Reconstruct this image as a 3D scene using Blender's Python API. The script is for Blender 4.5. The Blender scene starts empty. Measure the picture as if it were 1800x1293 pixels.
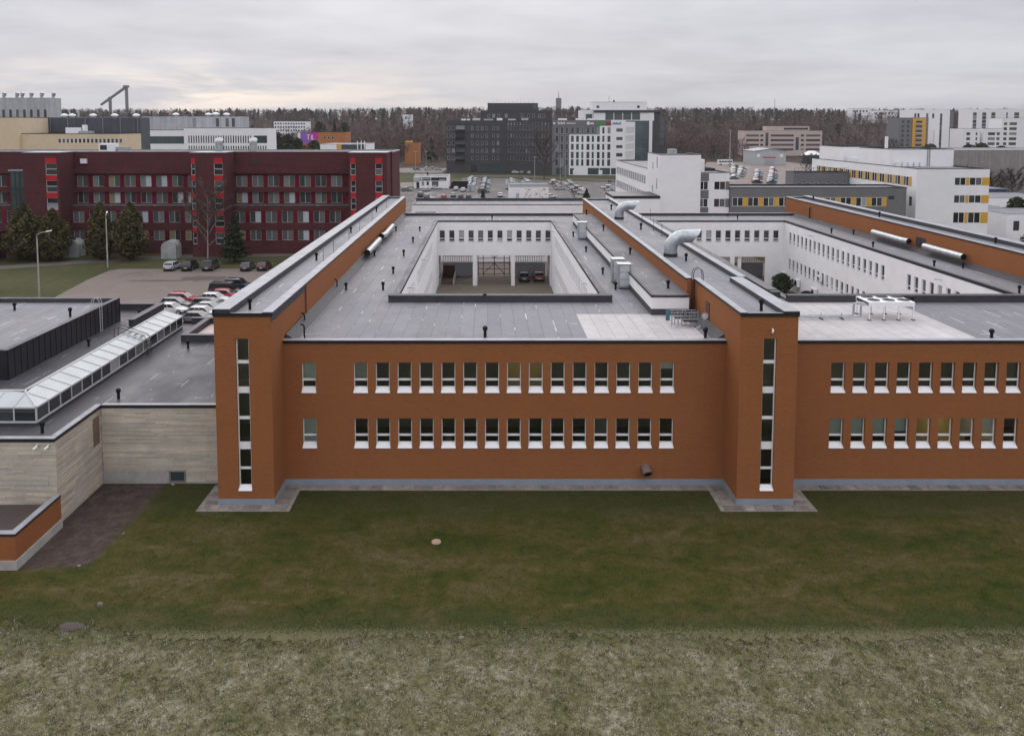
import bpy, math, random
import numpy as np
from mathutils import Vector, Matrix

random.seed(7)
RNG = np.random.default_rng(7)
sc = bpy.context.scene
COL = sc.collection
R = math.radians
PI = math.pi

# ------------------------------------------------------------------ camera
CAM_H = 25.0
cam = bpy.data.cameras.new('camera')
cam_o = bpy.data.objects.new('camera', cam)
COL.objects.link(cam_o)
cam.sensor_width = 36.0
cam.lens = 28.0                      # wide drone lens
cam.shift_x = 43.0 / 1800.0
cam.shift_y = -315.5 / 1800.0        # the picture is the lower part of the drone's frame
cam.clip_start = 0.5
cam.clip_end = 8000
cam_o.location = (0, 0, CAM_H)
cam_o.rotation_euler = (R(90) - math.atan(110.0 / 1400.0), 0, 0)
sc.camera = cam_o

# ------------------------------------------------------------------ sky
SUN_EL, SUN_AZ = R(30), R(-8)       # azimuth from +Y towards +X
w = bpy.data.worlds.new('World'); sc.world = w; w.use_nodes = True
nt = w.node_tree; nt.nodes.clear()
def N(nt, t, **k):
    n = nt.nodes.new(t)
    for a, b in k.items(): setattr(n, a, b)
    return n
def L(nt, a, b): nt.links.new(a, b)
def math_n(nt, op, a, b=None, c=None, clamp=False):
    n = N(nt, 'ShaderNodeMath', operation=op, use_clamp=clamp)
    for i, v in enumerate((a, b, c)):
        if v is None: continue
        if hasattr(v, 'is_linked') or hasattr(v, 'links'): L(nt, v, n.inputs[i])
        else: n.inputs[i].default_value = v
    return n.outputs[0]
def ramp(nt, fac, stops, interp='LINEAR'):
    r = N(nt, 'ShaderNodeValToRGB'); r.color_ramp.interpolation = interp
    e = r.color_ramp.elements
    while len(e) < len(stops): e.new(0.5)
    for i, (p, c) in enumerate(stops):
        e[i].position = p
        e[i].color = tuple(c) + (1,) if len(c) == 3 else c
    L(nt, fac, r.inputs[0])
    return r.outputs[0]
def noise(nt, vec, scale, detail=4, rough=.55, dist=0):
    n = N(nt, 'ShaderNodeTexNoise')
    n.inputs['Scale'].default_value = scale; n.inputs['Detail'].default_value = detail
    n.inputs['Roughness'].default_value = rough; n.inputs['Distortion'].default_value = dist
    if vec is not None: L(nt, vec, n.inputs['Vector'])
    return n.outputs[0]
def mix(nt, fac, a, b, mode='MIX'):
    m = N(nt, 'ShaderNodeMix', data_type='RGBA', blend_type=mode)
    if isinstance(fac, (int, float)): m.inputs[0].default_value = fac
    else: L(nt, fac, m.inputs[0])
    for i, v in ((6, a), (7, b)):
        if isinstance(v, (tuple, list)): m.inputs[i].default_value = tuple(v)[:3] + (1,)
        else: L(nt, v, m.inputs[i])
    return m.outputs[2]

sky = N(nt, 'ShaderNodeTexSky', sky_type='NISHITA')
sky.sun_disc = False; sky.sun_elevation = SUN_EL; sky.sun_rotation = SUN_AZ
sky.air_density = 1.0; sky.dust_density = 2.0
tc = N(nt, 'ShaderNodeTexCoord')
sep = N(nt, 'ShaderNodeSeparateXYZ'); L(nt, tc.outputs['Generated'], sep.inputs[0])
zc = math_n(nt, 'MAXIMUM', sep.outputs[2], 0.0)
den = math_n(nt, 'ADD', zc, 0.085)
cx = math_n(nt, 'DIVIDE', sep.outputs[0], den); cy = math_n(nt, 'DIVIDE', sep.outputs[1], den)
cmb = N(nt, 'ShaderNodeCombineXYZ')
L(nt, cx, cmb.inputs[0]); L(nt, math_n(nt, 'MULTIPLY', cy, 1.0), cmb.inputs[1])
n1 = noise(nt, cmb.outputs[0], 0.42, 6, .52, .35)
n2 = noise(nt, cmb.outputs[0], 1.9, 5, .55, .2)
cl = math_n(nt, 'ADD', math_n(nt, 'MULTIPLY', n1, .72), math_n(nt, 'MULTIPLY', n2, .28))
ccol = ramp(nt, cl, [(.32, (.485, .485, .53)), (.45, (.575, .577, .625)), (.56, (.64, .642, .688)), (.68, (.70, .702, .74))])
# the break in the cloud low over the horizon, where the sun stands behind the overcast
az = N(nt, 'ShaderNodeMath', operation='ARCTAN2'); L(nt, sep.outputs[0], az.inputs[0]); L(nt, sep.outputs[1], az.inputs[1])
da = math_n(nt, 'ABSOLUTE', math_n(nt, 'ADD', az.outputs[0], .34))
fa = math_n(nt, 'SUBTRACT', 1.0, math_n(nt, 'MULTIPLY', da, 2.6), clamp=True)
fe = math_n(nt, 'SUBTRACT', 1.0, math_n(nt, 'MULTIPLY', math_n(nt, 'ABSOLUTE', math_n(nt, 'SUBTRACT', sep.outputs[2], .035)), 19.0), clamp=True)
gn = N(nt, 'ShaderNodeMapping'); gn.inputs['Scale'].default_value = (5, 5, 34); L(nt, tc.outputs['Generated'], gn.inputs[0])
g3 = noise(nt, gn.outputs[0], 1.0, 5, .55, .3)
gap = math_n(nt, 'MULTIPLY', math_n(nt, 'MULTIPLY', fa, fe), math_n(nt, 'MULTIPLY', math_n(nt, 'SUBTRACT', g3, .40), 7.0, clamp=True), clamp=True)
ccol = mix(nt, gap, ccol, (1.12, .98, .86))
# overcast skies brighten steadily from the horizon to the zenith (CIE overcast: 1 + 2 sin elevation)
ovc = math_n(nt, 'ADD', math_n(nt, 'MULTIPLY', zc, 1.8), .93)
bgs = N(nt, 'ShaderNodeBackground'); L(nt, sky.outputs[0], bgs.inputs[0]); bgs.inputs[1].default_value = 0.07
bgc = N(nt, 'ShaderNodeBackground'); L(nt, ccol, bgc.inputs[0]); L(nt, ovc, bgc.inputs[1])
mx = N(nt, 'ShaderNodeMixShader'); mx.inputs[0].default_value = .95
L(nt, bgs.outputs[0], mx.inputs[1]); L(nt, bgc.outputs[0], mx.inputs[2])
wo = N(nt, 'ShaderNodeOutputWorld'); L(nt, mx.outputs[0], wo.inputs[0])

# ------------------------------------------------------------------ sun (behind thin overcast)
sun = bpy.data.lights.new('sun', 'SUN'); sun.energy = 1.25; sun.angle = R(60); sun.color = (1, .955, .90)
sun_o = bpy.data.objects.new('sun', sun); COL.objects.link(sun_o)
sd = Vector((math.sin(SUN_AZ) * math.cos(SUN_EL), math.cos(SUN_AZ) * math.cos(SUN_EL), math.sin(SUN_EL)))
sun_o.rotation_euler = sd.to_track_quat('Z', 'Y').to_euler()
sun_o.location = sd * 300

sc.view_settings.view_transform = 'Standard'
sc.view_settings.look = 'None'
sc.view_settings.exposure = 0.0
sc.view_settings.gamma = 1.0
sc.view_settings.use_curve_mapping = False
sc.render.engine = 'CYCLES'
sc.cycles.max_bounces = 6
sc.cycles.diffuse_bounces = 3
sc.cycles.glossy_bounces = 3
sc.cycles.transmission_bounces = 4
sc.cycles.transparent_max_bounces = 8
sc.cycles.use_denoising = True
sc.cycles.sample_clamp_indirect = 4

# ------------------------------------------------------------------ helpers
class MB:
    """collects faces, then builds ONE mesh object"""
    def __init__(s, off=(0, 0, 0)):
        s.v = []; s.f = []; s.m = []; s.off = off
    def add(s, vs, fs, m=0):
        b = len(s.v); s.v += [tuple(p) for p in vs]
        for f in fs: s.f.append([b + i for i in f]); s.m.append(m)
    def quad(s, a, b, c, d, m=0): s.add((a, b, c, d), ((0, 1, 2, 3),), m)
    def box(s, x0, x1, y0, y1, z0, z1, m=0):
        if x0 > x1: x0, x1 = x1, x0
        if y0 > y1: y0, y1 = y1, y0
        s.add([(x0, y0, z0), (x1, y0, z0), (x1, y1, z0), (x0, y1, z0), (x0, y0, z1), (x1, y0, z1), (x1, y1, z1), (x0, y1, z1)],
              [(0, 3, 2, 1), (4, 5, 6, 7), (0, 1, 5, 4), (1, 2, 6, 5), (2, 3, 7, 6), (3, 0, 4, 7)], m)
    def prism(s, pts, z0, z1, m=0, mtop=None):
        n = len(pts)
        vs = [(x, y, z0) for x, y in pts] + [(x, y, z1) for x, y in pts]
        s.add(vs, [tuple(range(n - 1, -1, -1))] + [(i, (i + 1) % n, n + (i + 1) % n, n + i) for i in range(n)], m)
        b = len(s.v) - 2 * n
        s.f.append([b + n + i for i in range(n)]); s.m.append(m if mtop is None else mtop)
    def cyl(s, p0, p1, r, n=10, m=0, r2=None, caps=True):
        p0 = Vector(p0); p1 = Vector(p1); r2 = r if r2 is None else r2
        d = (p1 - p0).normalized()
        a = d.orthogonal().normalized(); b = d.cross(a)
        vs = []
        for p, q in ((p0, r), (p1, r2)):
            for i in range(n):
                t = 2 * PI * i / n
                vs.append(p + a * (q * math.cos(t)) + b * (q * math.sin(t)))
        fs = [(i, (i + 1) % n, n + (i + 1) % n, n + i) for i in range(n)]
        if caps: fs += [tuple(range(n - 1, -1, -1)), tuple(range(n, 2 * n))]
        s.add(vs, fs, m)
    def tube(s, pts, r, n=8, m=0, caps=True):
        pts = [Vector(p) for p in pts]; k = len(pts)
        rs = r if isinstance(r, (list, tuple)) else [r] * k
        ref = None; vs = []
        for i, p in enumerate(pts):
            d = (pts[min(i + 1, k - 1)] - pts[max(i - 1, 0)]).normalized()
            if ref is None: ref = d.orthogonal().normalized()
            a = (ref - d * ref.dot(d)).normalized(); ref = a; b = d.cross(a)
            for j in range(n):
                t = 2 * PI * j / n
                vs.append(p + a * (rs[i] * math.cos(t)) + b * (rs[i] * math.sin(t)))
        fs = []
        for i in range(k - 1):
            for j in range(n):
                fs.append((i * n + j, i * n + (j + 1) % n, (i + 1) * n + (j + 1) % n, (i + 1) * n + j))
        if caps: fs += [tuple(range(n - 1, -1, -1)), tuple(range((k - 1) * n, k * n))]
        s.add(vs, fs, m)
    def mesh(s, name, mats, smooth=False):
        me = bpy.data.meshes.new(name)
        ox, oy, oz = s.off
        me.from_pydata([(x - ox, y - oy, z - oz) for x, y, z in s.v], [], s.f)
        for mt in (mats if isinstance(mats, (list, tuple)) else [mats]): me.materials.append(mt)
        me.polygons.foreach_set('material_index', s.m)
        if smooth:
            me.polygons.foreach_set('use_smooth', [True] * len(s.f))
            me.set_sharp_from_angle(angle=R(38))
        me.update()
        return me
    def build(s, name, mats, parent=None, smooth=False):
        return link(name, s.mesh(name, mats, smooth), parent)

def link(name, me, parent=None, loc=None, rz=0):
    o = bpy.data.objects.new(name, me); COL.objects.link(o)
    if parent is not None: o.parent = parent
    if loc is not None: o.location = loc
    if rz: o.rotation_euler = (0, 0, rz)
    return o
def tag(o, label=None, cat=None, group=None, kind=None):
    if label: o['label'] = label
    if cat: o['category'] = cat
    if group: o['group'] = group
    if kind: o['kind'] = kind
    return o
def thing(name, label, cat, loc=(0, 0, 0), rz=0, group=None):
    o = bpy.data.objects.new(name, None); COL.objects.link(o)
    o.empty_display_size = .5
    o.location = loc; o.rotation_euler = (0, 0, rz)
    return tag(o, label, cat, group)
def copy_tree(o, parent=None):
    c = o.copy(); COL.objects.link(c)
    if parent is not None: c.parent = parent
    for ch in list(o.children): copy_tree(ch, c)
    return c
def rect_prism(name, mats, x0, x1, y0, y1, z0, z1, parent=None, off=(0, 0, 0)):
    b = MB(off); b.box(x0, x1, y0, y1, z0, z1); return b.build(name, mats, parent)
def tri_mesh(name, V, mats, mi=None, tint=None):
    """V: (n,3,3) triangles"""
    n = len(V); me = bpy.data.meshes.new(name)
    me.vertices.add(n * 3); me.vertices.foreach_set('co', V.reshape(-1).astype(np.float32))
    me.loops.add(n * 3); me.loops.foreach_set('vertex_index', np.arange(n * 3, dtype=np.int32))
    me.polygons.add(n); me.polygons.foreach_set('loop_start', np.arange(0, n * 3, 3, dtype=np.int32))
    for mt in (mats if isinstance(mats, (list, tuple)) else [mats]): me.materials.append(mt)
    if mi is not None: me.polygons.foreach_set('material_index', np.asarray(mi, dtype=np.int32))
    if tint is not None:
        a = me.attributes.new('tint', 'FLOAT', 'FACE'); a.data.foreach_set('value', np.asarray(tint, dtype=np.float32))
    me.update(calc_edges=True)
    return me

# ------------------------------------------------------------------ materials
def newmat(name):
    m = bpy.data.materials.new(name); m.use_nodes = True
    nt = m.node_tree; bs = nt.nodes['Principled BSDF']
    return m, nt, bs
def pos(nt): return N(nt, 'ShaderNodeNewGeometry').outputs['Position']
def setc(nt, bs, v, key='Base Color'):
    if isinstance(v, (tuple, list)): bs.inputs[key].default_value = tuple(v)[:3] + (1,)
    else: L(nt, v, bs.inputs[key])
def bump(nt, bs, h, strength=.3, dist=.02):
    b = N(nt, 'ShaderNodeBump'); b.inputs['Strength'].default_value = strength; b.inputs['Distance'].default_value = dist
    L(nt, h, b.inputs['Height']); L(nt, b.outputs[0], bs.inputs['Normal'])
def scaled(c, k): return tuple(max(0, x * k) for x in c)
def M(name, col, rough=.7, var=.12, scale=1.5, metal=0, spec=.3, bmp=0, obj_var=0):
    m, nt, bs = newmat(name)
    P = pos(nt)
    n = noise(nt, P, scale, 5, .6)
    c = ramp(nt, n, [(.3, scaled(col, 1 - var)), (.7, scaled(col, 1 + var))])
    if obj_var:
        oi = N(nt, 'ShaderNodeObjectInfo')
        h = N(nt, 'ShaderNodeHueSaturation'); L(nt, c, h.inputs['Color'])
        v = math_n(nt, 'ADD', math_n(nt, 'MULTIPLY', oi.outputs['Random'], 2 * obj_var), 1 - obj_var)
        L(nt, v, h.inputs['Value']); c = h.outputs[0]
    setc(nt, bs, c)
    bs.inputs['Roughness'].default_value = rough; bs.inputs['Metallic'].default_value = metal
    bs.inputs['Specular IOR Level'].default_value = spec
    if bmp: bump(nt, bs, noise(nt, P, scale * 8, 4), bmp, .02)
    return m
def wall_uv(nt):
    """metres along the wall and up, whichever way the wall faces"""
    g = N(nt, 'ShaderNodeNewGeometry')
    s1 = N(nt, 'ShaderNodeSeparateXYZ'); L(nt, g.outputs['Position'], s1.inputs[0])
    s2 = N(nt, 'ShaderNodeSeparateXYZ'); L(nt, g.outputs['Normal'], s2.inputs[0])
    f = math_n(nt, 'GREATER_THAN', math_n(nt, 'ABSOLUTE', s2.outputs[0]), .7)
    a = math_n(nt, 'MULTIPLY', s1.outputs[1], f)
    b = math_n(nt, 'MULTIPLY', s1.outputs[0], math_n(nt, 'SUBTRACT', 1.0, f))
    c = N(nt, 'ShaderNodeCombineXYZ'); L(nt, math_n(nt, 'ADD', a, b), c.inputs[0]); L(nt, s1.outputs[2], c.inputs[1])
    return c.outputs[0], g.outputs['Position']
def brick_mat(name, c1, c2, mortar, bw=.26, rh=.088, ms=.012, rough=.85, blotch=.08, bmp=.35):
    m, nt, bs = newmat(name)
    uv, P = wall_uv(nt)
    b = N(nt, 'ShaderNodeTexBrick'); L(nt, uv, b.inputs['Vector'])
    b.inputs['Color1'].default_value = c1 + (1,); b.inputs['Color2'].default_value = c2 + (1,)
    b.inputs['Mortar'].default_value = mortar + (1,)
    b.inputs['Scale'].default_value = 1; b.inputs['Mortar Size'].default_value = ms
    b.inputs['Brick Width'].default_value = bw; b.inputs['Row Height'].default_value = rh
    b.inputs['Bias'].default_value = -.1
    n = noise(nt, P, .35, 5, .6)
    mp = N(nt, 'ShaderNodeMapping'); mp.inputs['Scale'].default_value = (.18, 3.2, 1); L(nt, uv, mp.inputs[0])
    n2 = noise(nt, mp.outputs[0], 1.0, 4, .6)
    k = math_n(nt, 'ADD', math_n(nt, 'MULTIPLY', n, .6), math_n(nt, 'MULTIPLY', n2, .4))
    mp3 = N(nt, 'ShaderNodeMapping'); mp3.inputs['Scale'].default_value = (2.4, .16, 1); L(nt, uv, mp3.inputs[0])
    n5 = noise(nt, mp3.outputs[0], 1.0, 5, .7)      # faint rain streaks
    k = math_n(nt, 'ADD', math_n(nt, 'MULTIPLY', k, .7), math_n(nt, 'MULTIPLY', n5, .3))
    v = ramp(nt, k, [(.3, (1 - blotch * 1.3,) * 3), (.7, (1 + blotch * 1.1,) * 3)])
    setc(nt, bs, mix(nt, 1.0, b.outputs['Color'], v, 'MULTIPLY'))
    bs.inputs['Roughness'].default_value = rough; bs.inputs['Specular IOR Level'].default_value = .12
    if bmp: bump(nt, bs, math_n(nt, 'SUBTRACT', 1.0, b.outputs['Fac']), bmp, .01)
    return m
def felt_mat(name, col, rough=.42, streak=.5, seam=1.0, wet=.5, pale=(.60, .60, .63)):
    """bitumen roofing felt: sheets, worn lap seams, damp patches"""
    m, nt, bs = newmat(name)
    P = pos(nt)
    n = noise(nt, P, .16, 5, .6, .4); n2 = noise(nt, P, 1.7, 5, .65)
    k = math_n(nt, 'ADD', math_n(nt, 'MULTIPLY', n, .65), math_n(nt, 'MULTIPLY', n2, .35))
    c = ramp(nt, k, [(.28, scaled(col, .72)), (.5, col), (.72, scaled(col, 1.22))])
    b = N(nt, 'ShaderNodeTexBrick')
    mp = N(nt, 'ShaderNodeMapping'); mp.inputs['Rotation'].default_value = (0, 0, PI / 2); L(nt, P, mp.inputs[0]); L(nt, mp.outputs[0], b.inputs['Vector'])
    for i, v in (('Color1', .92), ('Color2', 1.06), ('Mortar', .74)): b.inputs[i].default_value = (v, v, v, 1)
    b.inputs['Scale'].default_value = 1; b.inputs['Brick Width'].default_value = 8.0; b.inputs['Row Height'].default_value = seam
    b.inputs['Mortar Size'].default_value = .034; b.offset = .37
    c = mix(nt, 1.0, c, b.outputs['Color'], 'MULTIPLY')
    # pale scuffed ends of the laps
    mp2 = N(nt, 'ShaderNodeMapping'); mp2.inputs['Scale'].default_value = (1.0, .33, 1); L(nt, P, mp2.inputs[0])
    s3 = noise(nt, mp2.outputs[0], .9, 3, .6)
    msk = math_n(nt, 'MULTIPLY', b.outputs['Fac'], math_n(nt, 'MULTIPLY', math_n(nt, 'SUBTRACT', s3, .555), 16.0, clamp=True))
    c = mix(nt, math_n(nt, 'MULTIPLY', msk, streak), c, pale)
    # silt and rust-brown stains where water stands
    s4 = noise(nt, P, .33, 6, .66, .8)
    c = mix(nt, math_n(nt, 'MULTIPLY', math_n(nt, 'MULTIPLY', math_n(nt, 'SUBTRACT', s4, .585), 7.0, clamp=True), .55), c, (col[0] * .62, col[0] * .46, col[0] * .42))
    setc(nt, bs, c)
    rr = ramp(nt, n, [(.35, (rough - .16 * wet,) * 3), (.65, (rough + .18,) * 3)])
    L(nt, rr, bs.inputs['Roughness'])
    bs.inputs['Specular IOR Level'].default_value = .3
    bump(nt, bs, math_n(nt, 'ADD', noise(nt, P, 14, 3), math_n(nt, 'MULTIPLY', b.outputs['Fac'], .6)), .12, .01)
    return m
def glass_room(name):
    """clear pane: reflection over a view into the room"""
    m, nt, bs = newmat(name); nt.nodes.remove(bs)
    tr = N(nt, 'ShaderNodeBsdfTransparent'); tr.inputs[0].default_value = (.78, .82, .79, 1)
    gl = N(nt, 'ShaderNodeBsdfGlossy'); gl.inputs['Roughness'].default_value = .03; gl.inputs[0].default_value = (.9, .95, .93, 1)
    fr = N(nt, 'ShaderNodeFresnel'); fr.inputs[0].default_value = 1.9
    mx = N(nt, 'ShaderNodeMixShader'); L(nt, fr.outputs[0], mx.inputs[0]); L(nt, tr.outputs[0], mx.inputs[1]); L(nt, gl.outputs[0], mx.inputs[2])
    L(nt, mx.outputs[0], nt.nodes['Material Output'].inputs[0])
    return m
def pane_mat(name, stops, rough=.06):
    """closed pane, each with its own curtain or darkness behind it"""
    m, nt, bs = newmat(name)
    oi = N(nt, 'ShaderNodeObjectInfo')
    setc(nt, bs, ramp(nt, oi.outputs['Random'], stops, 'CONSTANT'))
    bs.inputs['Roughness'].default_value = rough; bs.inputs['Specular IOR Level'].default_value = .7
    return m
def rib_mat(name, col, pitch, axis_noise=True, rough=.5, depth=.25, spec=.4):
    """profiled sheet: fine upright ribs"""
    m, nt, bs = newmat(name)
    uv, P = wall_uv(nt)
    s = N(nt, 'ShaderNodeSeparateXYZ'); L(nt, uv, s.inputs[0])
    w = math_n(nt, 'SINE', math_n(nt, 'MULTIPLY', s.outputs[0], 2 * PI / pitch))
    n = noise(nt, P, .5, 4)
    c = ramp(nt, n, [(.3, scaled(col, .88)), (.7, scaled(col, 1.1))])
    st = N(nt, 'ShaderNodeMapping'); st.inputs['Scale'].default_value = (1.6, .05, 1); L(nt, uv, st.inputs[0])
    c = mix(nt, 1.0, c, ramp(nt, noise(nt, st.outputs[0], 1.0, 5, .7), [(.32, (.74,) * 3), (.66, (1.16,) * 3)]), 'MULTIPLY')
    setc(nt, bs, c); bs.inputs['Roughness'].default_value = rough; bs.inputs['Specular IOR Level'].default_value = spec
    bump(nt, bs, w, depth, .03)
    return m
def objcol_mat(name, rough=.25, spec=.5, coat=.3):
    m, nt, bs = newmat(name)
    oi = N(nt, 'ShaderNodeObjectInfo')
    P = pos(nt); n = noise(nt, P, 6, 3)
    k = ramp(nt, n, [(.3, (.9,) * 3), (.7, (1.05,) * 3)])
    setc(nt, bs, mix(nt, 1.0, oi.outputs['Color'], k, 'MULTIPLY'))
    bs.inputs['Roughness'].default_value = rough; bs.inputs['Specular IOR Level'].default_value = spec
    bs.inputs['Coat Weight'].default_value = coat; bs.inputs['Coat Roughness'].default_value = .08
    return m
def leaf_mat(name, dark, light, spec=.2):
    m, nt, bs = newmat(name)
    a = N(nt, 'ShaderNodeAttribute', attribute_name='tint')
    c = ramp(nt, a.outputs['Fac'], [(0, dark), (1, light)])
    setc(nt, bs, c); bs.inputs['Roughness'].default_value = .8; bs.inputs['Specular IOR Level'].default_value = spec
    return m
def emit_mat(name, col, s):
    m, nt, bs = newmat(name); setc(nt, bs, (.8, .8, .8))
    bs.inputs['Emission Color'].default_value = col + (1,); bs.inputs['Emission Strength'].default_value = s
    return m

MT = {}
MT['brick'] = brick_mat('orange brick', (.315, .115, .042), (.27, .096, .034), (.25, .112, .055))
MT['red_brick'] = brick_mat('wine red brick', (.122, .036, .041), (.085, .027, .031), (.06, .03, .03), bw=.3, rh=.1, blotch=.2)
MT['black_brick'] = brick_mat('charcoal brick', (.078, .074, .078), (.06, .057, .06), (.08, .078, .08), bw=.6, rh=.2, blotch=.14, bmp=0)
MT['white'] = M('white render', (.82, .81, .815), .85, .05, .6)
MT['white2'] = M('white facade panel', (.81, .80, .81), .7, .04, .5)
MT['frame'] = M('white window frame', (.80, .80, .81), .4, .03, 3)
MT['felt'] = felt_mat('grey roofing felt', (.185, .182, .198), rough=.6, streak=.9, wet=.5)
MT['felt_dark'] = felt_mat('dark damp roofing felt', (.062, .060, .068), rough=.5, streak=.45, wet=.9)
MT['felt_pale'] = felt_mat('pale mineral felt', (.46, .435, .43), rough=.75, streak=.12, wet=.1, pale=(.6, .58, .56))
MT['felt_mid'] = felt_mat('charcoal mineral felt', (.115, .113, .123), rough=.6, streak=.5)
MT['upstand'] = M('charcoal felt upstand', (.050, .050, .057), .6, .2, 1.2, bmp=.1)
MT['coping'] = M('black metal coping', (.018, .017, .019), .45, .2, 2)
MT['cap'] = M('light grey sheet metal cap', (.27, .272, .30), .5, .2, .9, spec=.4)
MT['galv'] = M('galvanised steel', (.42, .445, .46), .42, .2, 1.5, metal=.8)
MT['rust'] = M('rust brown steel', (.10, .048, .033), .75, .3, 3)
MT['dark_steel'] = M('dark painted steel', (.035, .033, .036), .5, .2, 3)
MT['black'] = M('black plastic', (.014, .014, .015), .6, .2, 5, spec=.15)
MT['plinth'] = M('blue grey painted plinth', (.235, .275, .315), .8, .1, 1.2)
MT['concrete'] = M('pale concrete', (.36, .35, .33), .85, .2, 1.1, bmp=.15)
MT['concrete_d'] = M('grey concrete', (.19, .185, .18), .9, .2, .9, bmp=.15)
MT['glass'] = glass_room('window glass')
MT['room'] = M('office wall', (.55, .54, .50), .9, .1, .7)
MT['room_y'] = M('yellow office wall', (.58, .46, .22), .9, .08, .7)
MT['room_dark'] = M('dark office wall', (.22, .22, .21), .9, .2, .7)
MT['blind'] = M('pale green roller blind', (.72, .79, .74), .85, .05, 2)
MT['blind_w'] = M('white roller blind', (.82, .84, .85), .85, .05, 2)
MT['lamp'] = emit_mat('lit ceiling panel', (1, .86, .62), 8.0)
MT['pane'] = pane_mat('pane with dark room', [(0, (.016, .017, .019)), (.35, (.028, .03, .033)), (.6, (.05, .055, .06)), (.82, (.13, .14, .145)), (.93, (.34, .36, .36))])
MT['pane_far'] = pane_mat('far pane', [(0, (.03, .032, .037)), (.4, (.055, .058, .064)), (.75, (.10, .105, .115)), (.93, (.25, .26, .26))], .12)
MT['pane_office'] = pane_mat('curtained pane', [(0, (.035, .038, .04)), (.22, (.08, .088, .088)), (.45, (.12, .13, .127)), (.66, (.18, .195, .19)), (.84, (.44, .50, .53)), (.95, (.24, .21, .12))], .12)
MT['pane_sky'] = M('grey green glazing', (.05, .075, .08), .08, .3, .2, spec=.8)
MT['sky_pane'] = M('frosted skylight glass', (.40, .43, .435), .4, .1, .6, spec=.35)
MT['alu'] = M('aluminium profile', (.50, .51, .52), .5, .08, 2)
MT['tyre'] = M('tyre rubber', (.012, .012, .013), .8, .2, 8)
MT['carglass'] = M('car glass', (.018, .021, .024), .06, .2, 1, spec=.8)
MT['paint'] = objcol_mat('car paint')
MT['lampw'] = M('headlamp lens', (.6, .62, .64), .1, .05, 5)
MT['lampr'] = M('tail lamp lens', (.26, .012, .012), .15, .1, 5)
MT['plate'] = M('number plate', (.7, .7, .7), .5, .05, 5)
MT['red_panel'] = M('bright red panel', (.42, .012, .02), .5, .12, 1)
MT['wine_panel'] = M('dark red panel', (.12, .007, .017), .6, .12, 1, spec=.12, obj_var=.15)
MT['yellow'] = M('ochre yellow panel', (.62, .34, .05), .6, .06, 1)
MT['grey_wall'] = M('grey render', (.165, .165, .170), .85, .06, .6)
MT['grey_light'] = M('light grey cladding', (.42, .43, .45), .6, .06, .6)
MT['grey_rib'] = rib_mat('light grey profiled sheet', (.40, .41, .435), .5)
MT['dark_rib'] = rib_mat('dark blue grey profiled sheet', (.065, .072, .083), .5)
MT['conc_rib'] = rib_mat('ribbed concrete panels', (.27, .25, .24), .9, rough=.9, depth=.5, spec=.2)
MT['beige'] = M('beige brick', (.66, .53, .37), .85, .06, .6)
MT['pink'] = M('pinkish beige panel', (.52, .42, .38), .85, .05, .4)
MT['purple'] = M('purple sheet', (.26, .11, .40), .6, .05, 1)
MT['magenta'] = M('magenta sheet', (.50, .03, .30), .6, .05, 1)
MT['orange'] = M('orange brick far', (.40, .16, .055), .85, .1, .5)
MT['glasswall'] = M('blue green curtain wall', (.045, .075, .09), .1, .35, .12, spec=.8)
MT['sign_green'] = M('green sign face', (.04, .26, .05), .5, .1, 2)
MT['sign_red'] = M('red sign face', (.32, .012, .035), .5, .1, 2)
MT['sign_blue'] = M('blue lettering', (.08, .16, .42), .5, .1, 3)
MT['sign_white'] = M('white lettering', (.75, .75, .76), .5, .05, 3)
MT['wood'] = M('weathered timber', (.20, .14, .10), .9, .2, 2)
MT['bark'] = M('brown bark', (.06, .045, .036), .95, .3, 3)
MT['birch'] = M('pale birch bark', (.34, .30, .27), .9, .4, 2)
MT['twig'] = leaf_mat('bare twigs', (.055, .037, .033), (.125, .088, .075))
MT['conifer'] = leaf_mat('conifer needles', (.012, .019, .011), (.045, .057, .024))
MT['thuja'] = leaf_mat('thuja foliage', (.022, .022, .010), (.115, .095, .036))
MT['bush'] = leaf_mat('dark shrub leaves', (.016, .024, .010), (.06, .075, .03))
MT['skin'] = M('skin', (.42, .26, .19), .6, .05, 5)
MT['cloth'] = M('dark clothing', (.02, .021, .028), .85, .2, 5)
MT['teal'] = M('teal sheet', (.06, .17, .20), .5, .1, 2)
MT['tarp'] = M('black tarpaulin', (.012, .013, .018), .35, .3, 1.5)
MT['tent'] = M('white tent fabric', (.75, .76, .77), .7, .05, 1)
MT['blue_sheet'] = M('dark blue panel', (.03, .045, .09), .5, .1, 1)
MT['polycarb'] = M('clouded polycarbonate', (.34, .36, .35), .3, .25, .8, spec=.6)
MT['road_red'] = M('red plastic sheet', (.42, .05, .03), .6, .1, 2)

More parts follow.
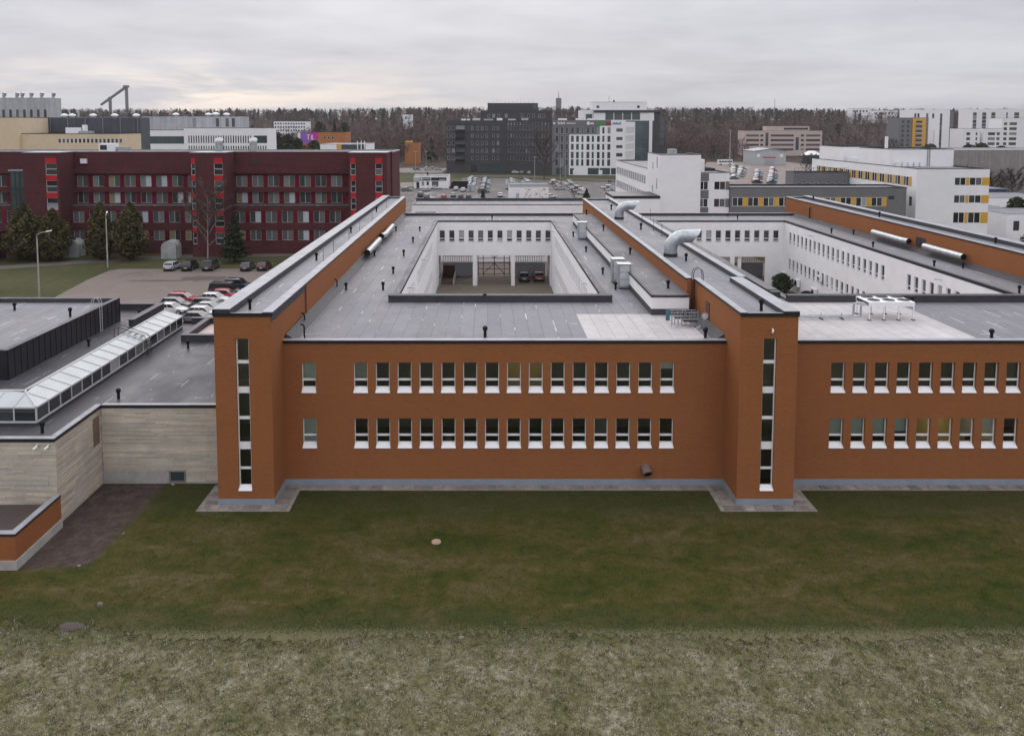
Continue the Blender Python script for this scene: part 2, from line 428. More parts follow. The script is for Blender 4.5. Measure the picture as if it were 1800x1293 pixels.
# ------------------------------------------------------------------ walls with window openings
WINC = {}
def win_parts(kind, w, h, d):
    """meshes of one window unit: x along the wall, y into it, z up, origin at the lower left of the opening"""
    key = (kind, round(w, 3), round(h, 3), round(d, 3))
    if key in WINC: return WINC[key]
    fr = MB(); parts = []
    y0, y1, yg = d - .10, d - .02, d - .05
    def ring(x0, x1, z0, z1, t, m=0):
        fr.box(x0, x0 + t, y0, y1, z0, z1, m); fr.box(x1 - t, x1, y0, y1, z0, z1, m)
        fr.box(x0 + t, x1 - t, y0, y1, z0, z0 + t, m); fr.box(x0 + t, x1 - t, y0, y1, z1 - t, z1, m)
    def pane(x0, x1, z0, z1, mt):
        p = MB(); p.quad((x0, yg, z0), (x1, yg, z0), (x1, yg, z1), (x0, yg, z1))
        parts.append(('pane', p.mesh('pane', MT[mt])))
    if kind == 'main':          # tall pane, small lower light, deep sloping sill
        zs = .34; zm = h * .415
        ring(.0, w, zs, h, .06); fr.box(.06, w - .06, y0, y1, zm - .07, zm + .07)
        pane(.06, w - .06, zm + .07, h - .06, 'glass'); pane(.06, w - .06, zs + .06, zm - .07, 'glass')
        s = MB()
        vs = [(-.0, y0 + .01, zs + .02), (w, y0 + .01, zs + .02), (w + .02, -.07, .04), (-.02, -.07, .04), (-.02, -.07, .0), (w + .02, -.07, .0), (w, y0 + .01, 0), (0, y0 + .01, 0)]
        s.add(vs, [(3, 2, 1, 0), (4, 5, 2, 3), (7, 6, 5, 4), (0, 7, 4, 3), (2, 5, 6, 1)])
        parts.append(('sill', s.mesh('sill', MT['frame'])))
    elif kind == 'tower':
        lev = [(0.35, 1.40), (1.55, 2.75), (3.25, 4.78), (4.98, 6.54), (6.96, 8.52), (8.74, 10.22)]
        z = .33
        fr.box(0, .07, y0, y1, .33, h); fr.box(w - .07, w, y0, y1, .33, h)
        for a, b in lev:
            fr.box(.07, w - .07, y0, y1, z, a); z = b
            pane(.07, w - .07, a, b, 'glass')
        fr.box(.07, w - .07, y0, y1, z, h)
        s = MB()
        s.add([(0, y0, .34), (w, y0, .34), (w + .02, -.07, .04), (-.02, -.07, .04), (-.02, -.07, 0), (w + .02, -.07, 0)], [(3, 2, 1, 0), (4, 5, 2, 3)])
        parts.append(('sill', s.mesh('sill', MT['frame'])))
    elif kind == 'court':       # white render, dark pane, lower light
        zs = .12; zm = h * .30
        ring(0, w, zs, h, .05); fr.box(.05, w - .05, y0, y1, zm - .05, zm + .05)
        pane(.05, w - .05, zm + .05, h - .05, 'pane'); pane(.05, w - .05, zs + .05, zm - .05, 'pane')
        fr.box(-.02, w + .02, -.04, y1, .0, .05)
    elif kind in ('pair', 'pair_office'):
        mt = 'pane_office' if kind == 'pair_office' else 'pane'; mi = 4 if kind == 'pair_office' else 0
        ring(0, w, 0, h, .06, mi); fr.box(w / 2 - .05, w / 2 + .05, y0, y1, .06, h - .06, mi)
        pane(.06, w / 2 - .05, .06, h - .06, mt); pane(w / 2 + .05, w - .06, .06, h - .06, mt)
    elif kind == 'plain':
        ring(0, w, 0, h, .06); pane(.06, w - .06, .06, h - .06, 'pane')
    elif kind == 'far':         # too small to show a separate pane
        ring(0, w, 0, h, .07); fr.quad((0, yg, 0), (w, yg, 0), (w, yg, h), (0, yg, h), 1)
    elif kind == 'fardark':
        ring(0, w, 0, h, .05, 2); fr.quad((0, yg, 0), (w, yg, 0), (w, yg, h), (0, yg, h), 1)
    elif kind == 'fargrey':
        ring(0, w, 0, h, .12, 4); fr.quad((0, yg, 0), (w, yg, 0), (w, yg, h), (0, yg, h), 1)
    elif kind == 'farsky':
        ring(0, w, 0, h, .08, 2); fr.quad((0, yg, 0), (w, yg, 0), (w, yg, h), (0, yg, h), 3)
        k = max(1, int(w / 1.6))
        for i in range(1, k): fr.box(i * w / k - .04, i * w / k + .04, y0, y1, .08, h - .08, 2)
    r = (fr.mesh('window', [MT['frame'], MT['pane_far'], MT['dark_steel'], MT['pane_sky'], MT['grey_light']]), parts)
    WINC[key] = r
    return r
def place_window(root, kind, x, y, z, ang, w, h, d, off=(0, 0, 0)):
    me, parts = win_parts(kind, w, h, d)
    o = link('window', me, root, (x - off[0], y - off[1], z - off[2]), ang)
    for n, pm in parts: link(n, pm, o)
    return o
def facade(root, x0, y0, ang, W, z0, z1, ops, mat, depth=.25, name='wall', off=(0, 0, 0), kind='far', windows=True):
    """one wall sheet from (x0,y0), running along ang, its face looking to the right of that; ops: (u0,u1,z0,z1[,kind])"""
    ca, sa = math.cos(ang), math.sin(ang)
    def pt(u, d, z): return (x0 + ca * u - sa * d, y0 + sa * u + ca * d, z)
    us = sorted({0.0, W} | {round(v, 4) for o in ops for v in o[:2]})
    zs = sorted({z0, z1} | {round(v, 4) for o in ops for v in o[2:4]})
    us = [u for u in us if 0 <= u <= W]; zs = [z for z in zs if z0 <= z <= z1]
    b = MB(off)
    for j in range(len(zs) - 1):
        zc = (zs[j] + zs[j + 1]) / 2; run = None
        for i in range(len(us) - 1):
            uc = (us[i] + us[i + 1]) / 2
            hole = any(o[0] < uc < o[1] and o[2] < zc < o[3] for o in ops)
            if not hole and run is None: run = us[i]
            if run is not None and (hole or i == len(us) - 2):
                e = us[i] if hole else us[i + 1]
                b.quad(pt(run, 0, zs[j]), pt(e, 0, zs[j]), pt(e, 0, zs[j + 1]), pt(run, 0, zs[j + 1])); run = None
    for o in ops:
        u0, u1, a, c = o[:4]; dd = depth
        b.quad(pt(u0, 0, a), pt(u0, dd, a), pt(u0, dd, c), pt(u0, 0, c))
        b.quad(pt(u1, dd, a), pt(u1, 0, a), pt(u1, 0, c), pt(u1, dd, c))
        b.quad(pt(u0, 0, c), pt(u0, dd, c), pt(u1, dd, c), pt(u1, 0, c))
        b.quad(pt(u0, dd, a), pt(u0, 0, a), pt(u1, 0, a), pt(u1, dd, a))
    wo = b.build(name, mat, root)
    outs = []
    for o in ops:
        k = o[4] if len(o) > 4 else kind
        if not k or not windows: outs.append(None); continue
        x, y, z = pt(o[0], 0, o[2])
        outs.append(place_window(root, k, x, y, z, ang, o[1] - o[0], o[3] - o[2], depth, off))
    return wo, outs
def grid_ops(u0, pitch, n, w, rows, kind=None):
    return [(u0 + i * pitch, u0 + i * pitch + w, a, b) + ((kind,) if kind else ()) for a, b in rows for i in range(n)]

# ------------------------------------------------------------------ ground
def hgt(x, y):
    t = min(1, max(0, (y - 540) / 620.0)); s = t * t * (3 - 2 * t)
    return 34.0 * s + 1.5 * math.sin(x * .006 + 1) * s
def poly_sheet(name, pts, z, mat, label=None, sub=0):
    b = MB(); b.add([(x, y, z) for x, y in pts], [tuple(range(len(pts)))])
    o = b.build(name, mat); o['kind'] = 'structure'
    return o
def ground_mat():
    m, nt, bs = newmat('winter ground'); P = pos(nt)
    n = noise(nt, P, .05, 6, .6, .3); n2 = noise(nt, P, .9, 5, .65)
    k = math_n(nt, 'ADD', math_n(nt, 'MULTIPLY', n, .6), math_n(nt, 'MULTIPLY', n2, .4))
    c = ramp(nt, k, [(.32, (.035, .042, .016)), (.47, (.060, .066, .027)), (.58, (.085, .078, .042)), (.70, (.12, .10, .07))])
    s = N(nt, 'ShaderNodeSeparateXYZ'); L(nt, P, s.inputs[0])
    f = math_n(nt, 'MULTIPLY', math_n(nt, 'SUBTRACT', s.outputs[1], 400.0), 1 / 60.0, clamp=True)
    c = mix(nt, f, c, ramp(nt, n2, [(.3, (.035, .026, .021)), (.7, (.07, .052, .04))]))
    setc(nt, bs, c); bs.inputs['Roughness'].default_value = .95; bs.inputs['Specular IOR Level'].default_value = .1
    bump(nt, bs, noise(nt, P, 6, 4), .5, .06)
    return m
def lawn_mat():
    m, nt, bs = newmat('short winter lawn'); P = pos(nt)
    mp = N(nt, 'ShaderNodeMapping'); mp.inputs['Scale'].default_value = (.55, 1, 1); L(nt, P, mp.inputs[0])
    n = noise(nt, mp.outputs[0], .42, 8, .68, .5); n2 = noise(nt, P, 1.3, 10, .82); n3 = noise(nt, P, .09, 3)
    k = math_n(nt, 'ADD', math_n(nt, 'ADD', math_n(nt, 'MULTIPLY', n, .42), math_n(nt, 'MULTIPLY', n2, .42)), math_n(nt, 'MULTIPLY', n3, .16))
    c = ramp(nt, k, [(.39, (.018, .031, .004)), (.45, (.036, .043, .007)), (.505, (.058, .051, .013)), (.56, (.083, .066, .027)), (.64, (.130, .106, .062))])
    s = N(nt, 'ShaderNodeSeparateXYZ'); L(nt, P, s.inputs[0])
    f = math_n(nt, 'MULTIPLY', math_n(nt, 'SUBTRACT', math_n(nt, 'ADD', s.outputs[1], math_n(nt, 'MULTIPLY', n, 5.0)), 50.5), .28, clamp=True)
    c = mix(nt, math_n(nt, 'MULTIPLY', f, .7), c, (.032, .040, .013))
    f2 = math_n(nt, 'MULTIPLY', math_n(nt, 'SUBTRACT', 42.6, math_n(nt, 'ADD', s.outputs[1], math_n(nt, 'MULTIPLY', n, 5.0))), .5, clamp=True)
    c = mix(nt, math_n(nt, 'MULTIPLY', f2, .6), c, (.036, .048, .016))
    # fine turf grain, and straw creeping in along the mowing edge
    gr = noise(nt, P, 9.0, 8, .8)
    c = mix(nt, 1.0, c, ramp(nt, gr, [(.34, (.58, .60, .58)), (.5, (1.0, 1.0, 1.0)), (.66, (1.5, 1.45, 1.4))]), 'MULTIPLY')
    fs = math_n(nt, 'MULTIPLY', math_n(nt, 'SUBTRACT', math_n(nt, 'ADD', 35.9, math_n(nt, 'MULTIPLY', gr, 4.2)), s.outputs[1]), 1.6, clamp=True)
    c = mix(nt, math_n(nt, 'MULTIPLY', fs, .7), c, (.17, .152, .085))
    # bare soil of the bed along the limestone wall, its edge broken by weeds
    e1 = math_n(nt, 'MULTIPLY', math_n(nt, 'ADD', math_n(nt, 'SUBTRACT', -23.6, s.outputs[0]), math_n(nt, 'MULTIPLY', k, 2.6)), 1.5, clamp=True)
    e2 = math_n(nt, 'MULTIPLY', math_n(nt, 'ADD', math_n(nt, 'SUBTRACT', s.outputs[1], 44.6), math_n(nt, 'MULTIPLY', k, 3.2)), 1.3, clamp=True)
    soil = ramp(nt, n2, [(.32, (.034, .024, .021)), (.5, (.066, .049, .043)), (.62, (.095, .074, .064)), (.72, (.19, .16, .135))])
    c = mix(nt, math_n(nt, 'MULTIPLY', e1, e2), c, soil)
    setc(nt, bs, c); bs.inputs['Roughness'].default_value = .9; bs.inputs['Specular IOR Level'].default_value = .1
    bump(nt, bs, noise(nt, P, 24, 3), .6, .03)
    return m
def rough_mat():
    m, nt, bs = newmat('rough straw grass'); P = pos(nt)
    n = noise(nt, P, .45, 5, .65, .3); n2 = noise(nt, P, 3.0, 5, .7, .4)
    n4 = noise(nt, P, 9.0, 6, .75)
    k = math_n(nt, 'ADD', math_n(nt, 'MULTIPLY', n, .35), math_n(nt, 'ADD', math_n(nt, 'MULTIPLY', n2, .35), math_n(nt, 'MULTIPLY', n4, .30)))
    c = ramp(nt, k, [(.36, (.045, .055, .018)), (.44, (.10, .10, .042)), (.52, (.165, .15, .085)), (.61, (.30, .28, .22))])
    s = N(nt, 'ShaderNodeSeparateXYZ'); L(nt, P, s.inputs[0])
    fe = math_n(nt, 'MULTIPLY', math_n(nt, 'ADD', math_n(nt, 'SUBTRACT', s.outputs[1], 38.6), math_n(nt, 'MULTIPLY', k, 4.6)), .55, clamp=True)
    c = mix(nt, math_n(nt, 'MULTIPLY', fe, .8), c, (.045, .052, .014))
    setc(nt, bs, c); bs.inputs['Roughness'].default_value = .95; bs.inputs['Specular IOR Level'].default_value = .1
    bump(nt, bs, n2, 1.0, .12)
    return m
def asphalt_mat(name, col, damp=.4, marks=0):
    m, nt, bs = newmat(name); P = pos(nt)
    n = noise(nt, P, .16, 8, .68, .7); n2 = noise(nt, P, 3.5, 5, .7)
    k = math_n(nt, 'ADD', math_n(nt, 'MULTIPLY', n, .7), math_n(nt, 'MULTIPLY', n2, .3))
    c = ramp(nt, k, [(.34, scaled(col, 1 - damp)), (.44, scaled(col, .93)), (.7, scaled(col, 1.15))])
    setc(nt, bs, c)
    L(nt, ramp(nt, n, [(.32, (.4,) * 3), (.5, (.85,) * 3)]), bs.inputs['Roughness'])
    bump(nt, bs, n2, .3, .02)
    return m
MT['ground'] = ground_mat(); MT['lawn'] = lawn_mat(); MT['rough'] = rough_mat()
MT['asphalt'] = asphalt_mat('grey asphalt', (.088, .077, .073))
MT['gravel_lot'] = asphalt_mat('pinkish gravelled asphalt', (.165, .128, .112), .5)
MT['yard'] = asphalt_mat('muddy concrete yard', (.155, .125, .092), .62)
MT['path'] = asphalt_mat('worn path', (.125, .105, .093), .3)
MT['dirt'] = asphalt_mat('bare dark soil', (.066, .050, .044), .35)
MT['wet'] = asphalt_mat('wet dark asphalt', (.085, .062, .055), .5)
MT['pave'] = M('mossy paving stone', (.20, .175, .155), .9, .3, 1.6, bmp=.3, obj_var=.3)
MT['line'] = M('worn white road paint', (.45, .44, .43), .8, .2, 1.5)

b = MB()
xs = [-1800, -1300, -900, -600, -420, -300, -200, -120, -60, 0, 60, 120, 200, 300, 420, 600, 900, 1300, 1800]
ys = [-500, -200, 0, 60, 150, 260, 360, 450, 540, 590, 640, 730, 820, 920, 1030, 1150, 1300, 1600, 2200]
for y in ys:
    for x in xs: b.v.append((x, y, hgt(x, y) - .06))
nx = len(xs)
for j in range(len(ys) - 1):
    for i in range(nx - 1):
        b.f.append([j * nx + i, j * nx + i + 1, (j + 1) * nx + i + 1, (j + 1) * nx + i]); b.m.append(0)
o = b.build('ground', MT['ground'], smooth=True); o['kind'] = 'structure'
o = poly_sheet('rough_meadow', [(-110, -120), (110, -120), (110, 52), (-110, 52)], -.03, MT['rough'])
def lawn_edge(x):
    return 37.3 + .3 * math.sin(x * .23 + 1) + .12 * math.sin(x * .9) + (max(0, -15 - x) * .11) + (max(0, -26 - x) ** 1.5 * .55)
xs = [(-32 + i * .14) for i in range(int(122 / .14))]
poly_sheet('lawn', [(x, lawn_edge(x) + random.gauss(0, .16)) for x in xs] + [(90, 60), (-32, 60)], 0, MT['lawn'])
# left car park, its path and the yards behind
poly_sheet('car_park', [(-69, 96), (-61.5, 108), (-63.5, 116), (-65.2, 128), (-65.6, 136.5), (-64.6, 138.2), (-20, 138.4), (-18.4, 138), (-18.4, 88), (-62, 88)], -.03, MT['gravel_lot'])
poly_sheet('footpath', [(-140, 118), (-100, 130.2), (-84, 138.5), (-70, 145.5), (-55, 150.5), (-20, 153), (-20, 157), (-48, 155.6), (-60, 153.6), (-72, 149), (-86, 142), (-100, 134), (-140, 123)], -.035, MT['path'])
poly_sheet('courtyard_paving', [(-8.2, 66), (10.4, 66), (10.4, 136), (-8.2, 136)], .01, MT['yard'])
poly_sheet('courtyard_asphalt', [(25.6, 66), (46.3, 66), (46.3, 136), (25.6, 136)], .01, MT['yard'])
poly_sheet('back_lane', [(-13.9, 131.6), (50.8, 131.6), (50.8, 154), (-13.9, 154)], -.02, MT['gravel_lot'])
wp = [(-46.5 + (4.6 * math.cos(a / 22 * 2 * PI)) * random.uniform(.7, 1.15), 129.6 + 2.3 * math.sin(a / 22 * 2 * PI) * random.uniform(.7, 1.15)) for a in range(22)]
poly_sheet('wet_patch', wp, -.024, MT['wet'])
wp = [(-53 + (5 * math.cos(a / 22 * 2 * PI)) * random.uniform(.6, 1.2), 127.5 + .8 * math.sin(a / 22 * 2 * PI) * random.uniform(.6, 1.2)) for a in range(22)]
poly_sheet('wet_patch', wp, -.024, MT['wet'])
poly_sheet('central_car_park', [(-60, 200), (66, 200), (62, 300), (58, 352), (34, 362), (4, 380), (-12, 384), (-12, 322), (-60, 314)], -.03, MT['asphalt'])
poly_sheet('service_road', [(-60, 318), (-15, 330), (-16, 345), (-30, 352), (-90, 352), (-90, 322)], -.02, MT['path'])
poly_sheet('street', [(-70, 428), (-24, 420), (-24, 440), (-22, 470), (-70, 470)], .05, MT['path'])
poly_sheet('pavement', [(-8, 392), (16, 392), (60, 362), (64, 362), (64, 368), (40, 378), (18, 400), (-8, 400)], -.02, MT['path'])
poly_sheet('overflow_car_park', [(96, 300), (150, 300), (178, 440), (205, 500), (205, 545), (150, 545), (128, 470), (104, 380)], .22, MT['gravel_lot'])
poly_sheet('side_yard', [(99.5, 120), (180, 120), (200, 300), (104, 300)], -.02, MT['asphalt'])
lines = MB()
for i in range(9):
    x = -26 + i * 2.75
    lines.quad((x, 283, 0), (x + .16, 283, 0), (x + .16, 288.5, 0), (x, 288.5, 0))
    lines.quad((x + .6, 267, 0), (x + .76, 267, 0), (x + .76, 272, 0), (x + .6, 272, 0))
lo = lines.build('parking_lines', MT['line']); lo['kind'] = 'structure'

# ------------------------------------------------------------------ the orange brick institute
BO = (1.2, 53.8, 0)
YM, YT, ZR, ZE = 53.8, 50.9, 10.15, 10.28
inst = thing('institute_building', 'long orange brick institute with flat roofs, two white courtyards and slim stair towers', 'building', BO)
def ibox(name, mt, *a): return rect_prism(name, MT[mt], *a, parent=inst, off=BO)
RW = .97
rows_main = [(6.60, 8.73), (2.67, 4.78)]
us1 = [-12.83] + [-9.25 + i * 1.513 for i in range(15)]
us2 = [23.72 + i * 1.513 for i in range(14)]
wl = {}
def main_front(x0, x1, us):
    ops = [(u - x0, u - x0 + RW, a, c, 'main') for a, c in rows_main for u in us]
    wo, outs = facade(inst, x0, YM, 0, x1 - x0, .45, ZE - .2, ops, MT['brick'], depth=.30, off=BO)
    return outs
w1 = main_front(-14.1, 16.45, us1); w2 = main_front(20.2, 50.9, us2)
for x0, x1 in ((-14.1, 16.45), (20.2, 50.9)):
    ibox('plinth', 'plinth', x0, x1, YM - .03, YM + .3, -.3, .45)
    ibox('coping', 'coping', x0, x1, YM - .06, YM + .22, ZE - .2, ZE)
    ibox('cap', 'cap', x0 + .01, x1 - .01, YM - .05, YM + .5, ZE + .001, ZE + .03)
# rooms behind the front windows
def rooms(x0, x1, cuts, lit, yellow):
    for k, (z0, z1) in enumerate(((5.75, 9.2), (1.85, 5.25))):
        b = MB(BO)
        b.quad((x0, YM + .31, z0), (x1, YM + .31, z0), (x1, YM + 6, z0), (x0, YM + 6, z0), 2)
        b.quad((x0, YM + .31, z1), (x0, YM + 6, z1), (x1, YM + 6, z1), (x1, YM + .31, z1))
        cs = [x0] + list(cuts) + [x1]
        for i in range(len(cs) - 1):
            m = 1 if (k, i) in yellow else 0
            b.quad((cs[i] + .05, YM + 6, z0), (cs[i + 1] - .05, YM + 6, z0), (cs[i + 1] - .05, YM + 6, z1), (cs[i] + .05, YM + 6, z1), m)
            b.quad((cs[i] + .05, YM + .32, z0), (cs[i] + .05, YM + 6, z0), (cs[i] + .05, YM + 6, z1), (cs[i] + .05, YM + .32, z1), m)
            b.quad((cs[i + 1] - .05, YM + 6, z0), (cs[i + 1] - .05, YM + .32, z0), (cs[i + 1] - .05, YM + .32, z1), (cs[i + 1] - .05, YM + 6, z1), m)
        b.build('room_lining', [MT['room'], MT['room_y'], MT['room_dark']], inst)
        for i in range(len(cs) - 1):
            if (k, i) in lit:
                xm = (cs[i] + cs[i + 1]) / 2
                p = MB(BO); p.box(xm - .6, xm + .6, YM + 2.4, YM + 3.2, z1 - .09, z1 - .03)
                p.build('ceiling_light', MT['lamp'], inst)
rooms(-14.0, 16.4, (-10.2, -3.5, 1.05, 4.15, 8.6, 13.0), {(0, 3)}, {(0, 3)})
rooms(20.3, 50.8, (29.4, 32.4, 35.9, 41, 46), {(1, 1), (1, 2)}, {(1, 1)})
# blinds hung behind some panes
def blind(x0, z0, z1, mt, w=RW):
    b = MB(BO); b.box(x0 + .05, x0 + w - .05, YM + .36, YM + .38, z0, z1); b.build('roller_blind', MT[mt], inst)
blind(us1[0], 3.6, 4.75, 'blind'); blind(us1[0], 3.05, 3.4, 'blind')
blind(us1[0], 7.5, 8.7, 'blind'); blind(us1[15], 8.2, 8.7, 'blind_w')
for i in range(3): blind(us2[i], 3.6, 4.75, 'blind')
blind(us2[3], 3.75, 4.75, 'blind'); blind(us2[7], 3.95, 4.75, 'blind_w')
blind(us1[1], 7.55, 8.7, 'room'); blind(us1[12], 3.6, 4.75, 'room_dark')
# stair tower / ridge wings
def wing(x0, x1, y1, joint, left_in, right_in, win_x):
    t = .3
    ops = [(win_x - x0, win_x - x0 + .86, .98, 11.2, 'tower')]
    facade(inst, x0, YT, 0, x1 - x0, .42, 12.82, ops, MT['brick'], depth=.28, off=BO)
    b = MB(BO)     # stairwell behind the slit window
    b.quad((x0 + .3, YT + 3, .4), (x1 - .3, YT + 3, .4), (x1 - .3, YT + 3, 12), (x0 + .3, YT + 3, 12))
    b.quad((x0 + .3, YT + .3, .4), (x0 + .3, YT + 3, .4), (x0 + .3, YT + 3, 12), (x0 + .3, YT + .3, 12))
    b.quad((x1 - .3, YT + 3, .4), (x1 - .3, YT + .3, .4), (x1 - .3, YT + .3, 12), (x1 - .3, YT + 3, 12))
    for zz in (4.3, 8.2): b.box(x0 + .3, x1 - .3, YT + .9, YT + 3, zz - .3, zz)
    b.build('stairwell', MT['room_dark'], inst)
    ibox('wall', 'brick', x1 - t, x1, YT + .001, joint, .42, 12.82)
    ibox('wall', 'brick', x0, x0 + t, YT + .001, joint, .42, 12.82)
    xl = x0 + (-.6 if left_in < 0 else 0); xr = x1 + right_in
    ibox('wall', 'brick', xl, xl + t, joint + .12, y1, .42, 12.82)
    ibox('wall', 'brick', xr - t, xr, joint + .12, y1, .42, 12.82)
    ibox('joint_cover', 'rust', x1 - .25, x1 + .03, joint + .001, joint + .119, .42, 12.8)
    if left_in < 0:
        ibox('wall', 'brick', xl, x0 + .25, joint + .001, joint + .119, .42, 12.82)
        ibox('joint_cover', 'rust', x0 - .05, x0 - .001, joint - .14, joint - .001, .42, 12.8)
    ibox('wall', 'brick', xl + t, xr - t, y1 - t, y1, .42, 12.82)
    ibox('plinth', 'plinth', x0 - .03, x1 + .03, YT - .03, YM - .031, -.3, .42)
    return xl, xr
W1 = wing(-17.8, -14.1, 135.5, 60.6, 0, .12, -16.42)
W2 = wing(16.45, 20.2, 132, 62.5, -1, .35, 17.98)
W3 = wing(50.9, 54.6, 135.5, 62.5, 0, .3, 52.4)
def wing_roof(x0, x1, y0, y1, wl_, wr_, hl, hr, mt='felt', front=True, back=True):
    """deck, the two edge kerbs with their sheet caps, and the front edge"""
    ibox('roof', mt, x0 + wl_, x1 - wr_, y0 + (.3 if front else -.0), y1 - (.3 if back else 0), 12.4, 12.66)
    for a, c, h in ((x0 - .05, x0 + wl_, hl), (x1 - wr_, x1 + .05, hr)):
        ibox('kerb', 'upstand', a + (.09 if a < x0 else .0), c - (.001 if a < x0 else .09), y0 + .02, y1, 12.3, 12.82 + h - .03)
        ibox('coping', 'coping', a + .02, c - .03, y0 - .03, y1 + .05, 12.82 + h - .03, 12.82 + h)
        ibox('cap', 'cap', a, c + .02, y0 - .04, y1 + .06, 12.82 + h + .001, 12.82 + h + .045)
    if front: ibox('coping', 'coping', x0 - .051, x1 + .051, y0 - .07, y0 - .041, 12.66, 12.9)
    ibox('coping', 'coping', x1 + .052, x1 + .07, y0 - .04, y1, 12.78, 12.8 + hr)
    ibox('coping', 'coping', x0 - .07, x0 - .052, y0 - .04, y1, 12.78, 12.8 + hl)
    if front: ibox('cap', 'cap', x0 + wl_, x1 - wr_, y0 - .035, y0 + .3, 12.67, 12.86)
    if back: ibox('cap', 'cap', x0 + wl_, x1 - wr_, y1 - .3, y1 + .035, 12.67, 12.95)
wing_roof(-17.8, -14.02, YT, 135.5, 1.05, .62, .30, .10)
wing_roof(16.45, 20.2, YT, 62.56, .42, .95, .08, .16, back=False)
wing_roof(15.84, 20.5, 62.62, 132, .42, .55, .08, .2, front=False)
wing_roof(50.9, 54.8, YT, 135.5, .45, 1.0, .08, .25)

# flat roofs round the courtyards
def ring_roof(X0, X1, hx0, hx1, hy0, hy1, Y1, mt):
    b = MB(BO); z = ZR
    for x0, x1, y0, y1 in ((X0, X1, YM + .45, hy0), (X0, hx0, hy0, hy1), (hx1, X1, hy0, hy1), (X0, X1, hy1, Y1)):
        b.quad((x0, y0, z), (x1, y0, z), (x1, y1, z), (x0, y1, z))
    b.build('roof', MT[mt], inst)
    ibox('parapet', 'upstand', hx0 - .62, hx1 + .62, hy0 - .75, hy0 - .12, ZR - .1, ZR + .55)
    ibox('cap', 'upstand', hx0 - .68, hx1 + .68, hy0 - .80, hy0 - .02, ZR + .551, ZR + .60)
    for a, c in ((hx0 - .55, hx0 - .02), (hx1 + .02, hx1 + .55)):
        ibox('kerb', 'felt_mid', a, c, hy0 - .1, hy1 + .4, ZR - .05, ZR + .16)
    ibox('coping', 'coping', hx0 - .05, hx0 + .03, hy0 - .02, hy1, ZR - .12, ZR + .19)
    ibox('coping', 'coping', hx1 - .03, hx1 + .05, hy0 - .02, hy1, ZR - .12, ZR + .19)
    ibox('coping', 'coping', hx0 + .031, hx1 - .031, hy1 - .05, hy1 + .1, ZR - .08, ZR + .15)
    ibox('parapet', 'upstand', X0, X1, Y1 - .4, Y1, ZR - .4, ZR + .42)
    ibox('cap', 'cap', X0, X1, Y1 - .45, Y1 + .05, ZR + .421, ZR + .46)
CX0, CX1, CY0, CY1 = -7.75, 9.9, 66.95, 123.2
DX0, DX1 = 26.0, 46.2
ring_roof(-13.98, 15.84, CX0, CX1, CY0, CY1, 131.3, 'felt')
ring_roof(20.35, 50.9, DX0, DX1, CY0, CY1, 131.3, 'felt')
for a, c, e, f in ((6.98, 15.3, 54.35, 62.0), (20.45, 34.3, 54.35, 66.6)):
    b = MB(BO); b.quad((a, e, ZR + .012), (c, e, ZR + .012), (c, f, ZR + .012), (a, f, ZR + .012)); b.build('roof_sheet', MT['felt_pale'], inst)
for x, s in ((-14.0, 1), (20.36, 1), (16.44, -1), (50.88, -1)):      # felt turned up against the wings
    b = MB(BO); y1 = 131 if s > 0 or x > 40 else 61.9
    b.add([(x, YM + .5, ZR + .45), (x, y1, ZR + .45), (x + .75 * s, y1, ZR + .012), (x + .75 * s, YM + .5, ZR + .012), (x, YM + .5, ZR), (x, y1, ZR)],
          [(0, 1, 2, 3), (0, 3, 4), (1, 5, 2)] )
    b.build('upstand', MT['upstand'], inst)
# courtyard walls
rows_c = [(6.92, 8.75), (3.0, 4.72)]
def court(x0, x1, wops, eops, far_ops, bays):
    facade(inst, x0, CY0, PI / 2, CY1 - CY0, 0, ZR - .12, wops, MT['white'], .2, off=BO)
    facade(inst, x1, CY1, -PI / 2, CY1 - CY0, 0, ZR - .12, eops, MT['white'], .2, off=BO)
    facade(inst, x0, CY1, 0, x1 - x0, 0, ZR - .08, far_ops + bays, MT['white'], .24, off=BO)
    facade(inst, x1, CY0, PI, x1 - x0, 0, ZR - .12, [], MT['white'], .2, off=BO)
ln = CY1 - CY0
west = grid_ops(6.0, 1.5, 7, .8, rows_c, 'court') + grid_ops(20.5, 1.5, 16, .8, rows_c, 'court')
east = grid_ops(6.8, 1.5, 26, .8, rows_c, 'court')
far = [(.25 + i * 1.50, .25 + i * 1.50 + .86, 6.92, 8.75, 'court') for i in range(12)]
bays = [(.1, 5.45, 0, 4.78, None), (6.0, 11.45, 0, 4.78, None), (12.0, 17.5, 0, 4.78, None)]
court(CX0, CX1, west, east, far, bays)
east2 = grid_ops(2.2, 1.5, 20, .8, rows_c, 'court') + grid_ops(36.5, 1.5, 8, .8, rows_c, 'court')
far2 = [(.6 + i * 1.497, .6 + i * 1.497 + .86, 6.92, 8.75, 'court') for i in range(13)]
bays2 = [(1.2, 6.2, 0, 4.6, None), (6.9, 11.9, 0, 4.6, None), (12.6, 17.4, 0, 4.6, None)]
court(DX0, DX1, grid_ops(8, 1.5, 24, .8, rows_c, 'court'), east2, far2, bays2)
